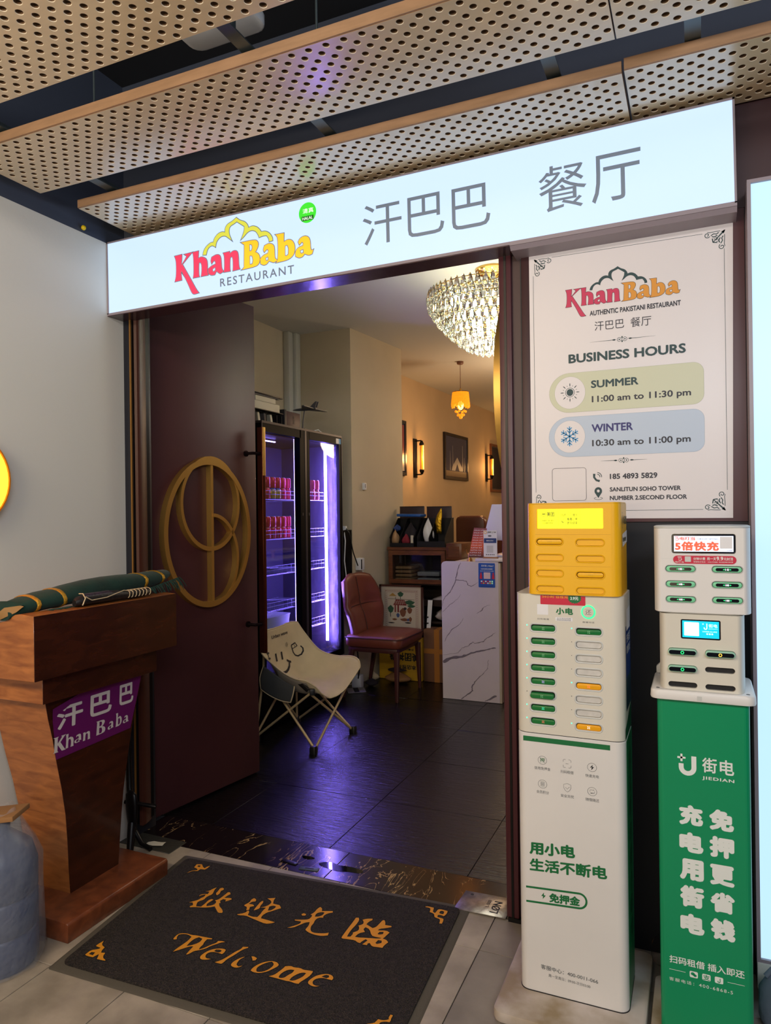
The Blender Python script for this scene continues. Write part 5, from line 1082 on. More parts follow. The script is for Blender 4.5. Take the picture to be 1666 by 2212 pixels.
st1 = T('charging_stand', 'white column stand with green slogans, on a scuffed white base plate', 'stand', (-0.335, 2.12, 0.0))
mat('base_scuffed', (206, 196, 190), 0.5, noise=(7, 0.3), c2=(150, 132, 104), detail=9)
P('base_plate', MB().ext(rrect(-0.538, -0.145, 1.897, 2.335, 0.028, 6), 'z', 0.001, 0.030), MATS['base_scuffed'], st1, bevel=0.005, smooth=40)
P('column', MB().ext(rrect(-0.487, -0.190, 2.021, 2.221, 0.026, 7), 'z', 0.030, 0.7655), MATS['abs_white'], st1, bevel=0.002, seg=1)
P('side_skin', MB().ext([(2.050, 0.034), (2.21, 0.034), (2.21, 0.762), (2.050, 0.762)], 'x', -0.1900, -0.1893), mat('skin_green', (10, 112, 66), 0.35), st1)
P('foot_shadow_strip', MB().ext(rrect(-0.4885, -0.1885, 2.0195, 2.2225, 0.027, 7), 'z', 0.0298, 0.0322), MATS['slot_black'], st1)  # black strip drawn as the shadow line round the column foot
PC = XZ(2.021)
FP(st1, 'green_bar', [[(-0.4688, 0.7420), (-0.2298, 0.7420), (-0.2298, 0.7562), (-0.4688, 0.7562)]], PC, MATS['print_green'])
g_ = []
for cx, cz in ((-0.4148, 0.6918), (-0.2785, 0.6894), (-0.4151, 0.6242), (-0.2788, 0.6228)): g_.append(stroke(arc(cx, cz, .0122, .0116, 0, 350, 35), .0009, True))
cx, cz = -0.3461, 0.6908
for a, b in ((-1, -1), (-1, 1), (1, -1), (1, 1)): g_.append(stroke([(cx+a*.0040, cz+b*.0112), (cx+a*.0085, cz+b*.0112), (cx+a*.0108, cz+b*.0092), (cx+a*.0108, cz+b*.0042)], .0009))
g_.append(stroke([(cx-.004, cz), (cx+.004, cz)], .001))
g_.append(stroke([(-0.2765, 0.6965), (-0.2835, 0.6885), (-0.2790, 0.6885), (-0.2805, 0.6820), (-0.2735, 0.6905), (-0.2780, 0.6905)], .0009, True))
for z in (.629, .6245, .620): g_.append(stroke(arc(-0.4151, z, .0055, .0018, 0, 340, 17), .0008, True))
cx, cz = -0.3463, 0.6235
g_.append(stroke([(cx, cz+.012), (cx+.0100, cz+.0085), (cx+.0098, cz-.001), (cx+.006, cz-.0075), (cx, cz-.012), (cx-.006, cz-.0075), (cx-.0098, cz-.001), (cx-.0100, cz+.0085)], .0009, True)); g_.append(stroke([(cx-.005, cz+.001), (cx-.0005, cz-.004), (cx+.006, cz+.003)], .001))
cx, cz = -0.2788, 0.6228
g_.append(stroke([(cx-.006, cz-.001), (cx-.006, cz+.004), (cx+.005, cz+.004), (cx+.003, cz+.006)], .0009)); g_.append(stroke([(cx+.006, cz+.001), (cx+.006, cz-.004), (cx-.005, cz-.004), (cx-.003, cz-.006)], .0009))
g_.append(stroke([(-0.4225, 0.6990), (-0.4070, 0.6845)], .0009))
prints(st1, 'service_icon', g_, PC, MATS['print_grey'])
TX(st1, '押', (-0.4215, 0.6855, -0.4085, 0.6985), PC, MATS['print_green'])
for s_, b_ in (('信用免押金', (-0.4377, 0.6640, -0.3926, 0.6730)), ('扫码租借', (-0.3642, 0.6630, -0.3288, 0.6718)), ('快速充电', (-0.2966, 0.6612, -0.2605, 0.6700)),
               ('会员积分', (-0.4325, 0.5970, -0.3976, 0.6060)), ('安全无忧', (-0.3645, 0.5960, -0.3284, 0.6045)), ('随借随还', (-0.2965, 0.5952, -0.2604, 0.6040))):
    TX(st1, s_, b_, PC, MATS['print_grey'])
TX(st1, '用小电', (-0.4550, 0.4195, -0.3272, 0.4560), PC, MATS['print_green'], 0.03, tilt=0.07)
TX(st1, '生活不断电', (-0.4551, 0.3715, -0.2419, 0.4080), PC, MATS['print_green'], 0.025, tilt=0.07)
tl = lambda p: [(x, z+0.065*(x+0.466)) for x, z in p]
FP(st1, 'slogan_pill', stroke(tl([(-0.4661, 0.3240), (-0.33, 0.3240)] + arc(-0.3185, 0.3035, .0205, .0205, 90, -90, 14) + [(-0.33, 0.2830), (-0.4661, 0.2830)]), .0056), PC, MATS['print_green'])
FP(st1, 'bolt_icon', [tl([(-0.4152, 0.3135), (-0.4232, 0.3028), (-0.4180, 0.3028), (-0.4188, 0.2945), (-0.4102, 0.3055), (-0.4158, 0.3055)])], PC, MATS['print_green'])
TX(st1, '免押金', (-0.4008, 0.2925, -0.3155, 0.3190), PC, MATS['print_green'], 0.03, tilt=0.065)
TX(st1, '客服中心：400-0011-066', (-0.4264, 0.0990, -0.2698, 0.1118), PC, MATS['print_grey'], 0.004, tilt=-0.03); TX(st1, '周一至周日：09:00-次日03:00', (-0.4054, 0.0805, -0.2908, 0.0895), PC, MATS['print_grey'], tilt=-0.03)
PS2 = ((-0.1893, 2.04, 0), (0, 1, 0), (0, 0, 1))
for i, ch in enumerate('享无限电量小电充'):
    TX(st1, ch, (0.055, 0.66-.068*i, 0.125, 0.715-.068*i), PS2, MATS['flank_green'], 0.0, 0.0006)

# --- yellow cabinet standing on top of it
PY = XZ(2.010)
ky = T('charging_cabinet', 'bright yellow eight-slot power bank cabinet with a glowing yellow screen', 'charging cabinet', (-0.322, 2.10, 1.1632), group='power bank cabinets')
YS = [(-0.4215, -0.3490, 1.3035, 1.3200), (-0.3120, -0.2385, 1.3015, 1.3180), (-0.4215, -0.3490, 1.2590, 1.2755), (-0.3120, -0.2385, 1.2570, 1.2735),
      (-0.4218, -0.3493, 1.2150, 1.2315), (-0.3120, -0.2385, 1.2125, 1.2290), (-0.4220, -0.3496, 1.1710, 1.1875), (-0.3122, -0.2390, 1.1685, 1.1850)]
device(ky, MATS['abs_yellow'], -0.4495, -0.1945, 2.010, 2.195, 1.1634, 1.4170, 0.026, [pill(*s)[::-1] for s in YS] + [rrect(-0.4193, -0.2391, 1.3478, 1.4045, .004, 3)[::-1]], margin=0.0245)
P('top_cap', MB().ext(rrect(-0.4490, -0.1950, 2.0105, 2.1945, 0.025, 6), 'z', 1.4168, 1.4205), MATS['abs_yellow'], ky, bevel=0.003)
for i, s in enumerate(YS):
    rim(ky, MATS['abs_yellow'], s, 0, 2.0099, 0.0035)
    if i not in (0, 5):
        P('slot_door', MB().ext(pill(s[0]+.0006, s[1]-.0006, s[2]+.0006, s[3]-.0006), 'y', 2.0142, 2.0188), MATS['abs_yellow'], ky)
    else: P('slot_back', MB().box(s[0]-.002, s[1]+.002, 2.0185, 2.0189, s[2]-.002, s[3]+.002), MATS['slot_black'], ky)
for z in (1.3322, 1.2440): P('seam', MB().box(-0.4245, -0.2195, 2.0097, 2.0101, z-.0004, z+.0004), MATS['yellow_deep'], ky)
P('screen', MB().box(-0.4185, -0.2399, 2.0140, 2.0185, 1.3486, 1.4037), MATS['screen_yellow'], ky)
PYS = XZ(2.0140)
TX(ky, '美团', (-0.3920, 1.3830, -0.3712, 1.3955), PYS, MATS['screen_ink'], 0.01)
prints(ky, 'logo_tile', [stroke(rrect(-0.4065, -0.3945, 1.3832, 1.3953, .003, 3), .0008, True), line((-0.3605, 1.3585), (-0.3605, 1.3985), .0004), line((-0.3003, 1.3585), (-0.3003, 1.3985), .0004)], PYS, MATS['screen_ink'])
TX(ky, '美团', (-0.4045, 1.3870, -0.3965, 1.3918), PYS, MATS['screen_ink'], 0.02)
for s_, b_ in (('扫码租用 | 插入即还', (-0.4073, 1.3680, -0.3725, 1.3735)), ('- 归还请核对状态 -', (-0.4069, 1.3617, -0.3726, 1.3663)), ('归还', (-0.3533, 1.3822, -0.3390, 1.3902)), ('提示', (-0.3214, 1.3822, -0.3070, 1.3902)), ('看看订单', (-0.3362, 1.3708, -0.3075, 1.3790)), ('是否结束', (-0.3363, 1.3602, -0.3076, 1.3683))):
    TX(ky, s_, b_, PYS, MATS['screen_ink'], 0.004)
bc = (-0.3302, 1.3898)
prints(ky, 'hint_icon', [stroke(arc(bc[0], bc[1], .0034, .0034, -60, 240, 20), .0007), stroke([(bc[0]-.0015, bc[1]-.0048), (bc[0]+.0015, bc[1]-.0048)], .0008)] + [stroke([(bc[0]+.0050*cos(a), bc[1]+.0050*sin(a)), (bc[0]+.0064*cos(a), bc[1]+.0064*sin(a))], .0006) for a in [rad(d_) for d_ in (0, 36, 72, 108, 144, 180)]] +
       [stroke([(-0.3460, 1.3680), (-0.3460, 1.3770), (-0.3405, 1.3775), (-0.3405, 1.3695)], .0008, True), stroke([(-0.3510, 1.3700), (-0.3490, 1.3665), (-0.3455, 1.3655)], .0018)], PYS, MATS['screen_ink'])
GY = 'yellow power packs in the yellow cabinet'
for i, lab in ((0, 'yellow power bank in the top left slot of the yellow cabinet'), (5, 'yellow power bank in the third right slot of the yellow cabinet')):
    s = YS[i]; b_ = (s[0]+.0020, s[1]-.0014, s[2]+.0014, s[3]-.0020)
    bank('power_bank', lab, MATS['abs_yellow'], b_, 2.0112, .007, GY, [('level_dots', [[arc((b_[0]+b_[1])/2-.0054+.0036*k, (b_[2]+b_[3])/2, .0006, .0006, 0, 300, 6)] for k in range(4)], 'print_black', .0004)])
PYR = ((-0.1945, 2.03, 0), (0, 1, 0), (0, 0, 1))
TX(ky, '本店已覆盖', (0.055, 1.358, 0.150, 1.382), PYR, MATS['screen_ink'], 0.02, 0.0008)
prints(ky, 'flank_icon', [stroke(arc(0.028, 1.370, .014, .022, 0, 345, 23), .0016, True), [[(0.021, 1.372), (0.028, 1.385), (0.035, 1.372), (0.028, 1.356)]]], PYR, MATS['screen_ink'], 0.0008)
FP(ky, 'flank_label', [[(0.025, 1.296), (0.150, 1.306), (0.150, 1.340), (0.025, 1.332)]], PYR, MATS['code_white'], 0.0008)
TX(ky, '美团 小团免押', (0.034, 1.310, 0.118, 1.322), PYR, MATS['screen_ink'], 0.02, 0.0012)

# --- right stand: white six-slot cabinet on top of another, on a tray, on a green column
PU = XZ(2.0)
ku = T('charging_cabinet', 'white six-slot power bank cabinet with a red price strip, top of right stand', 'charging cabinet', (0.004, 2.10, 1.1305), group='power bank cabinets')
US = [(-0.0820, -0.0100, 1.2352, 1.2518), (0.0286, 0.0986, 1.2354, 1.2520), (-0.0818, -0.0100, 1.1956, 1.2120), (0.0283, 0.0985, 1.1960, 1.2126), (-0.0818, -0.0101, 1.1560, 1.1723), (0.0287, 0.0989, 1.1570, 1.1733)]
device(ku, MATS['abs_white'], -0.112, 0.1195, 2.0, 2.185, 1.1305, 1.3490, 0.052, [pill(*s)[::-1] for s in US] + [rrect(-0.0665, 0.0842, 1.2835, 1.3343, .006, 4)[::-1]], margin=0.018)
P('lid', MB().ext(rrect(-0.1125, 0.1200, 1.9995, 2.1855, 0.052, 8), 'z', 1.3490, 1.3545), MATS['abs_grey'], ku, bevel=0.002)
P('bottom_skirt', MB().loft([[(x, y, z) for x, y in rrect(-0.112+i, 0.1195-i, 2.0+i, 2.185-i, 0.05, 8)] for z, i in ((1.1305, 0.0), (1.1275, .003), (1.1262, .008))]), MATS['abs_white'], ku, smooth=50)
P('screen_bezel', MB().ext(rrect(-0.0655, 0.0832, 1.2845, 1.3333, .006, 4), 'y', 2.0035, 2.0088), MATS['bank_glass'], ku)
P('screen', MB().box(-0.0608, 0.0789, 2.0028, 2.0038, 1.2885, 1.3289), MATS['screen_white'], ku)
PUS = XZ(2.0028)
TX(ku, '5倍快充', (-0.0586, 1.2905, 0.0456, 1.3150), PUS, MATS['screen_orange'], 0.035, spacing=1.1)
TX(ku, '电叮当', (-0.0470, 1.3175, -0.0102, 1.3265), PUS, MATS['screen_orange'], 0.02); TX(ku, '仅需30分钟可速充至80%', (-0.0048, 1.3188, 0.0443, 1.3232), PUS, MATS['print_grey'])
prints(ku, 'brand_mark', [stroke([(-0.0590, 1.3270), (-0.0500, 1.3270), (-0.0520, 1.3235), (-0.0575, 1.3232)], .0016), stroke(arc(-0.0535, 1.3205, .0042, .0030, 100, -160, 12), .0016)], PUS, MATS['screen_orange'])
FP(ku, 'code_label', [rrect(0.0478, 0.0765, 1.2965, 1.3271, .001, 2)], PUS, MATS['code_white'], 0.0004)
TX(ku, '扫码租借', (0.0610, 1.2900, 0.0762, 1.2940), PUS, MATS['print_grey'])
FP(ku, 'price_strip', [pill(-0.0633, 0.0852, 1.2573, 1.2780)], PU, MATS['sticker_red'], 0.0012)
for s_, b_, w in (('分钟计费', (-0.0148, 1.2665, 0.0132, 1.2742), .01), ('用一天', (0.0173, 1.2665, 0.0385, 1.2742), .01), ('9.9', (0.0395, 1.2665, 0.0550, 1.2762), .02), ('元封顶', (0.0560, 1.2665, 0.0773, 1.2745), .01), ('客服售后电话：13021976861 未归还每日封顶', (-0.0146, 1.2605, 0.0773, 1.2642), 0), ('电叮当', (-0.0583, 1.2592, -0.0377, 1.2635), 0)):
    TX(ku, s_, b_, PU, MATS['print_white'], w, 0.0016)
prints(ku, 'brand_mark', [stroke([(-0.0525, 1.2745), (-0.0430, 1.2745), (-0.0450, 1.2712), (-0.0505, 1.2710)], .0014), stroke(arc(-0.0465, 1.2685, .0038, .0028, 100, -160, 12), .0014)], PU, MATS['print_white'], 0.0016)
FP(ku, 'code_label', [rrect(-0.0350, -0.0205, 1.2620, 1.2762, .001, 2)], PU, MATS['abs_grey'], 0.0016)
P('seam', MB().box(-0.094, -0.064, 1.9996, 2.0001, 1.2694, 1.2698), MATS['abs_grey'], ku)
GM = 'mint green power packs in the white cabinet'; nm6 = ['top left', 'top right', 'middle left', 'middle right', 'bottom left', 'bottom right']
for i, s in enumerate(US):
    rim(ku, MATS['abs_grey'], s, 0, 1.9999, 0.0022)
    P('slot_back', MB().box(s[0]-.002, s[1]+.002, 2.0085, 2.0089, s[2]-.002, s[3]+.002), MATS['slot_black'], ku)
    b_ = (s[0]+.0010, s[1]-.0010, s[2]+.0007, s[3]-.0012); c0, c1 = (b_[0]+b_[1])/2, (b_[2]+b_[3])/2
    t = bank('power_bank', 'mint power bank with black display in the %s slot of the top white cabinet' % nm6[i], MATS['bank_mint'], b_, 2.0015, .0068, GM,
             [('display', [[pill(c0-.0265, c0+.0265, c1-.0046, c1+.0038)]], 'bank_glass', .0003), ('level_light', [[[(c0-.010, c1-.0004), (c0-.006, c1+.0012), (c0-.006, c1-.0016)]], [[(c0+.010, c1-.0004), (c0+.006, c1+.0012), (c0+.006, c1-.0016)]]], 'led_green', .0006)])
    TX(t, '10' if i == 1 else '100', (c0-.0042, c1-.0026, c0+.0042, c1+.0020), XZ(2.0015), MATS['led_white'], 0.0, 0.0006, name='level_digits')
PV = XZ(2.0)
kl = T('charging_cabinet', 'white power bank cabinet with a small cyan screen, half its slots empty', 'charging cabinet', (0.003, 2.10, 0.929), group='power bank cabinets')
VS = [(-0.0784, -0.0091, 1.0207, 1.0376), (0.0098, 0.0805, 1.0196, 1.0371), (-0.0789, -0.0091, 0.9770, 0.9938), (0.0095, 0.0790, 0.9788, 0.9932), (-0.0787, -0.0092, 0.9350, 0.9497), (0.0097, 0.0795, 0.9343, 0.9488)]
device(kl, MATS['abs_cream'], -0.1005, 0.1035, 2.0, 2.165, 0.929, 1.1262, 0.048, [pill(*s)[::-1] for s in VS] + [rrect(-0.0471, 0.0471, 1.0622, 1.1130, .004, 4)[::-1]], margin=0.018)
P('screen_bezel', MB().ext(rrect(-0.0466, 0.0466, 1.0627, 1.1125, .004, 4), 'y', 2.0030, 2.0088), MATS['bank_glass'], kl)
P('screen', MB().box(-0.0433, 0.0434, 2.0022, 2.0032, 1.0660, 1.1092), MATS['screen_cyan'], kl)
PVS = XZ(2.0022)
FP(kl, 'code_label', [rrect(-0.0390, -0.0035, 1.0705, 1.1058, .002, 3)], PVS, MATS['screen_cyan_pale'], 0.0004)
def jmark(cx, z0, z1, w, t):   # hooked stroke with a plus, as printed
    r = w/2
    return [stroke([(cx+r, z1), (cx+r, z0+r)] + arc(cx, z0+r, r, r, 0, -180, 14)[1:] + [(cx-r, z0+r+.3*w)], t)]
def plus(cx, cz, s, t): return [stroke([(cx-s, cz), (cx+s, cz)], t), stroke([(cx, cz-s), (cx, cz+s)], t)]
prints(kl, 'brand_mark', jmark(0.0118, 1.0890, 1.1040, .0062, .0024) + plus(0.0060, 1.1022, .0020, .0010), PVS, MATS['screen_cyan_pale'])
TX(kl, '街电', (0.0190, 1.0938, 0.0396, 1.1030), PVS, MATS['screen_cyan_pale'], 0.01); TX(kl, 'JIEDIAN', (0.0188, 1.0890, 0.0395, 1.0915), PVS, MATS['screen_cyan_pale'])
TX(kl, '扫码租借 插入即还', (0.0043, 1.0812, 0.0387, 1.0848), PVS, MATS['screen_cyan_pale']); prints(kl, 'pay_icon', [[rrect(a, a+.0042, 1.0752, 1.0790, .0008, 2)] for a in (.0135, .0194, .0252)], PVS, MATS['screen_cyan_pale'])
for i, s in enumerate(VS):
    P('slot_back', MB().box(s[0]-.002, s[1]+.002, 2.0085, 2.0089, s[2]-.002, s[3]+.002), MATS['slot_black'], kl)
GL = 'pale green power packs in the cabinet with the cyan screen'
for i, mm, lab in ((0, 'led_green', 'pale green power bank with green lamp, upper left under the cyan screen'), (1, 'led_amber', 'pale green power bank with amber lamp, under the cyan screen'), (2, 'led_green', 'pale green power bank with green lamp, second row under the cyan screen')):
    s = VS[i]; b_ = (s[0]+.0006, s[1]-.0006, s[2]+.0004, s[3]-.0014); c0, c1 = (b_[0]+b_[1])/2, (b_[2]+b_[3])/2
    bank('power_bank', lab, mat('bank_pale%d' % i, (150, 200, 176), 0.35), b_, 1.988, .020, GL, [('display', [[pill(c0-.0320, c0+.0320, c1-.0058, c1+.0050)]], 'bank_glass', .0003), ('lamp_ring', [stroke(arc(c0, c1-.0004, .0034, .0034, 0, 340, 17), .0013, True)], mm, .0006)])
tr = T('charging_stand', 'green column stand with large white slogans and a white tray on top', 'stand', (0.002, 2.10, 0.0))
def trayring(g, z, y0=1.985): return [(x, y, z) for x, y in rrect(-0.1235-g, 0.1265+g, y0-g, 2.215+g, 0.022, 6)]
P('tray', MB().loft([trayring(-.006, .903), trayring(-.001, .9045), trayring(0.0, .908), trayring(-.001, .924), trayring(-.004, .9285)]), MATS['abs_white'], tr, smooth=50)
P('tray_bracket', MB().ext([(-0.118, 0.9285), (-0.085, 0.9285), (-0.085, 0.962), (-0.104, 0.962), (-0.118, 0.948)], 'y', 2.185, 2.20), MATS['abs_grey'], tr, bevel=0.003)
for x in (-0.105, 0.108): P('screw', MB().lathe([(0.0001, .9292), (.0045, .9290), (.005, .9284)], (x, 2.008, 0), 12), MATS['print_grey'], tr)
FP(tr, 'code_label', [rrect(-0.0103, 0.0012, 0.9070, 0.9190, .0006, 2)], XZ(1.985), MATS['abs_grey'], 0.0003)
P('column', MB().ext(rrect(-0.1075, 0.1115, 2.0, 2.195, 0.014, 5), 'z', 0.020, 0.9035), mat('panel_green', (0, 140, 92), 0.32), tr)
P('base_plate', MB().ext(rrect(-0.135, 0.118, 1.90, 2.25, 0.02, 5), 'z', 0.001, 0.020), MATS['base_scuffed'], tr, bevel=0.004)
PG = XZ(2.0)
prints(tr, 'brand_mark', jmark(-0.0352, 0.7135, 0.7590, .0305, .0118) + plus(-0.0495, 0.7530, .0098, .0050), PG, MATS['print_white'])
TX(tr, '街', (-0.0005, 0.7215, 0.0341, 0.7598), PG, MATS['print_white'], 0.012); TX(tr, '电', (0.0406, 0.7210, 0.0736, 0.7590), PG, MATS['print_white'], 0.012)
TX(tr, 'JIEDIAN', (-0.0007, 0.7010, 0.0737, 0.7115), PG, MATS['print_white'], 0.015, spacing=1.15)
for s_, x0, x1, rows_ in (('充电用街电', -0.0572, 0.0002, [(.579, .632), (.509, .561), (.437, .492), (.367, .423), (.2985, .350)]), ('免押更省钱', 0.0142, 0.0716, [(.577, .631), (.508, .562), (.437, .490), (.368, .420), (.298, .352)])):
    for ch, (z0, z1) in zip(s_, rows_): TX(tr, ch, (x0, z0, x1, z1), PG, MATS['print_white'], 0.045, name='character')
TX(tr, '扫码租借 插入即还', (-0.0851, 0.2125, 0.0914, 0.2320), PG, MATS['print_white'], 0.012)
prints(tr, 'rule_line', [line((-0.0856, 0.1950), (-0.0465, 0.1950), .0010), line((0.0521, 0.1945), (0.0912, 0.1945), .0010)], PG, MATS['print_white'])
prints(tr, 'pay_icon', [[rrect(a, a+.0196, .1858, .2020, .003, 3)] for a in (-.0366, -.0068, .0226)], PG, MATS['print_white'])
prints(tr, 'pay_glyph', [[arc(-.0290, .1955, .0048, .0040, 0, 340, 17)], [arc(-.0238, .1920, .0040, .0034, 0, 340, 17)]] + jmark(0.0324, 0.1885, 0.1990, .0050, .0018), PG, MATS['panel_green'] if 'panel_green' in MATS else MATS['print_green'], 0.0008)
TX(tr, '支', (-0.0050, 0.1872, 0.0112, 0.2005), PG, MATS['panel_green'], 0.01, 0.0008)
TX(tr, '客服电话：', (-0.0858, 0.1655, -0.0262, 0.1745), PG, MATS['print_white'], 0, spacing=1.3); TX(tr, '400-6868-5', (-0.0147, 0.1662, 0.0640, 0.1745), PG, MATS['print_white'], 0, spacing=1.25)

# clear plastic bag and grey cloth bag on the floor by the stands
mat('clear_bag', (225, 230, 235), 0.08, trans=1.0, ior=1.05, alpha=0.35, bump=(30, 0.8))
secs = [[(-0.105 + r*(1+.12*sin(3*a+z*60))*cos(a), 2.285 + r*.7*(1+.1*cos(4*a+z*40))*sin(a), z) for a in [2*pi*k/22 for k in range(22)]] for z, r in ((.0335, .030), (.045, .040), (.075, .042), (.10, .036), (.118, .022), (.128, .008))]
tag(P('plastic_bag', MB().loft(secs), MATS['clear_bag'], smooth=70), 'small clear plastic bag on the base plate between the two stands', 'bag')
secs = [[(0.180 + r*(1+.08*sin(3*a+z*50))*cos(a), 2.175 + r*.75*(1+.08*cos(5*a+z*30))*sin(a), z) for a in [2*pi*k/20 for k in range(20)]] for z, r in ((.001, .040), (.02, .050), (.06, .048), (.10, .044), (.125, .030), (.135, .010))]
gb = T('cloth_bag', 'blue-grey cloth bag on the floor right of the green stand', 'bag', (0.175, 2.175, 0.0))
P('body', MB().loft(secs), mat('cloth_grey', (92, 104, 120), 0.85, bump=(60, 0.3)), gb, smooth=70)
P('knot', MB().tube([(0.15, 2.17, 0.132), (0.165, 2.175, 0.150), (0.185, 2.178, 0.148), (0.20, 2.18, 0.134)], 0.007, 8), MATS['cloth_grey'], gb, smooth=70)
# ================================================================ DINING ROOM
def thin_glass(name, tint=(235, 240, 245), refl=0.08, rough=0.02):
    m = bpy.data.materials.new(name); m.use_nodes = True; nt = m.node_tree
    for n in list(nt.nodes):
        if n.type != 'OUTPUT_MATERIAL': nt.nodes.remove(n)
    out = [n for n in nt.nodes if n.type == 'OUTPUT_MATERIAL'][0]
    tr_ = nt.nodes.new('ShaderNodeBsdfTransparent'); tr_.inputs[0].default_value = (*lin(tint), 1)
    gl = nt.nodes.new('ShaderNodeBsdfGlossy'); gl.inputs['Roughness'].default_value = rough
    lw = nt.nodes.new('ShaderNodeLayerWeight'); lw.inputs[0].default_value = 0.5
    pw = nt.nodes.new('ShaderNodeMath'); pw.operation = 'POWER'; pw.inputs[1].default_value = 4.0
    fr_ = nt.nodes.new('ShaderNodeMath'); fr_.operation = 'MULTIPLY_ADD'; fr_.inputs[1].default_value = 0.85; fr_.inputs[2].default_value = 0.035
    nt.links.new(lw.outputs['Facing'], pw.inputs[0]); nt.links.new(pw.outputs[0], fr_.inputs[0])
    mx = nt.nodes.new('ShaderNodeMixShader')
    nt.links.new(fr_.outputs[0], mx.inputs[0]); nt.links.new(tr_.outputs[0], mx.inputs[1]); nt.links.new(gl.outputs[0], mx.inputs[2]); nt.links.new(mx.outputs[0], out.inputs[0])
    MATS[name] = m; return m
thin_glass('pane_glass')
def fogged():
    m = thin_glass('fogged_glass'); nt = m.node_tree; out = [n for n in nt.nodes if n.type == 'OUTPUT_MATERIAL'][0]; old = out.inputs[0].links[0].from_socket
    tl_ = nt.nodes.new('ShaderNodeBsdfTranslucent'); tl_.inputs[0].default_value = (.9, .9, .95, 1)
    tc = nt.nodes.new('ShaderNodeTexCoord'); mp = nt.nodes.new('ShaderNodeMapping'); mp.inputs['Scale'].default_value = (1, 1, .4); n = nt.nodes.new('ShaderNodeTexNoise'); n.inputs['Scale'].default_value = 34; n.inputs['Detail'].default_value = 6
    mr = nt.nodes.new('ShaderNodeMapRange'); mr.inputs[1].default_value = .35; mr.inputs[2].default_value = .75; mr.inputs[3].default_value = .015; mr.inputs[4].default_value = .075
    mx = nt.nodes.new('ShaderNodeMixShader')
    nt.links.new(tc.outputs['Object'], mp.inputs[0]); nt.links.new(mp.outputs[0], n.inputs['Vector']); nt.links.new(n.outputs['Fac'], mr.inputs[0]); nt.links.new(mr.outputs[0], mx.inputs[0])
    nt.links.new(old, mx.inputs[1]); nt.links.new(tl_.outputs[0], mx.inputs[2]); nt.links.new(mx.outputs[0], out.inputs[0])
fogged()
def crgrid(rows, nu, nv):
    """smooth a coarse grid of control points (Catmull-Rom both ways)"""
    def cr(p, t):
        n = len(p)-1; i = min(int(t), n-1); f = t-i
        a, b, c, d = V(p[max(i-1, 0)]), V(p[i]), V(p[i+1]), V(p[min(i+2, n)])
        return b + 0.5*f*((c-a) + f*(2*a-5*b+4*c-d + f*(3*(b-c)+d-a)))
    tmp = [[cr(r, j*(len(r)-1)/nv) for j in range(nv+1)] for r in rows]
    return [[tuple(cr([tmp[k][j] for k in range(len(tmp))], i*(len(tmp)-1)/nu)) for j in range(nv+1)] for i in range(nu+1)]
def sheet(name, rows, m, parent, thick=0.004, smooth=60):
    o = P(name, MB().grid(rows), m, parent, smooth=smooth)
    md = o.modifiers.new('thickness', 'SOLIDIFY'); md.thickness = thick; md.offset = 0
    return o

# ---------------- glass door fridge
mat('fridge_black', (5, 5, 7), 0.5, spec=0.08); mat('fridge_trim', (70, 66, 70), 0.45, metal=0.6)
mat('fridge_liner', (40, 38, 54), 0.4); mat('shelf_wire', (170, 168, 190), 0.3, metal=0.8)
mat('tube_light', (250, 240, 255), 0.4, emit=(146, 118, 255), es=190.0); mat('strip_light', (240, 236, 255), 0.4, emit=(150, 126, 255), es=24.0)
mat('can_red', (240, 28, 74), 0.25, metal=0.25); mat('can_silver', (190, 190, 196), 0.25, metal=0.9); mat('can_yellow', (236, 200, 60), 0.25, metal=0.2); mat('can_blue', (30, 80, 190), 0.25, metal=0.2)
fg = T('display_fridge', 'tall black two-door glass drinks fridge glowing violet beside the open door', 'fridge', (-2.83, 4.39, 0.0))
X0, X1, Y0, Y1, Z1 = -3.11, -2.60, 3.835, 4.945, 1.985
for nm, b in (('side_panel', (X0, X1, Y0, Y0+.03, .02, Z1)), ('side_panel', (X0, X1, Y1-.03, Y1, .02, Z1)), ('top_panel', (X0, X1, Y0+.03, Y1-.03, Z1-.06, Z1)), ('base_box', (X0, X1, Y0+.03, Y1-.03, .02, .30)), ('back_panel', (X0, X0+.03, Y0+.03, Y1-.03, .30, Z1-.06))):
    P(nm, MB().box(*b), MATS['fridge_black'], fg)
P('liner', MB().box(X0+.03, X0+.034, Y0+.034, Y1-.034, .305, Z1-.065), MATS['fridge_liner'], fg)
P('liner', MB().box(X0+.034, X1-.02, Y0+.031, Y0+.034, .305, Z1-.065), MATS['fridge_liner'], fg); P('liner', MB().box(X0+.034, X1-.02, Y1-.034, Y1-.031, .305, Z1-.065), MATS['fridge_liner'], fg)
P('liner', MB().box(X0+.034, X1-.02, Y0+.034, Y1-.034, .300, .304), MATS['fridge_liner'], fg)
P('top_trim', MB().box(-2.602, -2.546, Y0, Y1, Z1, 2.0), MATS['fridge_trim'], fg); P('grille', MB().box(-2.600, -2.56, Y0, Y1, .02, .285), MATS['fridge_black'], fg)
for y in (Y0+.06, Y1-.06): P('foot', MB().lathe([(.0001, 0), (.02, 0), (.02, .02), (.0001, .02)], (-2.63, y, 0), 12), MATS['fridge_black'], fg)
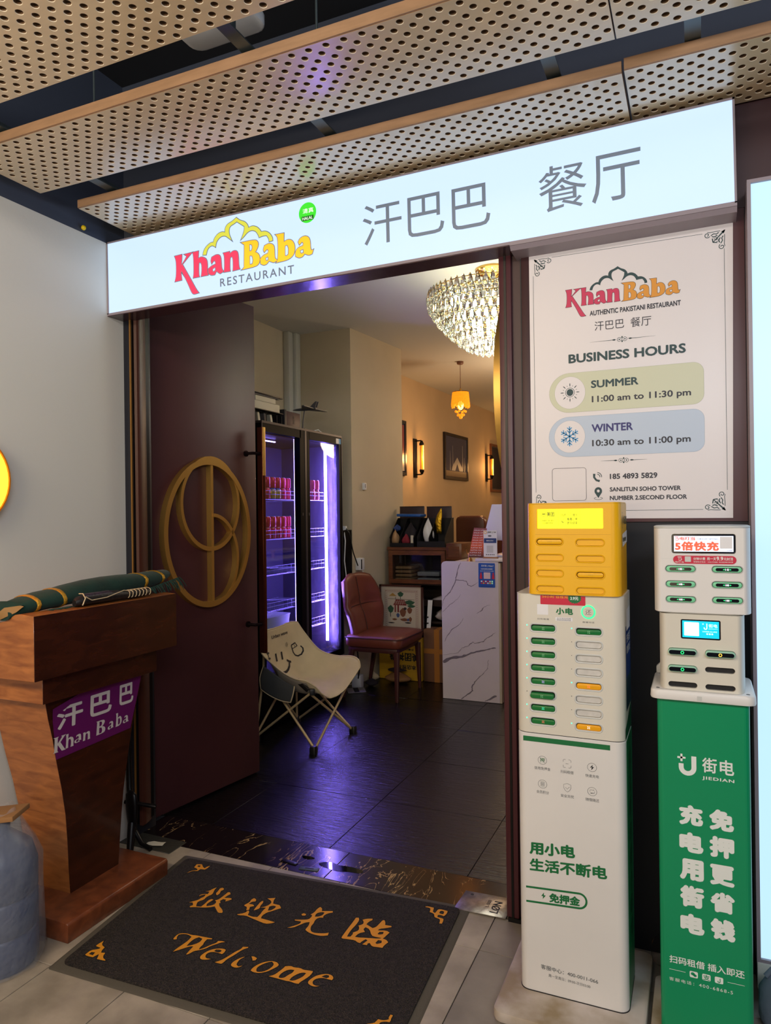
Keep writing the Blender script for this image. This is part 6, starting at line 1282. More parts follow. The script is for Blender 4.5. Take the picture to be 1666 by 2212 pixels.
for a, b in ((Y0, 4.372), (4.412, Y1)):
    mb = MB(); z0, z1 = .30, 1.985; t = .045
    for q in ((a, a+t*.6 if a == Y0 else a+t*.75, z0, z1), (b-t*1.3, b, z0, z1) if a == Y0 else (b-t, b, z0, z1), (a+t*.6, b-t, z0, z0+.05), (a+t*.6, b-t, z1-.055, z1)): mb.box(-2.598, -2.55, *q)
    d = P('door', mb, MATS['fridge_black'], fg)
    P('pane', MB().box(-2.575, -2.571, a+.025, b-.04, z0+.045, z1-.05), MATS['pane_glass' if a == Y0 else 'fogged_glass'], d)
    P('door_strip', MB().box(-2.5505, -2.546, (a if a == Y0 else b-.006), (a+.006 if a == Y0 else b), z0, z1), MATS['fridge_trim'], d)
    P('lock', MB().box(-2.5505, -2.5485, (b-.035 if a == Y0 else a+.012), (b-.022 if a == Y0 else a+.025), 1.385, 1.405), MATS['fridge_trim'], d)
P('centre_post', MB().box(-2.60, -2.548, 4.378, 4.404, .30, 2.003), MATS['fridge_trim'], fg)
tb = P('led_tube', MB().tube([(-2.635, 4.835, .42), (-2.635, 4.835, 1.885)], .010, 12), MATS['tube_light'], fg, smooth=60)
P('tube_cap', MB().tube([(-2.635, 4.835, .36), (-2.635, 4.835, .42)], .0105, 12), MATS['fridge_trim'], tb); P('tube_cap', MB().tube([(-2.635, 4.835, 1.885), (-2.635, 4.835, 1.91)], .0105, 12), MATS['fridge_trim'], tb)
P('led_strip', MB().box(-2.606, -2.602, 4.322, 4.330, .34, 1.93), MATS['strip_light'], fg)
P('led_strip', MB().box(X0+.036, X0+.040, 4.60, 4.606, .40, 1.85), MATS['strip_light'], fg)
P('led_strip', MB().box(-2.75, -2.742, 3.95, 4.30, 1.905, 1.912), MATS['strip_light'], fg)
SHZ = (1.497, 1.227, .985, .74, .56)
for z in SHZ:
    for a, b in ((Y0+.04, 4.37), (4.43, Y1-.15)):
        mb = MB()
        for x in (-2.635, -2.66, -3.05): mb.tube([(x, a, z), (x, b, z)], .003, 6)
        for x, zz in ((-2.635, .035), (-2.635, .06)): mb.tube([(x, a, z+zz), (x, b, z+zz)], .002, 6)
        n = 9
        for k in range(n+1):
            y = a+(b-a)*k/n; mb.tube([(-2.635, y, z+.06), (-2.635, y, z), (-3.05, y, z)], .0018, 5)
        P('wire_shelf', mb, MATS['shelf_wire'], fg, smooth=60)
P('fan_cover', MB().lathe([(.0001, 0), (.09, 0), (.10, .012), (.0001, .03)], (-2.84, 4.12, 1.80), 24), MATS['shelf_wire'], fg, smooth=40)
tag(P('white_tub', MB().loft([[(x, y, z) for x, y in rrect(-2.86-e, -2.66+e, 4.02-e, 4.32+e, .03, 4)] for z, e in ((.565, 0), (.69, .012), (.70, .016))]), mat('tub_white', (226, 226, 236), 0.4), smooth=40), 'white plastic tub on the bottom shelf of the lit fridge', 'tub')
def can_mesh(ms):
    mb = MB(); prof = [(.0001, 0), (.022, 0), (.029, .006), (.029, .066), (.024, .074), (.0235, .0755), (.0001, .0745)]
    c = []; n = 18
    rings = [[mb.v((r*cos(2*pi*k/n), r*sin(2*pi*k/n), z)) for k in range(n)] for r, z in prof]
    for i in range(len(rings)-1):
        for k in range(n):
            mb.mi = 1 if i in (0, 1, 3, 4, 5) and ms == 2 else (1 if i in (0, 4, 5) else 0)
            mb.face([rings[i][k], rings[i][(k+1) % n], rings[i+1][(k+1) % n], rings[i+1][k]])
    bmesh.ops.recalc_face_normals(mb.bm, faces=mb.bm.faces)
    me = bpy.data.meshes.new('soda_can'); mb.bm.to_mesh(me); mb.bm.free(); me.shade_smooth(); me.set_sharp_from_angle(angle=rad(50)); return me
CAN = {}
for k, mm in (('red', 'can_red'), ('yellow', 'can_yellow')):
    me = can_mesh(1); me.materials.append(MATS[mm]); me.materials.append(MATS['can_silver']); CAN[k] = me
me = can_mesh(2); CAN['band'] = me; me.materials.append(MATS['can_yellow']); me.materials.append(MATS['can_blue'])
def can(k, x, y, z, lab, grp):
    o = bpy.data.objects.new('soda_can', CAN[k]); COL.objects.link(o); o.location = (x, y, z); o.rotation_euler = (0, 0, random.uniform(0, 6)); tag(o, lab, 'can', grp)
nth = ['first', 'second', 'third', 'fourth', 'last']
for row, z0 in ((1, 1.5005), (2, 1.2305)):
    where = 'upper' if row == 1 else 'lower'
    for layer in (0, 1):
        lay = 'top' if layer else 'bottom'
        for i in range(5):
            y = 4.085 + .066*i
            if row == 1 and layer == 0 and i in (1, 2):
                can('band', -2.685, y, z0, 'yellow and blue can, %s of two, bottom layer of the fridge\'s upper can shelf' % ('left' if i == 1 else 'right'), 'yellow and blue cans in the fridge'); continue
            can('red', -2.685, y, z0+.0762*layer, '%s red can from the left, %s layer, %s can shelf, left fridge door' % (nth[i], lay, where), 'red cans in the drinks fridge')
    if row == 1:
        for layer in (0, 1):
            for i in range(2): can('red', -2.685, 4.70+.066*i, z0+.0762*layer, '%s red can behind the right fridge door, %s layer' % ('left' if i == 0 else 'right', 'top' if layer else 'bottom'), 'red cans in the drinks fridge')
jg = T('glass_jug', 'clear glass jug on the low shelf behind the right fridge door', 'jug', (-2.70, 4.60, .563))
P('body', MB().lathe([(.0001, 0), (.045, 0), (.05, .02), (.046, .14), (.036, .20), (.05, .225), (.046, .222), (.034, .20), (.043, .14), (.046, .02), (.0001, .006)], (-2.70, 4.60, .563), 18), MATS['pane_glass'], jg, smooth=60)
P('handle', MB().tube([(-2.70, 4.648, .70), (-2.70, 4.69, .69), (-2.70, 4.69, .63), (-2.70, 4.648, .60)], .007, 8), MATS['pane_glass'], jg, smooth=60)
FP(fg, 'energy_label', [[(4.855, 1.935), (4.90, 1.935), (4.90, 1.975), (4.855, 1.975)]], YZ(-2.55), mat('label_white', (226, 228, 230), 0.5), 0.0006)
FP(fg, 'energy_label', [[(4.90, 1.935), (4.935, 1.935), (4.935, 1.975), (4.90, 1.975)]], YZ(-2.55), mat('label_blue', (30, 150, 214), 0.5), 0.0006)
# on top of the fridge
ZT = 2.0
mat('paper_cream', (206, 198, 176), 0.7); mat('board_grey', (88, 88, 92), 0.5); mat('box_plum', (66, 42, 48), 0.5); mat('box_dark', (26, 26, 34), 0.5)
rk = T('desk_rack', 'black wire rack on the fridge top under the stacked paper boxes', 'rack', (-2.75, 4.05, ZT))
mb = MB()
for y in (3.90, 4.03, 4.16, 4.22):
    mb.tube([(-2.64, y, ZT+.003), (-2.64, y, ZT+.075), (-2.65, y-.01, ZT+.085), (-2.88, y-.01, ZT+.085), (-2.88, y, ZT+.003)], .0035, 6)
for x in (-2.64, -2.88): mb.tube([(x, 3.86, ZT+.075), (x, 4.22, ZT+.075)], .0035, 6)
mb.box(-2.89, -2.63, 3.86, 4.23, ZT+.088, ZT+.093); P('wire_frame', mb, MATS['black_metal'], rk, smooth=60)
for i, (y0, y1, z0, z1, m, lab) in enumerate(((3.88, 4.215, .094, .150, 'paper_cream', 'cream paper ream box on the fridge rack, lower of the stack'), (3.90, 4.165, .151, .185, 'paper_cream', 'thinner cream box lying on the paper box over the fridge'))):
    o = T('paper_box', lab, 'box', (-2.76, (y0+y1)/2, ZT+z0), group='paper boxes on the fridge rack'); P('box', MB().box(-2.87, -2.65, y0, y1, ZT+z0, ZT+z1), MATS[m], o, bevel=.002); P('lid_edge', MB().box(-2.872, -2.648, y0-.002, y0+.02, ZT+z0, ZT+z1), MATS['board_grey'], o)
o = T('laptop', 'dark closed laptop lying on the paper boxes on top of the fridge', 'laptop', (-2.76, 4.02, ZT+.186)); P('lid', MB().box(-2.88, -2.63, 3.86, 4.23, ZT+.192, ZT+.200), MATS['black_metal'], o, bevel=.003); P('body', MB().box(-2.87, -2.64, 3.87, 4.20, ZT+.1855, ZT+.191), MATS['board_grey'], o)
for i in range(3): tag(P('binder', MB().obox((-2.74, 3.96+.075*i, ZT+.040), (1, 0, 0), (0, .97, .24), (0, -.24, .97), .09, .012, .036), MATS['paper_cream'] if i != 1 else MATS['board_grey'], bevel=.002), ['cream folder inside the wire rack, nearest the open door', 'grey folder in the middle of the wire rack', 'cream folder inside the wire rack, nearest the plum box'][i], 'folder', 'folders in the fridge rack')
o = T('gift_box', 'dark plum box with a printed emblem standing on the fridge top', 'box', (-2.72, 4.38, ZT)); P('box', MB().box(-2.79, -2.65, 4.275, 4.49, ZT+.0005, ZT+.125), MATS['box_plum'], o, bevel=.002); P('side_sleeve', MB().box(-2.792, -2.648, 4.272, 4.300, ZT+.0005, ZT+.132), MATS['box_dark'], o, bevel=.002)
prints(o, 'emblem', [stroke([(4.39, 2.04), (4.415, 2.075)], .004), stroke([(4.41, 2.04), (4.385, 2.075)], .004), [arc(4.40, 2.088, .008, .010, 0, 330, 11)]], YZ(-2.648), MATS['box_dark'], .0006)
o = T('model_jet', 'small grey model jet on a curved stand on top of the fridge', 'model', (-2.68, 4.60, ZT))
P('stand', MB().tube([(-2.68, 4.575, ZT), (-2.68, 4.58, ZT+.07), (-2.68, 4.592, ZT+.12), (-2.68, 4.605, ZT+.168)], .0045, 8), MATS['board_grey'], o, smooth=60); P('foot', MB().lathe([(.0001, .0), (.03, .0), (.03, .006), (.0001, .008)], (-2.68, 4.575, ZT), 16), MATS['board_grey'], o)
mb = MB(); zc = ZT+.175
mb.loft([[(-2.78+t, 4.605+a*cos(q), zc+a*.8*sin(q)) for q in [2*pi*k/10 for k in range(10)]] for t, a in ((0, .002), (.03, .010), (.09, .015), (.15, .014), (.20, .010))])
mb.ext([(-2.70, 4.60), (-2.60, 4.43), (-2.58, 4.43), (-2.59, 4.60), (-2.59, 4.61), (-2.58, 4.78), (-2.60, 4.78), (-2.70, 4.61)], 'z', zc-.004, zc+.002)
mb.ext([(-2.63, zc+.008), (-2.58, zc+.05), (-2.565, zc+.05), (-2.58, zc+.006)], 'y', 4.590, 4.594); mb.ext([(-2.63, zc+.008), (-2.58, zc+.05), (-2.565, zc+.05), (-2.58, zc+.006)], 'y', 4.616, 4.620)
P('airframe', mb, mat('jet_grey', (84, 84, 88), 0.4), o, smooth=30)
o = T('power_adapter', 'white power adapter with cable on the fridge top beside the model jet', 'adapter', (-2.66, 4.56, ZT)); P('block', MB().box(-2.80, -2.73, 4.52, 4.62, ZT+.0005, ZT+.055), MATS['label_white'], o, bevel=.005)
P('cable', MB().tube([(-2.76, 4.62, ZT+.02), (-2.70, 4.70, ZT+.015), (-2.64, 4.74, ZT+.035), (-2.66, 4.80, ZT+.03), (-2.64, 4.86, ZT+.006), (-2.67, 4.90, ZT+.004)], .004, 6), MATS['label_white'], o, smooth=60)

# ---------------- folding camp chair
mat('canvas', (206, 188, 150), 0.85, noise=(9, 0.10), bump=(220, 0.10)); mat('canvas_under', (120, 112, 100), 0.85); mat('camp_tube', (200, 176, 132), 0.35, metal=0.3); mat('pocket_mesh', (58, 60, 60), 0.8); mat('plastic_black', (14, 14, 16), 0.4); mat('ink_chair', (24, 20, 22), 0.7)
cc = T('camp_chair', 'cream canvas folding camp chair printed with a smiling face, in front of the fridge', 'camp chair', (-2.27, 3.87, 0.0))
FR = [[(-2.441,3.68,.687),(-2.446,3.78,.683),(-2.451,3.88,.684),(-2.459,4.0,.690),(-2.463,4.1,.678)],
 [(-2.436,3.625,.575),(-2.44,3.73,.57),(-2.44,3.87,.565),(-2.435,4.02,.57),(-2.415,4.12,.60)],
 [(-2.345,3.61,.505),(-2.405,3.73,.445),(-2.405,3.87,.435),(-2.395,4.01,.445),(-2.319,4.14,.495)],
 [(-2.259,3.61,.453),(-2.34,3.72,.372),(-2.343,3.88,.360),(-2.333,4.02,.362),(-2.198,4.145,.463)],
 [(-2.186,3.615,.425),(-2.22,3.72,.338),(-2.22,3.88,.325),(-2.20,4.03,.345),(-2.076,4.13,.470)],
 [(-2.125,3.630,.415),(-2.11,3.72,.325),(-2.11,3.86,.312),(-2.09,4.0,.350),(-2.010,4.10,.455)],
 [(-2.09,3.68,.372),(-2.074,3.74,.314),(-2.060,3.82,.278),(-2.02,3.92,.308),(-1.981,4.06,.420)]]
G_ = crgrid(FR, 30, 22)
for i, r in enumerate(G_):
    for j, p in enumerate(r):
        w = 0.003*sin(j*1.9 + i*0.35)*(1 if 8 < i < 24 else .3)
        r[j] = (p[0], p[1], p[2] + w*(0 if j in (0, 22) else 1))
fab = sheet('seat_fabric', G_, MATS['canvas'], cc, .004)
edge = [r[0] for r in G_] + G_[-1][1:] + [r[-1] for r in G_[::-1]][1:] + G_[0][::-1][1:-1]
P('piping', MB().tube(edge, .0045, 6, closed=True), MATS['canvas'], cc, smooth=60)
bvh = BVHTree.FromPolygons([V(p) for r in G_ for p in r], [(i*23+j, i*23+j+1, (i+1)*23+j+1, (i+1)*23+j) for i in range(30) for j in range(22)])
def on_fabric(me, nm):
    """lay a printed mark (y, z) on the fabric by dropping it along x"""
    bm = bmesh.new(); bm.from_mesh(me); bmesh.ops.subdivide_edges(bm, edges=[e for e in bm.edges if e.calc_length() > .02], cuts=2, use_grid_fill=False)
    for v_ in bm.verts:
        h = bvh.ray_cast(V((-1.5, v_.co.x, v_.co.y)), V((-1, 0, 0)))
        x = h[0].x if h[0] is not None else -2.43
        v_.co = V((x+.0042+v_.co.z, v_.co.x, v_.co.y+.0006))
    me2 = bpy.data.meshes.new(nm); bm.to_mesh(me2); bm.free(); me2.transform(Matrix.Translation(-cc.location)); link(nm, me2, MATS['ink_chair'], cc)
on_fabric(fit(text_mesh('Urban wave', 0.01), (3.755, .620, 3.948, .642), .02), 'lettering')
cl = lambda p, w: flat_mesh(stroke(p, w))
for p in ([(3.782, .527), (3.782, .479)], [(3.847, .527), (3.843, .479)]): on_fabric(cl([p[0], ((p[0][0]+p[1][0])/2, (p[0][1]+p[1][1])/2), p[1]], .016), 'smile_eye')
on_fabric(cl([(3.740, .456), (3.752, .437), (3.769, .422), (3.792, .410), (3.815, .405), (3.842, .406), (3.865, .414), (3.89, .430), (3.906, .452)], .014), 'smile_mouth'); on_fabric(cl([(3.884, .468), (3.905, .456), (3.925, .449)], .013), 'smile_mouth')
on_fabric(cl([(3.968, .546), (4.012, .555), (4.024, .532)], .008), 'mug_print'); on_fabric(cl([(3.968, .546), (3.974, .50), (3.986, .480), (4.007, .472), (4.035, .478), (4.055, .497), (4.060, .515), (4.050, .530)], .009), 'mug_print')
on_fabric(cl([(3.975, .523), (4.022, .533)], .004), 'mug_print'); on_fabric(cl([(3.996, .552), (4.002, .528)], .004), 'mug_print')
for k in range(8):
    a = k*pi/4; on_fabric(cl([(3.918+.009*cos(a), .559+.009*sin(a)), (3.918+.016*cos(a), .559+.016*sin(a))], .0025), 'sun_print')
on_fabric(flat_mesh(stroke(arc(3.918, .559, .0055, .0055, 0, 330, 11), .002, True)), 'sun_print')
for p in ([(3.672, .549), (3.708, .544)], [(3.662, .518), (3.708, .512)], [(3.691, .546), (3.684, .515), (3.674, .486)]): on_fabric(cl(p, .010), 'character')
pk = [[(-2.40, 3.600, .49), (-2.33, 3.595, .455), (-2.24, 3.598, .405), (-2.19, 3.605, .385)], [(-2.42, 3.592, .42), (-2.34, 3.585, .40), (-2.25, 3.590, .36), (-2.195, 3.60, .345)], [(-2.42, 3.600, .35), (-2.36, 3.592, .322), (-2.28, 3.594, .295), (-2.215, 3.602, .288)]]
sheet('side_pocket', crgrid(pk, 8, 10), MATS['pocket_mesh'], cc, .004)
pe = crgrid(pk, 8, 10); P('pocket_binding', MB().tube([r[0] for r in pe] + pe[-1][1:] + [r[-1] for r in pe[::-1]][1:], .004, 6), MATS['canvas'], cc, smooth=60)
sheet('side_panel', crgrid([[(-2.34, 3.615, .50), (-2.26, 3.615, .45), (-2.19, 3.62, .42), (-2.13, 3.635, .41)], [(-2.32, 3.66, .38), (-2.25, 3.66, .35), (-2.18, 3.665, .335), (-2.12, 3.68, .33)], [(-2.30, 3.74, .345), (-2.25, 3.74, .325), (-2.18, 3.74, .315), (-2.12, 3.74, .315)]], 6, 8), MATS['canvas_under'], cc, .003)
fA, fB, fC, fD = (-2.075, 3.62), (-2.036, 4.06), (-2.486, 4.12), (-2.515, 3.68)
hA, hB, hC, hD = (-2.11, 3.665, .335), (-2.05, 4.03, .335), (-2.46, 4.07, .40), (-2.46, 3.69, .42)
for f, h in ((fA, hB), (fB, hA), (fA, hD), (fD, hA), (fB, hC), (fC, hB), (fC, hD), (fD, hC)):
    a, b = V((f[0], f[1], .022)), V(h); d = (b-a).normalized()
    off = V((0.006, 0.006, 0)) if f in (fA, fC) else V((-0.006, -0.006, 0))
    P('leg', MB().tube([a+d*.01+off, b+off], .0075, 10), MATS['camp_tube'], cc, smooth=60)
P('upright', MB().tube([(fC[0], fC[1], .03), hC, (-2.466, 4.095, .66)], .0075, 10), MATS['camp_tube'], cc, smooth=60); P('upright', MB().tube([(fD[0], fD[1], .03), hD, (-2.455, 3.69, .66)], .0075, 10), MATS['camp_tube'], cc, smooth=60)
for f in (fA, fB, fC, fD): P('foot', MB().loft([[(f[0]+x*s, f[1]+y*s, z) for x, y in rrect(-.02, .02, -.02, .02, .008, 3)] for z, s in ((0, 1), (.03, 1), (.042, .8))]), MATS['plastic_black'], cc, smooth=50)
P('hub', MB().obox((-2.105, 3.665, .345), (.8, .5, 0), (-.5, .8, 0), (0, 0, 1), .016, .018, .018), MATS['plastic_black'], cc, bevel=.004)
P('hub', MB().obox((-2.05, 4.035, .335), (1, 0, 0), (0, 1, 0), (0, 0, 1), .016, .018, .018), MATS['plastic_black'], cc, bevel=.004)
P('bracket', MB().obox((-2.155, 3.640, .385), (.78, .1, -.62), (0, 1, 0), (.62, 0, .78), .045, .006, .014), MATS['plastic_black'], cc, bevel=.003)

# ---------------- brown leather dining chair
mat('leather_brown', (122, 62, 46), 0.38, noise=(6, 0.15), bump=(120, 0.08)); mat('leather_seam', (70, 34, 28), 0.6); mat('leg_brown', (74, 38, 34), 0.35)
dc = T('dining_chair', 'brown leather dining chair with tapered legs beside the violet fridge', 'chair', (-2.35, 5.2, 0.0))
# seat cushion with a piped rim and a quilted top
def ring(x0, x1, y0, y1, z, r=.05): return [(x, y, z) for x, y in rrect(x0, x1, y0, y1, r, 5)]
P('seat', MB().loft([ring(-2.53, -2.100, 4.965, 5.435, .385, .05), ring(-2.545, -2.085, 4.945, 5.455, .40, .06), ring(-2.545, -2.080, 4.94, 5.46, .455, .06), ring(-2.535, -2.09, 4.95, 5.45, .470, .06), ring(-2.50, -2.14, 5.0, 5.40, .482, .06), ring(-2.38, -2.24, 5.12, 5.28, .478, .05)]), MATS['leather_brown'], dc, smooth=60)
P('piping', MB().tube(ring(-2.547, -2.078, 4.938, 5.462, .459, .06), .005, 6, closed=True), MATS['leather_seam'], dc, smooth=60)
BK = [[(-2.47, 4.975, .46), (-2.485, 5.09, .46), (-2.49, 5.2, .46), (-2.485, 5.32, .46), (-2.455, 5.43, .46)], [(-2.485, 4.955, .58), (-2.51, 5.08, .58), (-2.515, 5.2, .58), (-2.505, 5.33, .58), (-2.455, 5.45, .58)],
      [(-2.51, 4.945, .68), (-2.54, 5.08, .68), (-2.55, 5.2, .68), (-2.535, 5.33, .68), (-2.46, 5.455, .68)], [(-2.535, 4.955, .80), (-2.565, 5.08, .81), (-2.575, 5.2, .81), (-2.56, 5.32, .81), (-2.50, 5.435, .80)],
      [(-2.56, 4.985, .885), (-2.585, 5.08, .905), (-2.595, 5.2, .91), (-2.58, 5.30, .905), (-2.545, 5.39, .885)]]
gb_ = crgrid(BK, 18, 18)
for i, r in enumerate(gb_):
    for j, p in enumerate(r):
        u, w = j/18, i/18; q = (.012 if abs(w-.5) > .06 else -.004) * (0.3+abs(sin(pi*2*u)))*(0 if i in (0, 18) or j in (0, 18) else 1)
        r[j] = (p[0]+q, p[1], p[2])
o = sheet('backrest', gb_, MATS['leather_brown'], dc, .05)
P('seam', MB().tube([(gb_[9][j][0]+.028, gb_[9][j][1], gb_[9][j][2]) for j in range(1, 18)], .003, 6), MATS['leather_seam'], o, smooth=60); P('seam', MB().tube([(gb_[i][9][0]+.030, gb_[i][9][1], gb_[i][9][2]) for i in range(1, 18)], .003, 6), MATS['leather_seam'], o, smooth=60)
P('apron', MB().box(-2.52, -2.12, 4.975, 5.425, .350, .386), MATS['leg_brown'], dc, bevel=.004)
for (x0, y0), (x1, y1) in (((-2.125, 4.985), (-2.118, 4.965)), ((-2.125, 5.415), (-2.118, 5.435)), ((-2.49, 4.985), (-2.56, 4.965)), ((-2.49, 5.415), (-2.56, 5.435))):
    P('leg', MB().loft([[(x1+a, y1+b, 0) for a, b in rrect(-.011, .011, -.011, .011, .004, 2)], [(x0+a, y0+b, .365) for a, b in rrect(-.02, .02, -.02, .02, .006, 2)]]), MATS['leg_brown'], dc, smooth=40)

dc.location = (dc.location.x+.066, dc.location.y-.145, 0)
# ---------------- white marble counter and the things on it
mat('marble_white', (214, 206, 210), 0.22, noise=(3, 0.06)); mat('vein_grey', (128, 120, 130), 0.3, noise=(30, 0.3))
mat('counter_edge', (190, 180, 162), 0.45); mat('mirror_grey', (120, 116, 124), 0.15, metal=0.8)
ct = T('reception_counter', 'white grey-veined marble counter end just inside the right of the doorway', 'counter', (-1.55, 5.4, 0.0))
cprof = [(-1.775, .002), (-1.338, .002), (-1.338, 1.028)] + arc(-1.745, .998, .03, .03, 90, 180, 6)
P('end_panel', MB().ext(cprof, 'y', 5.050, 5.085), MATS['marble_white'], ct, bevel=.001, seg=1)
P('edge_strip', MB().box(-1.338, -1.323, 5.052, 5.10, .002, 1.02), MATS['counter_edge'], ct); P('side_panel', MB().box(-1.40, -1.318, 5.10, 6.30, .002, 1.02), MATS['mirror_grey'], ct)
P('body', MB().box(-1.72, -1.41, 5.086, 6.30, .002, .985), MATS['counter_edge'], ct); P('worktop', MB().box(-1.79, -1.40, 5.30, 6.32, .985, 1.005), mat('worktop_cream', (206, 196, 172), 0.4), ct, bevel=.004)
P('raised_slab', MB().box(-1.512, -1.28, 5.052, 6.25, 1.030, 1.052), MATS['marble_white'], ct, bevel=.002)
VEINS = [
 ([(-1.624, 1.021), (-1.646, 0.976), (-1.659, 0.919), (-1.664, 0.887), (-1.69, 0.829), (-1.712, 0.796), (-1.747, 0.762), (-1.764, 0.729), (-1.771, 0.688)], [0.0047, 0.0076, 0.0095, 0.0086, 0.0076, 0.0086, 0.0057, 0.0038, 0.0019]),
 ([(-1.66, 0.887), (-1.605, 0.892), (-1.575, 0.877), (-1.567, 0.853), (-1.538, 0.846), (-1.492, 0.879)], [0.0057, 0.0066, 0.0076, 0.0066, 0.0057, 0.0029]),
 ([(-1.623, 0.787), (-1.649, 0.75), (-1.713, 0.703), (-1.752, 0.664), (-1.771, 0.647)], [0.0019, 0.0038, 0.0047, 0.0038, 0.0029]),
 ([(-1.608, 0.606), (-1.634, 0.564), (-1.703, 0.516), (-1.738, 0.47), (-1.755, 0.428)], [0.0019, 0.0057, 0.0076, 0.0047, 0.0029]),
 ([(-1.366, 0.515), (-1.395, 0.493), (-1.436, 0.471), (-1.453, 0.446), (-1.523, 0.426), (-1.54, 0.437), (-1.569, 0.407), (-1.62, 0.388), (-1.654, 0.349), (-1.77, 0.325)], [0.0029, 0.0066, 0.0057, 0.0086, 0.0057, 0.0057, 0.0066, 0.0047, 0.0038, 0.0029]),
 ([(-1.364, 0.404), (-1.413, 0.393), (-1.495, 0.372), (-1.553, 0.352), (-1.621, 0.323), (-1.706, 0.309), (-1.77, 0.272)], [0.008, 0.011, 0.015, 0.018, 0.022, 0.026, 0.030]),
 ([(-1.422, 0.313), (-1.427, 0.249), (-1.473, 0.198), (-1.519, 0.154), (-1.548, 0.103), (-1.544, 0.08), (-1.583, 0.044), (-1.633, 0.007)], [0.0029, 0.0038, 0.0057, 0.0076, 0.0133, 0.0114, 0.0095, 0.0076]),
 ([(-1.36, 0.056), (-1.417, 0.027), (-1.451, 0.006)], [0.0171, 0.0133, 0.0076]),
 ([(-1.404, 0.715), (-1.449, 0.701), (-1.462, 0.677), (-1.504, 0.647)], [0.0019, 0.0047, 0.0076, 0.0029])]
for path, w in VEINS:
    pts_, ws = [], []
    for (a, b), (wa, wb) in zip(zip(path, path[1:]), zip(w, w[1:])):
        for t in (0, .25, .5, .75): pts_.append((a[0]+(b[0]-a[0])*t + random.uniform(-.003, .003), a[1]+(b[1]-a[1])*t + random.uniform(-.003, .003))); ws.append((wa+(wb-wa)*t)*random.uniform(.45, 1.0))
    pts_.append(path[-1]); ws.append(w[-1]*.5)
    FP(ct, 'marble_vein', stroke(pts_, ws), XZ(5.050), MATS['vein_grey'], .0003)
pay = T('payment_sticker', 'blue payment sticker on the upper right of the marble counter', 'sticker', (-1.425, 5.0495, .84))
P('sheet', MB().ext(rrect(-1.487, -1.362, .842, 1.020, .006, 3), 'y', 5.0485, 5.0498), mat('pay_blue', (14, 84, 176), 0.35), pay)
PQ = XZ(5.0485)
TX(pay, '支付宝 | Alipay+', (-1.465, .992, -1.372, 1.008), PQ, MATS['print_white'], .012); TX(pay, '扫码领取优惠券', (-1.468, .972, -1.380, .982), PQ, MATS['print_white'], .01); TX(pay, '海外钱包扫码付款', (-1.475, .958, -1.372, .966), PQ, MATS['print_white'])
FP(pay, 'code_label', [rrect(-1.447, -1.397, .905, .952, .002, 2)], PQ, mat('label_pink', (226, 200, 200), 0.5), .0006)
for sx in (-1.468, -1.376): prints(pay, 'figure_print', [[arc(sx, .945, .006, .006, 0, 330, 11)], [[(sx-.010, .905), (sx+.010, .905), (sx+.007, .938), (sx-.007, .938)]]], PQ, MATS['sticker_red'], .0006)
for r_ in range(2):
    for k in range(6): prints(pay, 'wallet_logo', [[rrect(-1.470+.016*k, -1.458+.016*k, .882-.014*r_, .892-.014*r_, .002, 2)]], PQ, MATS[['print_white', 'sticker_red', 'print_white', 'sticker_red', 'print_white', 'led_dim'][k] if r_ == 0 else ['sticker_red', 'sticker_gold', 'sticker_red', 'print_white', 'sticker_gold', 'led_dim'][k]], .0006)
prints(pay, 'text_rule', [line((-1.47, .852), (-1.38, .852), .003)], PQ, MATS['flank_blue'], .0006)
def sunset():
    m = mat('calendar_print', (190, 70, 50), 0.4); nt = m.node_tree; b = nt.nodes['Principled BSDF']
    tc = nt.nodes.new('ShaderNodeTexCoord'); sp = nt.nodes.new('ShaderNodeSeparateXYZ'); r = nt.nodes.new('ShaderNodeValToRGB')
    nt.links.new(tc.outputs['Object'], sp.inputs[0]); mr = nt.nodes.new('ShaderNodeMapRange'); mr.inputs[2].default_value = .25; nt.links.new(sp.outputs['Z'], mr.inputs[0]); nt.links.new(mr.outputs[0], r.inputs['Fac']); nt.links.new(r.outputs['Color'], b.inputs['Base Color'])
    e = r.color_ramp.elements; e[0].color = (*lin((60, 22, 26)), 1); e[1].color = (*lin((96, 74, 84)), 1); x = e.new(.35); x.color = (*lin((206, 84, 40)), 1); x = e.new(.6); x.color = (*lin((176, 60, 48)), 1)
sunset()
ca = T('menu_card', 'red sunset-coloured card with rows of white writing standing on the counter', 'card', (-1.52, 5.20, 1.053))
lean = [(-1.592, 5.15, 1.053), (-1.468, 5.15, 1.053), (-1.462, 5.20, 1.27), (-1.562, 5.20, 1.275)]
ca.location = (-1.52, 5.15, 1.053)
P('card', MB().loft([lean, [(x, y+.004, z) for x, y, z in lean]]), MATS['calendar_print'], ca)
for k in range(11):
    f = .06+.085*k; x0 = -1.585+.030*f; z = 1.053+.218*f; y = 5.15+.05*f-.001
    TX(ca, random.choice(['IUITIA IUI', 'ITIUA UIT', 'UITAI ITIU']), (0, 0, .085-.01*f, .008), ((x0, y, z), (1, 0, 0), (0, .22, .97)), MATS['print_white'], 0, .0006)
P('prop', MB().loft([[(-1.55, 5.204, 1.25), (-1.50, 5.204, 1.25), (-1.50, 5.206, 1.25), (-1.55, 5.206, 1.25)], [(-1.55, 5.26, 1.053), (-1.50, 5.26, 1.053), (-1.50, 5.262, 1.053), (-1.55, 5.262, 1.053)]]), MATS['box_dark'], ca)
qs = T('pay_stand', 'white code card stand with blue band on a wooden foot, counter top', 'card stand', (-1.408, 5.10, 1.053))
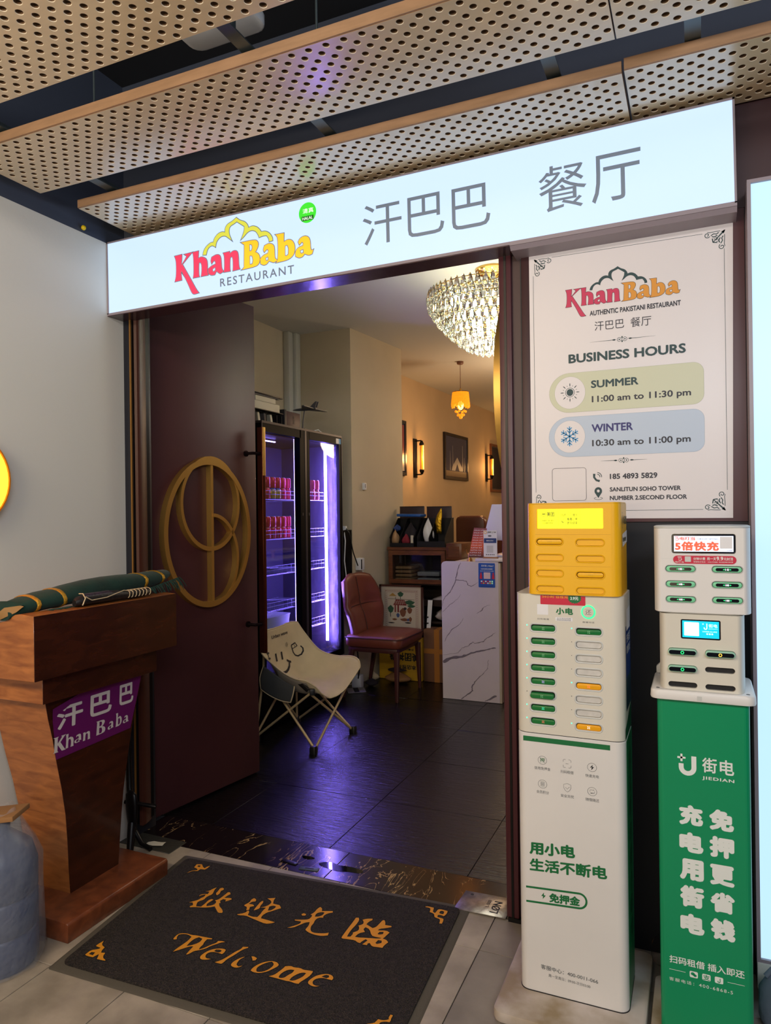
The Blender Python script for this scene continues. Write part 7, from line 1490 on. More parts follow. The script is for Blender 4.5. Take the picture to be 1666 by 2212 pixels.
P('foot', MB().box(-1.462, -1.352, 5.085, 5.115, 1.0525, 1.063), mat('foot_wood', (150, 104, 66), 0.5), qs, bevel=.002); P('card', MB().ext(rrect(-1.459, -1.357, 1.063, 1.258, .008, 4), 'y', 5.097, 5.102), MATS['label_white'], qs)
PQS = XZ(5.097)
FP(qs, 'blue_band', [rrect(-1.456, -1.362, 1.165, 1.200, .003, 2)], PQS, MATS['flank_blue']); prints(qs, 'gold_seal', [stroke(arc(-1.445, 1.243, .010, .010, 0, 340, 17), .004, True)], PQS, MATS['sticker_gold'])
TX(qs, 'JSS! | 16', (-1.430, 1.236, -1.366, 1.250), PQS, MATS['print_black'], .02); TX(qs, '银联云闪付', (-1.438, 1.177, -1.385, 1.187), PQS, MATS['print_white'], .01, .0008); FP(qs, 'code_label', [rrect(-1.436, -1.386, 1.093, 1.146, .001, 2)], PQS, MATS['abs_grey'], .0004)
prints(qs, 'pay_icon', [[rrect(-1.442+.014*k, -1.433+.014*k, 1.075, 1.083, .002, 2)] for k in range(5)] + [[arc(-1.412, 1.217, .014, .006, 0, 340, 15)]], PQS, MATS['print_grey'], .0004)
mn = T('till_monitor', 'white back of a tilted till monitor at the right door jamb', 'monitor', (-1.39, 5.34, 1.053))
P('screen_back', MB().loft([[(-1.514, 5.27, 1.18), (-1.20, 5.27, 1.18), (-1.20, 5.295, 1.175), (-1.514, 5.295, 1.175)], [(-1.458, 5.33, 1.452), (-1.16, 5.33, 1.452), (-1.16, 5.36, 1.447), (-1.458, 5.36, 1.447)]]), mat('till_white', (206, 206, 204), 0.3), mn, bevel=.005)
P('neck', MB().box(-1.36, -1.28, 5.31, 5.39, 1.066, 1.36), MATS['till_white'], mn, bevel=.012); P('foot', MB().box(-1.42, -1.24, 5.24, 5.42, 1.0525, 1.068), MATS['till_white'], mn, bevel=.006)
gf = T('gold_figurine', 'small golden figurine on the cream worktop left of the red card', 'figurine', (-1.66, 5.40, 1.006)); mat('gilt', (214, 168, 92), 0.28, metal=0.9)
P('figure', MB().lathe([(.0001, 0), (.022, 0), (.020, .015), (.012, .03), (.016, .05), (.012, .066), (.0001, .074)], (-1.66, 5.40, 1.006), 14), MATS['gilt'], gf, smooth=60)
for s in (-1, 1): P('arm', MB().tube([(-1.66+s*.010, 5.40, 1.056), (-1.66+s*.024, 5.40, 1.075), (-1.66+s*.026, 5.395, 1.098)], [.005, .004, .003], 6), MATS['gilt'], gf, smooth=60)
# ================================================================ SHELF CORNER BEHIND THE COUNTER
wood(mat('cab_wood', (104, 60, 36), 0.35), (84, 46, 28), (118, 70, 42), 4.0, (3, 3, 12)); mat('cab_dark', (40, 26, 22), 0.4); mat('cab_glass_in', (30, 30, 40), 0.2)
cb_ = T('wooden_cabinet', 'brown wooden cabinet with a glass door behind the marble counter', 'cabinet', (-2.2, 5.85, 0.0))
CX0, CX1, CY = -2.468, -1.945, 5.66
for nm, b in (('side', (CX0, CX0+.02, CY, 6.02, .0, 1.075)), ('side', (CX1-.02, CX1, CY, 6.02, .0, 1.075)), ('top', (CX0-.01, CX1+.01, CY-.02, 6.03, 1.075, 1.10)), ('shelf', (CX0+.02, CX1-.02, CY+.01, 6.0, .775, .793)),
              ('shelf', (CX0+.02, CX1-.02, CY+.01, 6.0, .600, .622)), ('shelf', (CX0+.02, CX1-.02, CY+.01, 6.0, .45, .468)), ('back', (CX0+.02, CX1-.02, 6.0, 6.02, .0, 1.075)), ('plinth', (CX0+.02, CX1-.02, CY+.03, 6.0, .0, .06)), ('rail', (CX0+.02, CX1-.02, CY, CY+.02, .600, .655))):
    P(nm, MB().box(*b), MATS['cab_wood'] if nm in ('top', 'side') else MATS['cab_dark'], cb_, bevel=.002, seg=1)
mb = MB(); f = .035
for b in ((CX0+.004, CX1-.004, .790, .790+f), (CX0+.004, CX1-.004, 1.072-f*1.1, 1.072), (CX0+.004, CX0+.004+f, .79+f, 1.072-f*1.1), (CX1-.004-f, CX1-.004, .79+f, 1.072-f*1.1)): mb.box(b[0], b[1], CY-.02, CY-.001, b[2], b[3])
dr_ = P('glass_door', mb, MATS['cab_wood'], cb_); P('pane', MB().box(CX0+.036, CX1-.036, CY-.012, CY-.009, .82, 1.036), MATS['pane_glass'], dr_)
P('box_wing', MB().box(-1.935, -1.80, 5.63, 5.95, 1.0, 1.135), MATS['cab_wood'], cb_, bevel=.003); P('wing_panel', MB().box(-1.915, -1.82, 5.627, 5.631, 1.02, 1.11), MATS['cab_wood'], cb_, bevel=.001, seg=1)
mat('envelope', (150, 110, 66), 0.8); mat('paper_dim', (150, 146, 140), 0.8)
for i in range(4): tag(P('folder', MB().obox((-2.355+.004*(i % 2), 5.80, .806+.033*i+.013), (1, 0, 0), (0, 1, 0), (0, 0, 1), .075, .10, .012), MATS['envelope'], bevel=.006), '%s tan folder in the pile behind the cabinet glass' % ['lowest', 'second lowest', 'third', 'topmost'][i], 'folder', 'tan folders in the cabinet')
for i in range(2): tag(P('folder', MB().box(-2.23, -2.03, 5.72, 5.92, .7945+.055*i, .83+.055*i), MATS['paper_dim'], bevel=.006), ['lower pale paper stack behind the cabinet glass', 'upper pale paper stack behind the cabinet glass'][i], 'paper stack')
def lump(name, label, cat, c, r, m, seed, sq=.6, n=18, group=None, bumps=.16):
    rnd = random.Random(seed); ph = [rnd.uniform(0, 6) for _ in range(6)]
    secs = []
    for i in range(11):
        t = i/10; rr = max(.02, sin(pi*min(max(t, .0), 1)**.8))
        secs.append([(c[0]+r[0]*rr*(1+bumps*sin(3*a+ph[0]+t*4)+bumps*.6*sin(5*a+ph[1]-t*5))*cos(a), c[1]+r[1]*rr*(1+bumps*sin(4*a+ph[2]+t*3)+bumps*.5*sin(7*a+ph[3]))*sin(a), c[2]+r[2]*t*(1+.08*sin(2*a+ph[4]))) for a in [2*pi*k/n for k in range(n)]])
    return tag(P(name, MB().loft(secs), MATS[m], smooth=55), label, cat, group)
mat('bag_white', (206, 200, 204), 0.5, bump=(40, .5)); mat('bag_clear', (190, 180, 186), 0.25, bump=(30, .6))
lump('plastic_pouch', 'flat clear plastic pouch on the open cabinet shelf right of the painting', 'bag', (-2.03, 5.75, .623), (.075, .06, .055), 'bag_clear', 3)
lump('plastic_bag', 'crumpled white plastic bag on the lower cabinet shelf by the counter', 'bag', (-2.00, 5.74, .469), (.07, .06, .115), 'bag_white', 5, bumps=.2)
# organisers on the cabinet top
mat('mesh_black', (16, 17, 22), 0.5, metal=0.3)
for (x0, x1), y0, lab in (((-2.458, -2.235), 5.66, 'black wire desk organiser on the left of the cabinet top, stuffed with soft things'), ((-2.205, -1.955), 5.66, 'black desk organiser on the right of the cabinet top holding a white cloth')):
    o = T('desk_organiser', lab, 'organiser', ((x0+x1)/2, y0+.1, 1.101), group='desk organisers on the cabinet')
    P('base', MB().box(x0, x1, y0, y0+.24, 1.1005, 1.106), MATS['mesh_black'], o); P('back', MB().box(x0, x1, y0+.232, y0+.24, 1.106, 1.345), MATS['mesh_black'], o)
    sp = [(y0, 1.106), (y0+.24, 1.106), (y0+.24, 1.345), (y0+.19, 1.345), (y0, 1.18)]
    for x in (x0, x1-.005, x0+(x1-x0)*.42): P('side_panel', MB().ext(sp, 'x', x, x+.005), MATS['mesh_black'], o)
    P('rim', MB().tube([(x0, y0, 1.18), (x0, y0+.19, 1.345), (x0, y0+.24, 1.345)], .004, 6), MATS['mesh_black'], o); P('rim', MB().tube([(x1, y0, 1.18), (x1, y0+.19, 1.345), (x1, y0+.24, 1.345)], .004, 6), MATS['mesh_black'], o)
    P('front_bar', MB().box(x0, x1, y0-.002, y0+.003, 1.106, 1.135 if x0 < -2.3 else 1.15), MATS['mesh_black'], o)
mat('doll_red', (130, 30, 48), 0.8); mat('doll_blue', (48, 70, 130), 0.8); mat('doll_tan', (176, 140, 100), 0.8); mat('doll_dark', (40, 34, 40), 0.85)
lump('soft_toy', 'soft toy with a tan face at the left end of the organiser', 'toy', (-2.43, 5.72, 1.107), (.04, .04, .135), 'doll_tan', 11)
lump('soft_toy', 'soft toy with a blue cap leaning on the column wall above the organiser', 'toy', (-2.435, 5.775, 1.23), (.035, .035, .06), 'doll_blue', 12)
lump('soft_toy', 'dark red cloth toy in the left organiser', 'toy', (-2.325, 5.71, 1.107), (.035, .03, .10), 'doll_red', 13)
lump('cloth_bundle', 'dark cloth bundle at the back of the left organiser', 'cloth', (-2.31, 5.79, 1.107), (.06, .04, .19), 'doll_dark', 14)
tag(P('price_tag', MB().box(-2.268, -2.244, 5.672, 5.678, 1.13, 1.20), MATS['paper_cream']), 'small white hang tag at the front of the left organiser', 'tag')
o = lump('folded_cloth', 'folded white cloth bulging out of the right organiser', 'cloth', (-2.140, 5.765, 1.107), (.048, .05, .225), 'label_white', 15, bumps=.1)
tag(P('tablet', MB().obox((-2.31, 5.80, 1.372), (.98, 0, -.02), (0, 1, 0), (.02, 0, 1), .115, .07, .012), mat('tablet_blue', (22, 84, 160), 0.35), bevel=.006), 'blue flat device lying on top of the left organiser', 'tablet')
gp = [[(-2.075, 5.80, 1.21), (-2.055, 5.795, 1.215), (-2.03, 5.80, 1.21)], [(-2.085, 5.795, 1.30), (-2.060, 5.785, 1.31), (-2.03, 5.795, 1.30)], [(-2.075, 5.80, 1.36), (-2.05, 5.795, 1.38), (-2.025, 5.80, 1.37)], [(-2.045, 5.80, 1.41), (-2.035, 5.80, 1.43), (-2.028, 5.80, 1.42)]]
o = tag(sheet('foil_packet', crgrid(gp, 8, 6), mat('foil_gold', (206, 164, 40), 0.22, metal=0.9, bump=(60, .8)), None), 'shiny gold foil packet standing up behind the white cloth', 'packet')
for x0, x1, z1, lab in ((-2.500, -2.246, 1.451, 'dark maroon menu board standing behind the organisers, left of the pair'), (-2.240, -1.990, 1.447, 'dark maroon menu board standing behind the organisers, right of the pair')):
    o = T('menu_board', lab, 'board', ((x0+x1)/2, 5.95, 1.101), group='menu boards behind the organisers'); P('panel', MB().box(x0+.02, x1, 5.945, 5.965, 1.1005, z1), mat('board_maroon', (44, 28, 36), 0.5) if 'board_maroon' not in MATS else MATS['board_maroon'], o, bevel=.002); P('edge', MB().box(x0+.02, x1, 5.943, 5.947, z1-.006, z1+.001), MATS['cab_dark'], o)
# booth seats further in
mat('leather_dark', (84, 46, 36), 0.28, bump=(140, .1))
for x0, x1, y, zt, lab in ((-2.30, -1.985, 7.0, 1.355, 'brown leather booth backrest with rounded top behind the counter'), (-2.16, -1.80, 7.8, 1.36, 'second dark booth backrest, mostly hidden by the till monitor')):
    o = T('booth_seat', lab, 'booth', ((x0+x1)/2, y, 0.0), group='leather booths in the dining room')
    pr_ = [(x0, .42), (x1, .42), (x1, zt-.12)] + arc(x1-.08, zt-.08, .08, .08, 0, 90, 6) + arc(x0+.05, zt-.05, .05, .05, 90, 180, 5)
    P('backrest', MB().ext(pr_, 'y', y, y+.14), MATS['leather_dark'], o, bevel=.02, seg=3); P('seat', MB().box(x0, x1, y+.145, y+.60, .25, .45), MATS['leather_dark'], o, bevel=.02); P('plinth', MB().box(x0+.01, x1-.01, y+.02, y+.58, .0, .248), MATS['cab_dark'], o)
# leaning painting
pf_ = T('framed_painting', 'framed folk painting of a house and trees leaning on the cabinet behind the chair', 'painting', (-2.29, 5.52, .363))
PX0, PX1, PZ0, PZ1 = -2.492, -2.098, .364, .79; mat('frame_brown', (74, 40, 32), 0.35); mat('paint_paper', (196, 184, 166), 0.7); mat('paint_red', (120, 44, 44), 0.7); mat('paint_green', (44, 84, 60), 0.7); mat('paint_brown', (120, 74, 50), 0.7); mat('paint_blue', (66, 84, 130), 0.7); mat('paint_dark', (44, 40, 44), 0.7); mat('paint_ochre', (170, 130, 60), 0.7)
mb = MB()
for b in ((PX0, PX1, PZ0, PZ0+.016), (PX0, PX1, PZ1-.014, PZ1), (PX0, PX0+.016, PZ0, PZ1), (PX1-.016, PX1, PZ0, PZ1)): mb.box(b[0], b[1], 5.496, 5.524, b[2], b[3])
P('frame', mb, MATS['frame_brown'], pf_); P('canvas', MB().box(PX0+.014, PX1-.014, 5.506, 5.515, PZ0+.014, PZ1-.012), MATS['paint_paper'], pf_)
P('slip', MB().loft([[(PX0+.016, 5.504, PZ0+.016), (PX1-.016, 5.504, PZ0+.016), (PX1-.016, 5.5045, PZ0+.017), (PX0+.016, 5.5045, PZ0+.017)], [(PX0+.016, 5.504, PZ0+.03), (PX1-.016, 5.504, PZ0+.03), (PX1-.016, 5.5045, PZ0+.03), (PX0+.016, 5.5045, PZ0+.03)]]), MATS['label_white'], pf_)
QP = XZ(5.506); m0, m1, n0, n1 = PX0+.046, PX1-.046, PZ0+.046, PZ1-.040
bd = [stroke([(m0, n0), (m1, n0), (m1, n1), (m0, n1)], .002, True), stroke([(m0+.022, n0+.022), (m1-.022, n0+.022), (m1-.022, n1-.022), (m0+.022, n1-.022)], .002, True)]
for k in range(19):
    t = m0+.014+(m1-m0-.028)*k/18
    for z in (n0+.011, n1-.011): bd.append(stroke([(t-.006, z-.004), (t, z+.004), (t+.006, z-.004)], .003))
for k in range(18):
    t = n0+.014+(n1-n0-.028)*k/17
    for x in (m0+.011, m1-.011): bd.append(stroke([(x-.004, t-.006), (x+.004, t), (x-.004, t+.006)], .003))
prints(pf_, 'border_pattern', bd, QP, MATS['paint_red'], .0005)
bl = lambda cx, cz, rx, rz_, n=15: [[(cx+rx*(1+.15*sin(5*a))*cos(a), cz+rz_*(1+.12*cos(4*a))*sin(a)) for a in [2*pi*k/n for k in range(n)]]]
ccx = (m0+m1)/2
for b_ in ((ccx-.005, .712, .026, .020), (m0+.055, .585, .026, .030), (m1-.075, .645, .045, .018), (m1-.06, .615, .035, .012)): prints(pf_, 'painted_tree', [bl(*b_)], QP, MATS['paint_green'], .0005)
prints(pf_, 'painted_hill', [line((m0+.03, .672), (m1-.03, .668), .003), line((ccx-.006, .69), (ccx-.004, .672), .005), line((m0+.052, .56), (m0+.054, .52), .006), line((m0+.10, .688), (m0+.10, .672), .004)], QP, MATS['paint_dark'], .0005)
prints(pf_, 'painted_tent', [[[(m0+.04, .695), (m0+.11, .695), (m0+.075, .722)]]], QP, MATS['paint_ochre'], .0006)
prints(pf_, 'painted_house', [[[(ccx-.075, .620), (ccx-.05, .668), (ccx+.03, .665), (ccx+.05, .622), (ccx+.045, .618)]], [[(ccx-.06, .56), (ccx-.048, .56), (ccx-.048, .62), (ccx-.06, .62)]], [[(ccx-.035, .56), (ccx-.02, .56), (ccx-.02, .62), (ccx-.035, .62)]]], QP, MATS['paint_red'], .0006)
prints(pf_, 'painted_roof_line', [line((ccx-.07+.02*k, .624), (ccx-.05+.018*k, .662), .002) for k in range(5)] + [line((ccx-.065, .638), (ccx+.04, .638), .002), line((ccx-.058, .651), (ccx+.034, .651), .002)], QP, MATS['paint_paper'], .0008)
prints(pf_, 'painted_figure', [bl(ccx+.015, .560, .028, .035), bl(m1-.075, .58, .022, .026), bl(ccx+.03, .50, .040, .012), bl(m1-.07, .505, .014, .020), bl(m0+.09, .50, .022, .008)], QP, MATS['paint_brown'], .0007)
prints(pf_, 'painted_figure', [bl(ccx-.03, .535, .015, .018), bl(m1-.09, .50, .010, .012)], QP, MATS['paint_blue'], .0009); prints(pf_, 'painted_figure', [bl(ccx+.06, .475, .030, .006), bl(m0+.06, .47, .03, .005), bl(ccx+.035, .592, .014, .012)], QP, MATS['paint_dark'], .0009)
# cartons under the cabinet
yb = T('yellow_carton', 'yellow carton with upside-down black characters on the floor behind the chair', 'box', (-2.31, 5.55, 0.0))
P('carton', MB().box(-2.490, -2.105, 5.475, 5.640, .002, .36), mat('carton_yellow', (206, 158, 30), 0.6), yb, bevel=.003)
YB = ((-2.105, 5.475, .36), (-1, 0, 0), (0, 0, -1))
def upside(s_, box):
    me = fit(text_mesh(s_, .02), box); me.transform(Matrix(((-1, 0, 0, -2.125), (0, 0, -1, 5.4744), (0, -1, 0, .345), (0, 0, 0, 1)))); me.transform(Matrix.Translation(-yb.location)); me.materials.clear(); me.name = 'lettering'; link('lettering', me, MATS['print_black'], yb)
upside('美团神券', (.0, .115, .27, .185)); upside('本店推荐', (.03, .215, .20, .255)); upside('外卖订单', (.05, .078, .15, .095))
wc = T('card_sheet', 'white card with black stripes wedged beside the painting', 'card', (-2.08, 5.56, .36)); P('sheet', MB().loft([[(-2.096, 5.56, .362), (-2.062, 5.56, .362), (-2.062, 5.563, .362), (-2.096, 5.563, .362)], [(-2.090, 5.60, .66), (-2.050, 5.60, .66), (-2.050, 5.603, .66), (-2.090, 5.603, .66)]]), MATS['label_white'], wc)
prints(wc, 'stripe', [line((-2.090, .42+.05*k), (-2.072, .424+.05*k), .012) for k in range(3)], ((0, 5.56, .362), (1, 0, 0), (0, .13, .99)) if False else XZ(5.5585), MATS['print_black'], .0004)
kb = T('brown_carton', 'brown cardboard carton closed with tan tape beside the marble counter', 'box', (-1.99, 5.56, 0.0)); P('carton', MB().box(-2.092, -1.88, 5.49, 5.645, .002, .432), mat('carton_brown', (122, 84, 58), 0.75), kb, bevel=.003)
for b in ((-2.0, -1.955, 5.488, 5.49, .002, .433), (-2.092, -1.88, 5.4885, 5.4895, .235, .275), (-2.0, -1.955, 5.488, 5.645, .432, .4335)): P('tape', MB().box(*b), mat('tape_tan', (176, 116, 50), 0.35) if 'tape_tan' not in MATS else MATS['tape_tan'], kb)
lump('paper_bag', 'crumpled tan paper bag on the floor under the brown chair', 'bag', (-2.28, 5.385, .001), (.105, .07, .085), 'envelope', 21, bumps=.12)
lump('cloth_bundle', 'dark cloth lying on the tan paper bag under the chair', 'cloth', (-2.30, 5.39, .086), (.08, .05, .035), 'doll_dark', 22)
lump('shoe', 'pale shoe-like object on the floor behind the chair leg', 'shoe', (-2.50, 5.38, .001), (.05, .04, .075), 'canvas', 23, bumps=.1)
lump('shoe', 'black and white shoe on the floor under the chair, nearest the camp chair', 'shoe', (-2.435, 5.20, .001), (.055, .04, .06), 'doll_dark', 24, bumps=.12)
o = T('power_box', 'white plug-in power box on the floor beside the fridge side', 'adapter', (-2.52, 5.12, 0.0)); P('box', MB().box(-2.56, -2.48, 5.09, 5.15, .001, .105), MATS['label_white'], o, bevel=.006); P('cable', MB().tube([(-2.50, 5.088, .08), (-2.48, 5.07, .15), (-2.50, 5.08, .30), (-2.52, 5.10, .42)], .005, 6), MATS['black_metal'], o, smooth=60)
o = T('leaflet', 'grey leaflet lying tilted on the floor by the fridge corner', 'paper', (-2.47, 4.99, .0)); P('sheet', MB().obox((-2.47, 4.99, .012), (.8, .6, 0), (-.57, .76, .18), (.1, -.14, .98), .07, .045, .002), MATS['paper_dim'], o); P('dark_print', MB().obox((-2.47, 4.99, .0145), (.8, .6, 0), (-.57, .76, .18), (.1, -.14, .98), .02, .040, .001), MATS['print_black'], o)
# wall boxes, cables
o = T('wall_switch', 'small white thermostat on the column wall beside the fridge', 'switch', (-2.545, 5.35, 1.62)); P('plate', MB().box(-2.562, -2.538, 5.335, 5.372, 1.59, 1.648), MATS['label_white'], o, bevel=.003); P('display', MB().box(-2.5385, -2.5375, 5.342, 5.352, 1.605, 1.640), MATS['print_black'], o)
o = T('wall_charger', 'white multi-port charger hanging on the column wall right of the fridge', 'charger', (-2.55, 5.22, .98)); P('box', MB().box(-2.572, -2.522, 5.205, 5.285, .93, 1.03), MATS['label_white'], o, bevel=.008); P('ports', MB().box(-2.5220, -2.5212, 5.212, 5.232, .94, 1.02), MATS['print_black'], o)
P('cable', MB().tube([(-2.522, 5.24, .93), (-2.515, 5.25, .86), (-2.53, 5.23, .80)], .004, 6), MATS['label_white'], o, smooth=60)
o = T('socket_strip', 'white socket strip with hanging cables at the fridge right side', 'socket strip', (-2.62, 5.06, 1.28)); P('strip', MB().box(-2.66, -2.575, 5.05, 5.075, 1.265, 1.295), MATS['label_white'], o, bevel=.004); P('backing_box', MB().box(-2.70, -2.58, 5.02, 5.165, .80, 1.262), MATS['fridge_black'], o)
for k, pts in enumerate(([(-2.61, 5.045, 1.27), (-2.59, 5.02, 1.15), (-2.60, 5.01, 1.0), (-2.585, 5.01, .86)], [(-2.59, 5.045, 1.27), (-2.565, 5.02, 1.18), (-2.575, 5.02, 1.02), (-2.56, 5.03, .85)], [(-2.58, 5.06, 1.28), (-2.55, 5.06, 1.24), (-2.545, 5.12, 1.08), (-2.545, 5.2, .97)])): P('cable', MB().tube(pts, .0045, 6), MATS['label_white'] if k < 2 else MATS['black_metal'], o, smooth=60)

# ================================================================ LAMPS OF THE DINING ROOM
def crystal_mesh():
    mb = MB(); mb.lathe([(.0008, .034), (.005, .026), (.0105, .008), (.0125, -.006), (.0095, -.018), (.0008, -.026)], (0, 0, 0), 7, sy=.7)
    bmesh.ops.recalc_face_normals(mb.bm, faces=mb.bm.faces); me = bpy.data.meshes.new('crystal'); mb.bm.to_mesh(me); mb.bm.free(); return me
mat('crystal_glass', (252, 253, 246), 0.04, trans=1.0, ior=1.5); mat('bulb_warm', (255, 240, 200), 0.4, emit=(255, 226, 150), es=22.0); mat('bulb_cool', (240, 255, 240), 0.4, emit=(212, 255, 232), es=26.0); mat('polished_brass', (212, 170, 92), 0.14, metal=1.0)
ch = T('chandelier', 'large tiered crystal chandelier with gold fittings hanging from the dining ceiling', 'chandelier', (-1.155, 4.31, ZC))
cx, cy = -1.155, 4.31
P('canopy', MB().lathe([(.0001, 0), (.105, 0), (.105, -.012), (.085, -.03), (.05, -.042), (.03, -.055), (.014, -.066), (.0001, -.068)], (cx, cy, ZC), 32), MATS['polished_brass'], ch, smooth=40)
mb = MB()
for k in range(5): mb.tube([(cx+.007*cos(t), cy+(.007*sin(t) if k % 2 else 0), ZC-.078-.024*k+(.0 if k % 2 else .012*sin(t))) for t in [2*pi*i/10 for i in range(10)]], .002, 5, closed=True)
P('chain', mb, MATS['polished_brass'], ch, smooth=60)
cme = crystal_mesh(); cme.materials.append(MATS['crystal_glass'])
tiers = [(.400, 2.715), (.395, 2.675), (.372, 2.632), (.340, 2.590), (.302, 2.548), (.262, 2.508), (.216, 2.470), (.165, 2.436), (.108, 2.410), (.045, 2.398)]
for i, (r, z) in enumerate(tiers):
    P('tier_ring', MB().tube([(cx+(r-.012)*cos(t), cy+(r-.012)*sin(t), z+.036) for t in [2*pi*k/40 for k in range(40)]], .003, 6, closed=True), MATS['polished_brass'], ch, smooth=60)
    n = max(5, int(2*pi*r/.043))
    for k in range(n):
        t = 2*pi*(k+.5*(i % 2))/n
        o = bpy.data.objects.new('crystal', cme); COL.objects.link(o); o.parent = ch
        o.location = (r*cos(t), r*sin(t), z-ZC); o.rotation_euler = (random.uniform(-.05, .05), random.uniform(-.05, .05), t+pi/2+random.uniform(-.2, .2)); s = 1.5 if i == 0 else 1.42; o.scale = (s, s, s)
mb = MB()
for k in range(8):
    t = 2*pi*k/8; mb.tube([(cx, cy, ZC-.19), (cx+.388*cos(t), cy+.388*sin(t), 2.752)], .004, 6)
mb.tube([(cx, cy, ZC-.18), (cx, cy, 2.43)], .009, 10); P('frame_arms', mb, MATS['polished_brass'], ch, smooth=60)
for k in range(18):
    t = 2*pi*k/18; r = (.30, .20, .10)[k % 3]; z = (2.665, 2.60, 2.53)[k % 3]
    P('bulb', MB().sphere((cx+r*cos(t), cy+r*sin(t), z), .020, 12, 8, (1, 1, 1.4)), MATS['bulb_warm' if k % 2 else 'bulb_cool'], ch, smooth=60)
dl = T('downlight', 'round recessed downlight glowing in the dining room ceiling', 'downlight', (-1.565, 4.51, ZC)); P('trim_ring', MB().lathe([(.040, -.001), (.056, -.001), (.056, -.006), (.042, -.006)], (-1.565, 4.51, ZC), 28), MATS['label_white'], dl, smooth=40); P('lens', MB().lathe([(.0001, -.003), (.041, -.003)], (-1.565, 4.51, ZC), 28), mat('lens_warm', (255, 240, 200), 0.4, emit=(255, 224, 160), es=6.0), dl)
o = T('sprinkler', 'small chrome sprinkler head on the dining ceiling near the sign', 'sprinkler', (-1.48, 3.9, ZC)); P('body', MB().lathe([(.0001, 0), (.012, 0), (.010, -.02), (.006, -.03), (.0001, -.03)], (-1.48, 3.9, ZC), 12), MATS['galv'], o, smooth=40); P('deflector', MB().lathe([(.0001, -.038), (.018, -.038), (.018, -.041), (.0001, -.041)], (-1.48, 3.9, ZC), 12), MATS['galv'], o)
pd = T('pendant_lamp', 'small amber beaded pendant lamp glowing deeper in the dining room', 'pendant', (-2.17, 6.82, ZC)); px, py = -2.17, 6.82
P('canopy', MB().lathe([(.0001, 0), (.034, 0), (.034, -.02), (.026, -.028), (.0001, -.028)], (px, py, ZC), 20), mat('pend_brown', (120, 78, 60), 0.4), pd, smooth=40); P('cord', MB().tube([(px, py, ZC-.028), (px, py, 2.62)], .003, 6), MATS['pend_brown'], pd); P('finial', MB().lathe([(.0001, .03), (.010, .02), (.014, .0), (.006, -.01), (.0001, -.012)], (px, py, 2.605), 14), MATS['polished_brass'], pd, smooth=50)
mat('bead_amber', (240, 150, 40), 0.3, emit=(255, 140, 20), es=1.15, noise=(70, .5)); mat('bead_glow', (255, 210, 110), 0.3, emit=(255, 196, 90), es=5.0)
mb = MB(); n = 40
for k in range(n):
    t = 2*pi*k/n; r0, r1 = .076, .090; zb = 2.43+.010*sin(k*2.1)+(.03*abs(sin(k*.5)))
    mb.tube([(px+r0*cos(t), py+r0*sin(t), 2.59), (px+r1*cos(t), py+r1*sin(t), zb)], .0068, 5)
P('bead_curtain', mb, MATS['bead_amber'], pd, smooth=60); P('top_disc', MB().lathe([(.0001, 0), (.080, 0), (.080, -.008), (.0001, -.008)], (px, py, 2.597), 28), MATS['polished_brass'], pd)
P('bulb', MB().sphere((px, py, 2.46), .030, 14, 10, (1, 1, 1.5)), MATS['bead_glow'], pd, smooth=60)
mb = MB()
for k in range(12):
    t = 2*pi*k/12; r = .05 if k % 2 else .03; z = 2.40 if k % 2 else 2.365
    mb.sphere((px+r*cos(t), py+r*sin(t), z), .013, 8, 6)
mb.sphere((px, py, 2.345), .020, 10, 8); P('drops', mb, MATS['bead_amber'], pd, smooth=60)
WO, WD = V((-3.0, 6.05, 0)), V((.2, 5.95, 0)).normalized(); WN = V((WD.y, -WD.x, 0))
def wp(y, p, z): s = (y-6.05)/WD.y; return WO + WD*s + WN*p + V((0, 0, z))
mat('filament', (255, 190, 80), 0.4, emit=(255, 170, 60), es=9.0); mat('bulb_amber', (255, 170, 60), 0.1, emit=(255, 130, 24), es=0.9, alpha=.75)
def sconce(y, z0, z1, lab):
    o = T('wall_sconce', lab, 'wall lamp', wp(y, 0, z0), group='industrial tube sconces'); k = (z1-z0)
    P('back_plate', MB().obox(wp(y, .008, (z0+z1)/2), WD, WN, (0, 0, 1), .045, .007, k/2), MATS['black_metal'], o, bevel=.002)
    for z in (z0+.035, z1-.025):
        P('arm', MB().tube([wp(y, .012, z), wp(y, .085, z)], .008, 8), MATS['black_metal'], o, smooth=60)
        sgn = 1 if z < (z0+z1)/2 else -1
        P('socket', MB().lathe([(.0001, -.01), (.012, -.01), (.020, .012), (.026, .02), (.026, .045), (.0001, .045)] if sgn > 0 else [(.0001, -.045), (.026, -.045), (.026, -.02), (.020, -.012), (.012, .01), (.0001, .01)], wp(y, .088, z+.01*sgn), 14), MATS['black_metal'], o, smooth=50)
    for a in (-1, 1): P('guard_rod', MB().tube([wp(y, .088, z0+.08)+WD*.032*a, wp(y, .088, z1-.07)+WD*.032*a], .003, 6), MATS['black_metal'], o)
    P('bulb', MB().tube([wp(y, .088, z0+.085), wp(y, .088, z0+.10), wp(y, .088, z1-.09), wp(y, .088, z1-.075)], [.008, .018, .018, .008], 12), MATS['bulb_amber'], o, smooth=60)
    P('filament', MB().tube([wp(y, .108, z0+.09), wp(y, .108, z1-.08)], .005, 8), MATS['filament'], o, smooth=60)
    c = wp(y, .18, (z0+z1)/2); light('sconce_glow', 'POINT', c, 5.0, (1.0, .50, .16), .05)
sconce(7.53, 1.79, 2.232, 'black industrial tube sconce, nearer one, left of the framed picture'); sconce(10.18, 1.835, 2.243, 'black industrial tube sconce, further one, right of the framed picture')
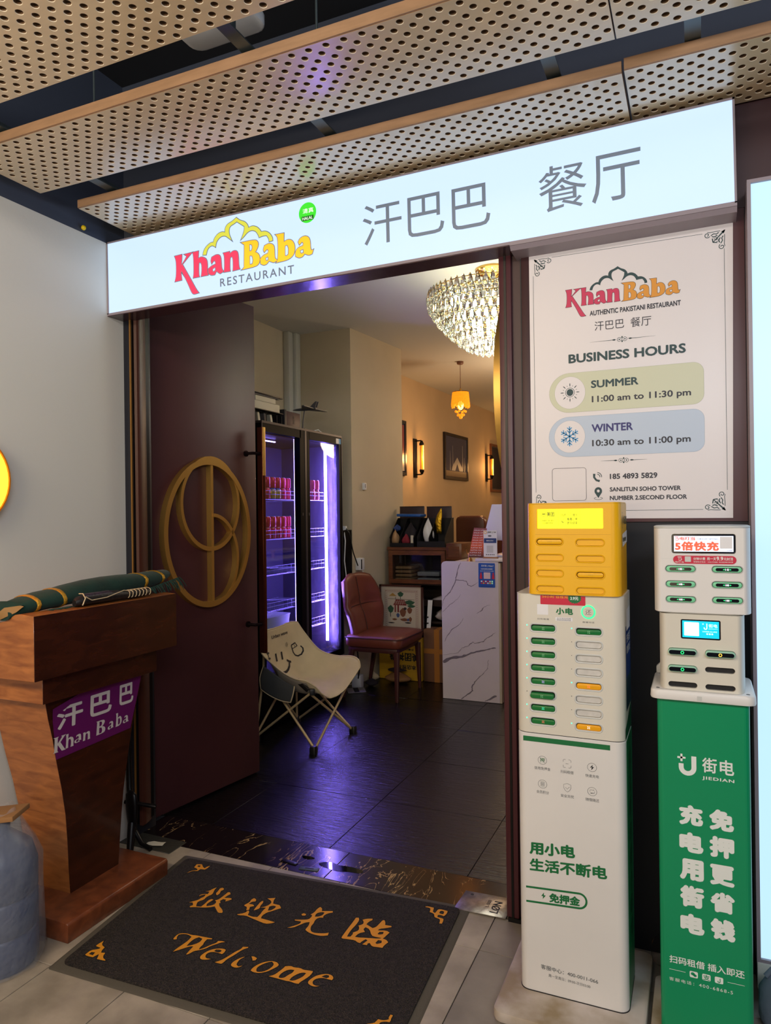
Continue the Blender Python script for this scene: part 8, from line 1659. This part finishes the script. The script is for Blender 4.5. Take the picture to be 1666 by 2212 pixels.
mat('pic_night', (36, 44, 66), 0.15); mat('pic_sky', (52, 62, 92), 0.15); mat('pic_pale', (176, 168, 160), 0.3); mat('pic_ground', (110, 84, 62), 0.3); mat('frame_black', (22, 18, 22), 0.3); mat('pic_red', (120, 40, 40), 0.3)
def picture(y0, y1, z0, z1, lab, fm, art):
    o = T('wall_picture', lab, 'picture', wp((y0+y1)/2, 0, z0), group='framed pictures on the dining wall'); t = .035
    L_ = (wp(y1, 0, 0)-wp(y0, 0, 0)).length; hz = (z1-z0)/2; zm = (z0+z1)/2; ym = (y0+y1)/2
    P('backing', MB().obox(wp(ym, .014, zm), WD, WN, (0, 0, 1), L_/2-.01, .006, hz-.01), MATS['pic_night'], o)
    mb = MB()
    for a in (-1, 1): mb.obox(wp(ym, .014, zm)+WD*a*(L_/2-t/2), WD, WN, (0, 0, 1), t/2, .0135, hz); mb.obox(wp(ym, .0139, zm+a*(hz-t/2)), WD, WN, (0, 0, 1), L_/2-t*.9, .0135, t/2)
    P('frame', mb, MATS[fm], o)
    O = wp(y0, .0205, z0); PL = (O, WD, V((0, 0, 1)))
    for nm, loops, mm, off in art(L_, 2*hz): prints(o, nm, loops, PL, MATS[mm], off)
def monument(L, H):
    c = L*.52; a = []
    a.append(('sky', [[[(.04, .18*H), (L-.04, .18*H), (L-.04, H-.04), (.04, H-.04)]]], 'pic_sky', .0003)); a.append(('ground', [[[(.04, .04), (L-.04, .04), (L-.04, .19*H), (.04, .19*H)]]], 'pic_ground', .0005))
    a.append(('monument', [[[(c-.24*L, .20*H), (c-.20*L, .30*H), (c-.05*L, .45*H), (c, .50*H), (c+.05*L, .45*H), (c+.20*L, .30*H), (c+.24*L, .20*H), (c+.09*L, .20*H), (c, .36*H), (c-.09*L, .20*H)]], [[(c-.31*L, .20*H), (c-.29*L, .20*H), (c-.297*L, .62*H), (c-.303*L, .62*H)]], [[(c+.22*L, .2*H), (c+.245*L, .2*H), (c+.24*L, .78*H), (c+.228*L, .78*H)]], [[(c-.19*L, .3*H), (c-.175*L, .3*H), (c-.18*L, .74*H), (c-.187*L, .74*H)]], [[(c+.30*L, .2*H), (c+.315*L, .2*H), (c+.312*L, .52*H), (c+.304*L, .52*H)]]], 'pic_pale', .0007)); return a
picture(8.43, 9.31, 1.81, 2.40, 'framed night picture of a pale tent-shaped monument on the orange wall', 'frame_black', monument)
picture(10.36, 11.2, 1.69, 2.41, 'wooden framed picture beside the further sconce, cut by the door jamb', 'cab_wood', lambda L, H: [('field', [[[(.05, .05), (L-.05, .05), (L-.05, H-.05), (.05, H-.05)]]], 'doll_dark', .0004)])
picture(6.75, 7.25, 1.80, 2.40, 'dark framed picture mostly hidden behind the column edge', 'frame_black', lambda L, H: [('field', [[[(.05, .3*H), (L-.05, .3*H), (L-.05, H-.05), (.05, H-.05)]]], 'pic_red', .0004), ('field', [[[(.05, .05), (L-.05, .05), (L-.05, .3*H), (.05, .3*H)]]], 'pic_pale', .0004)])
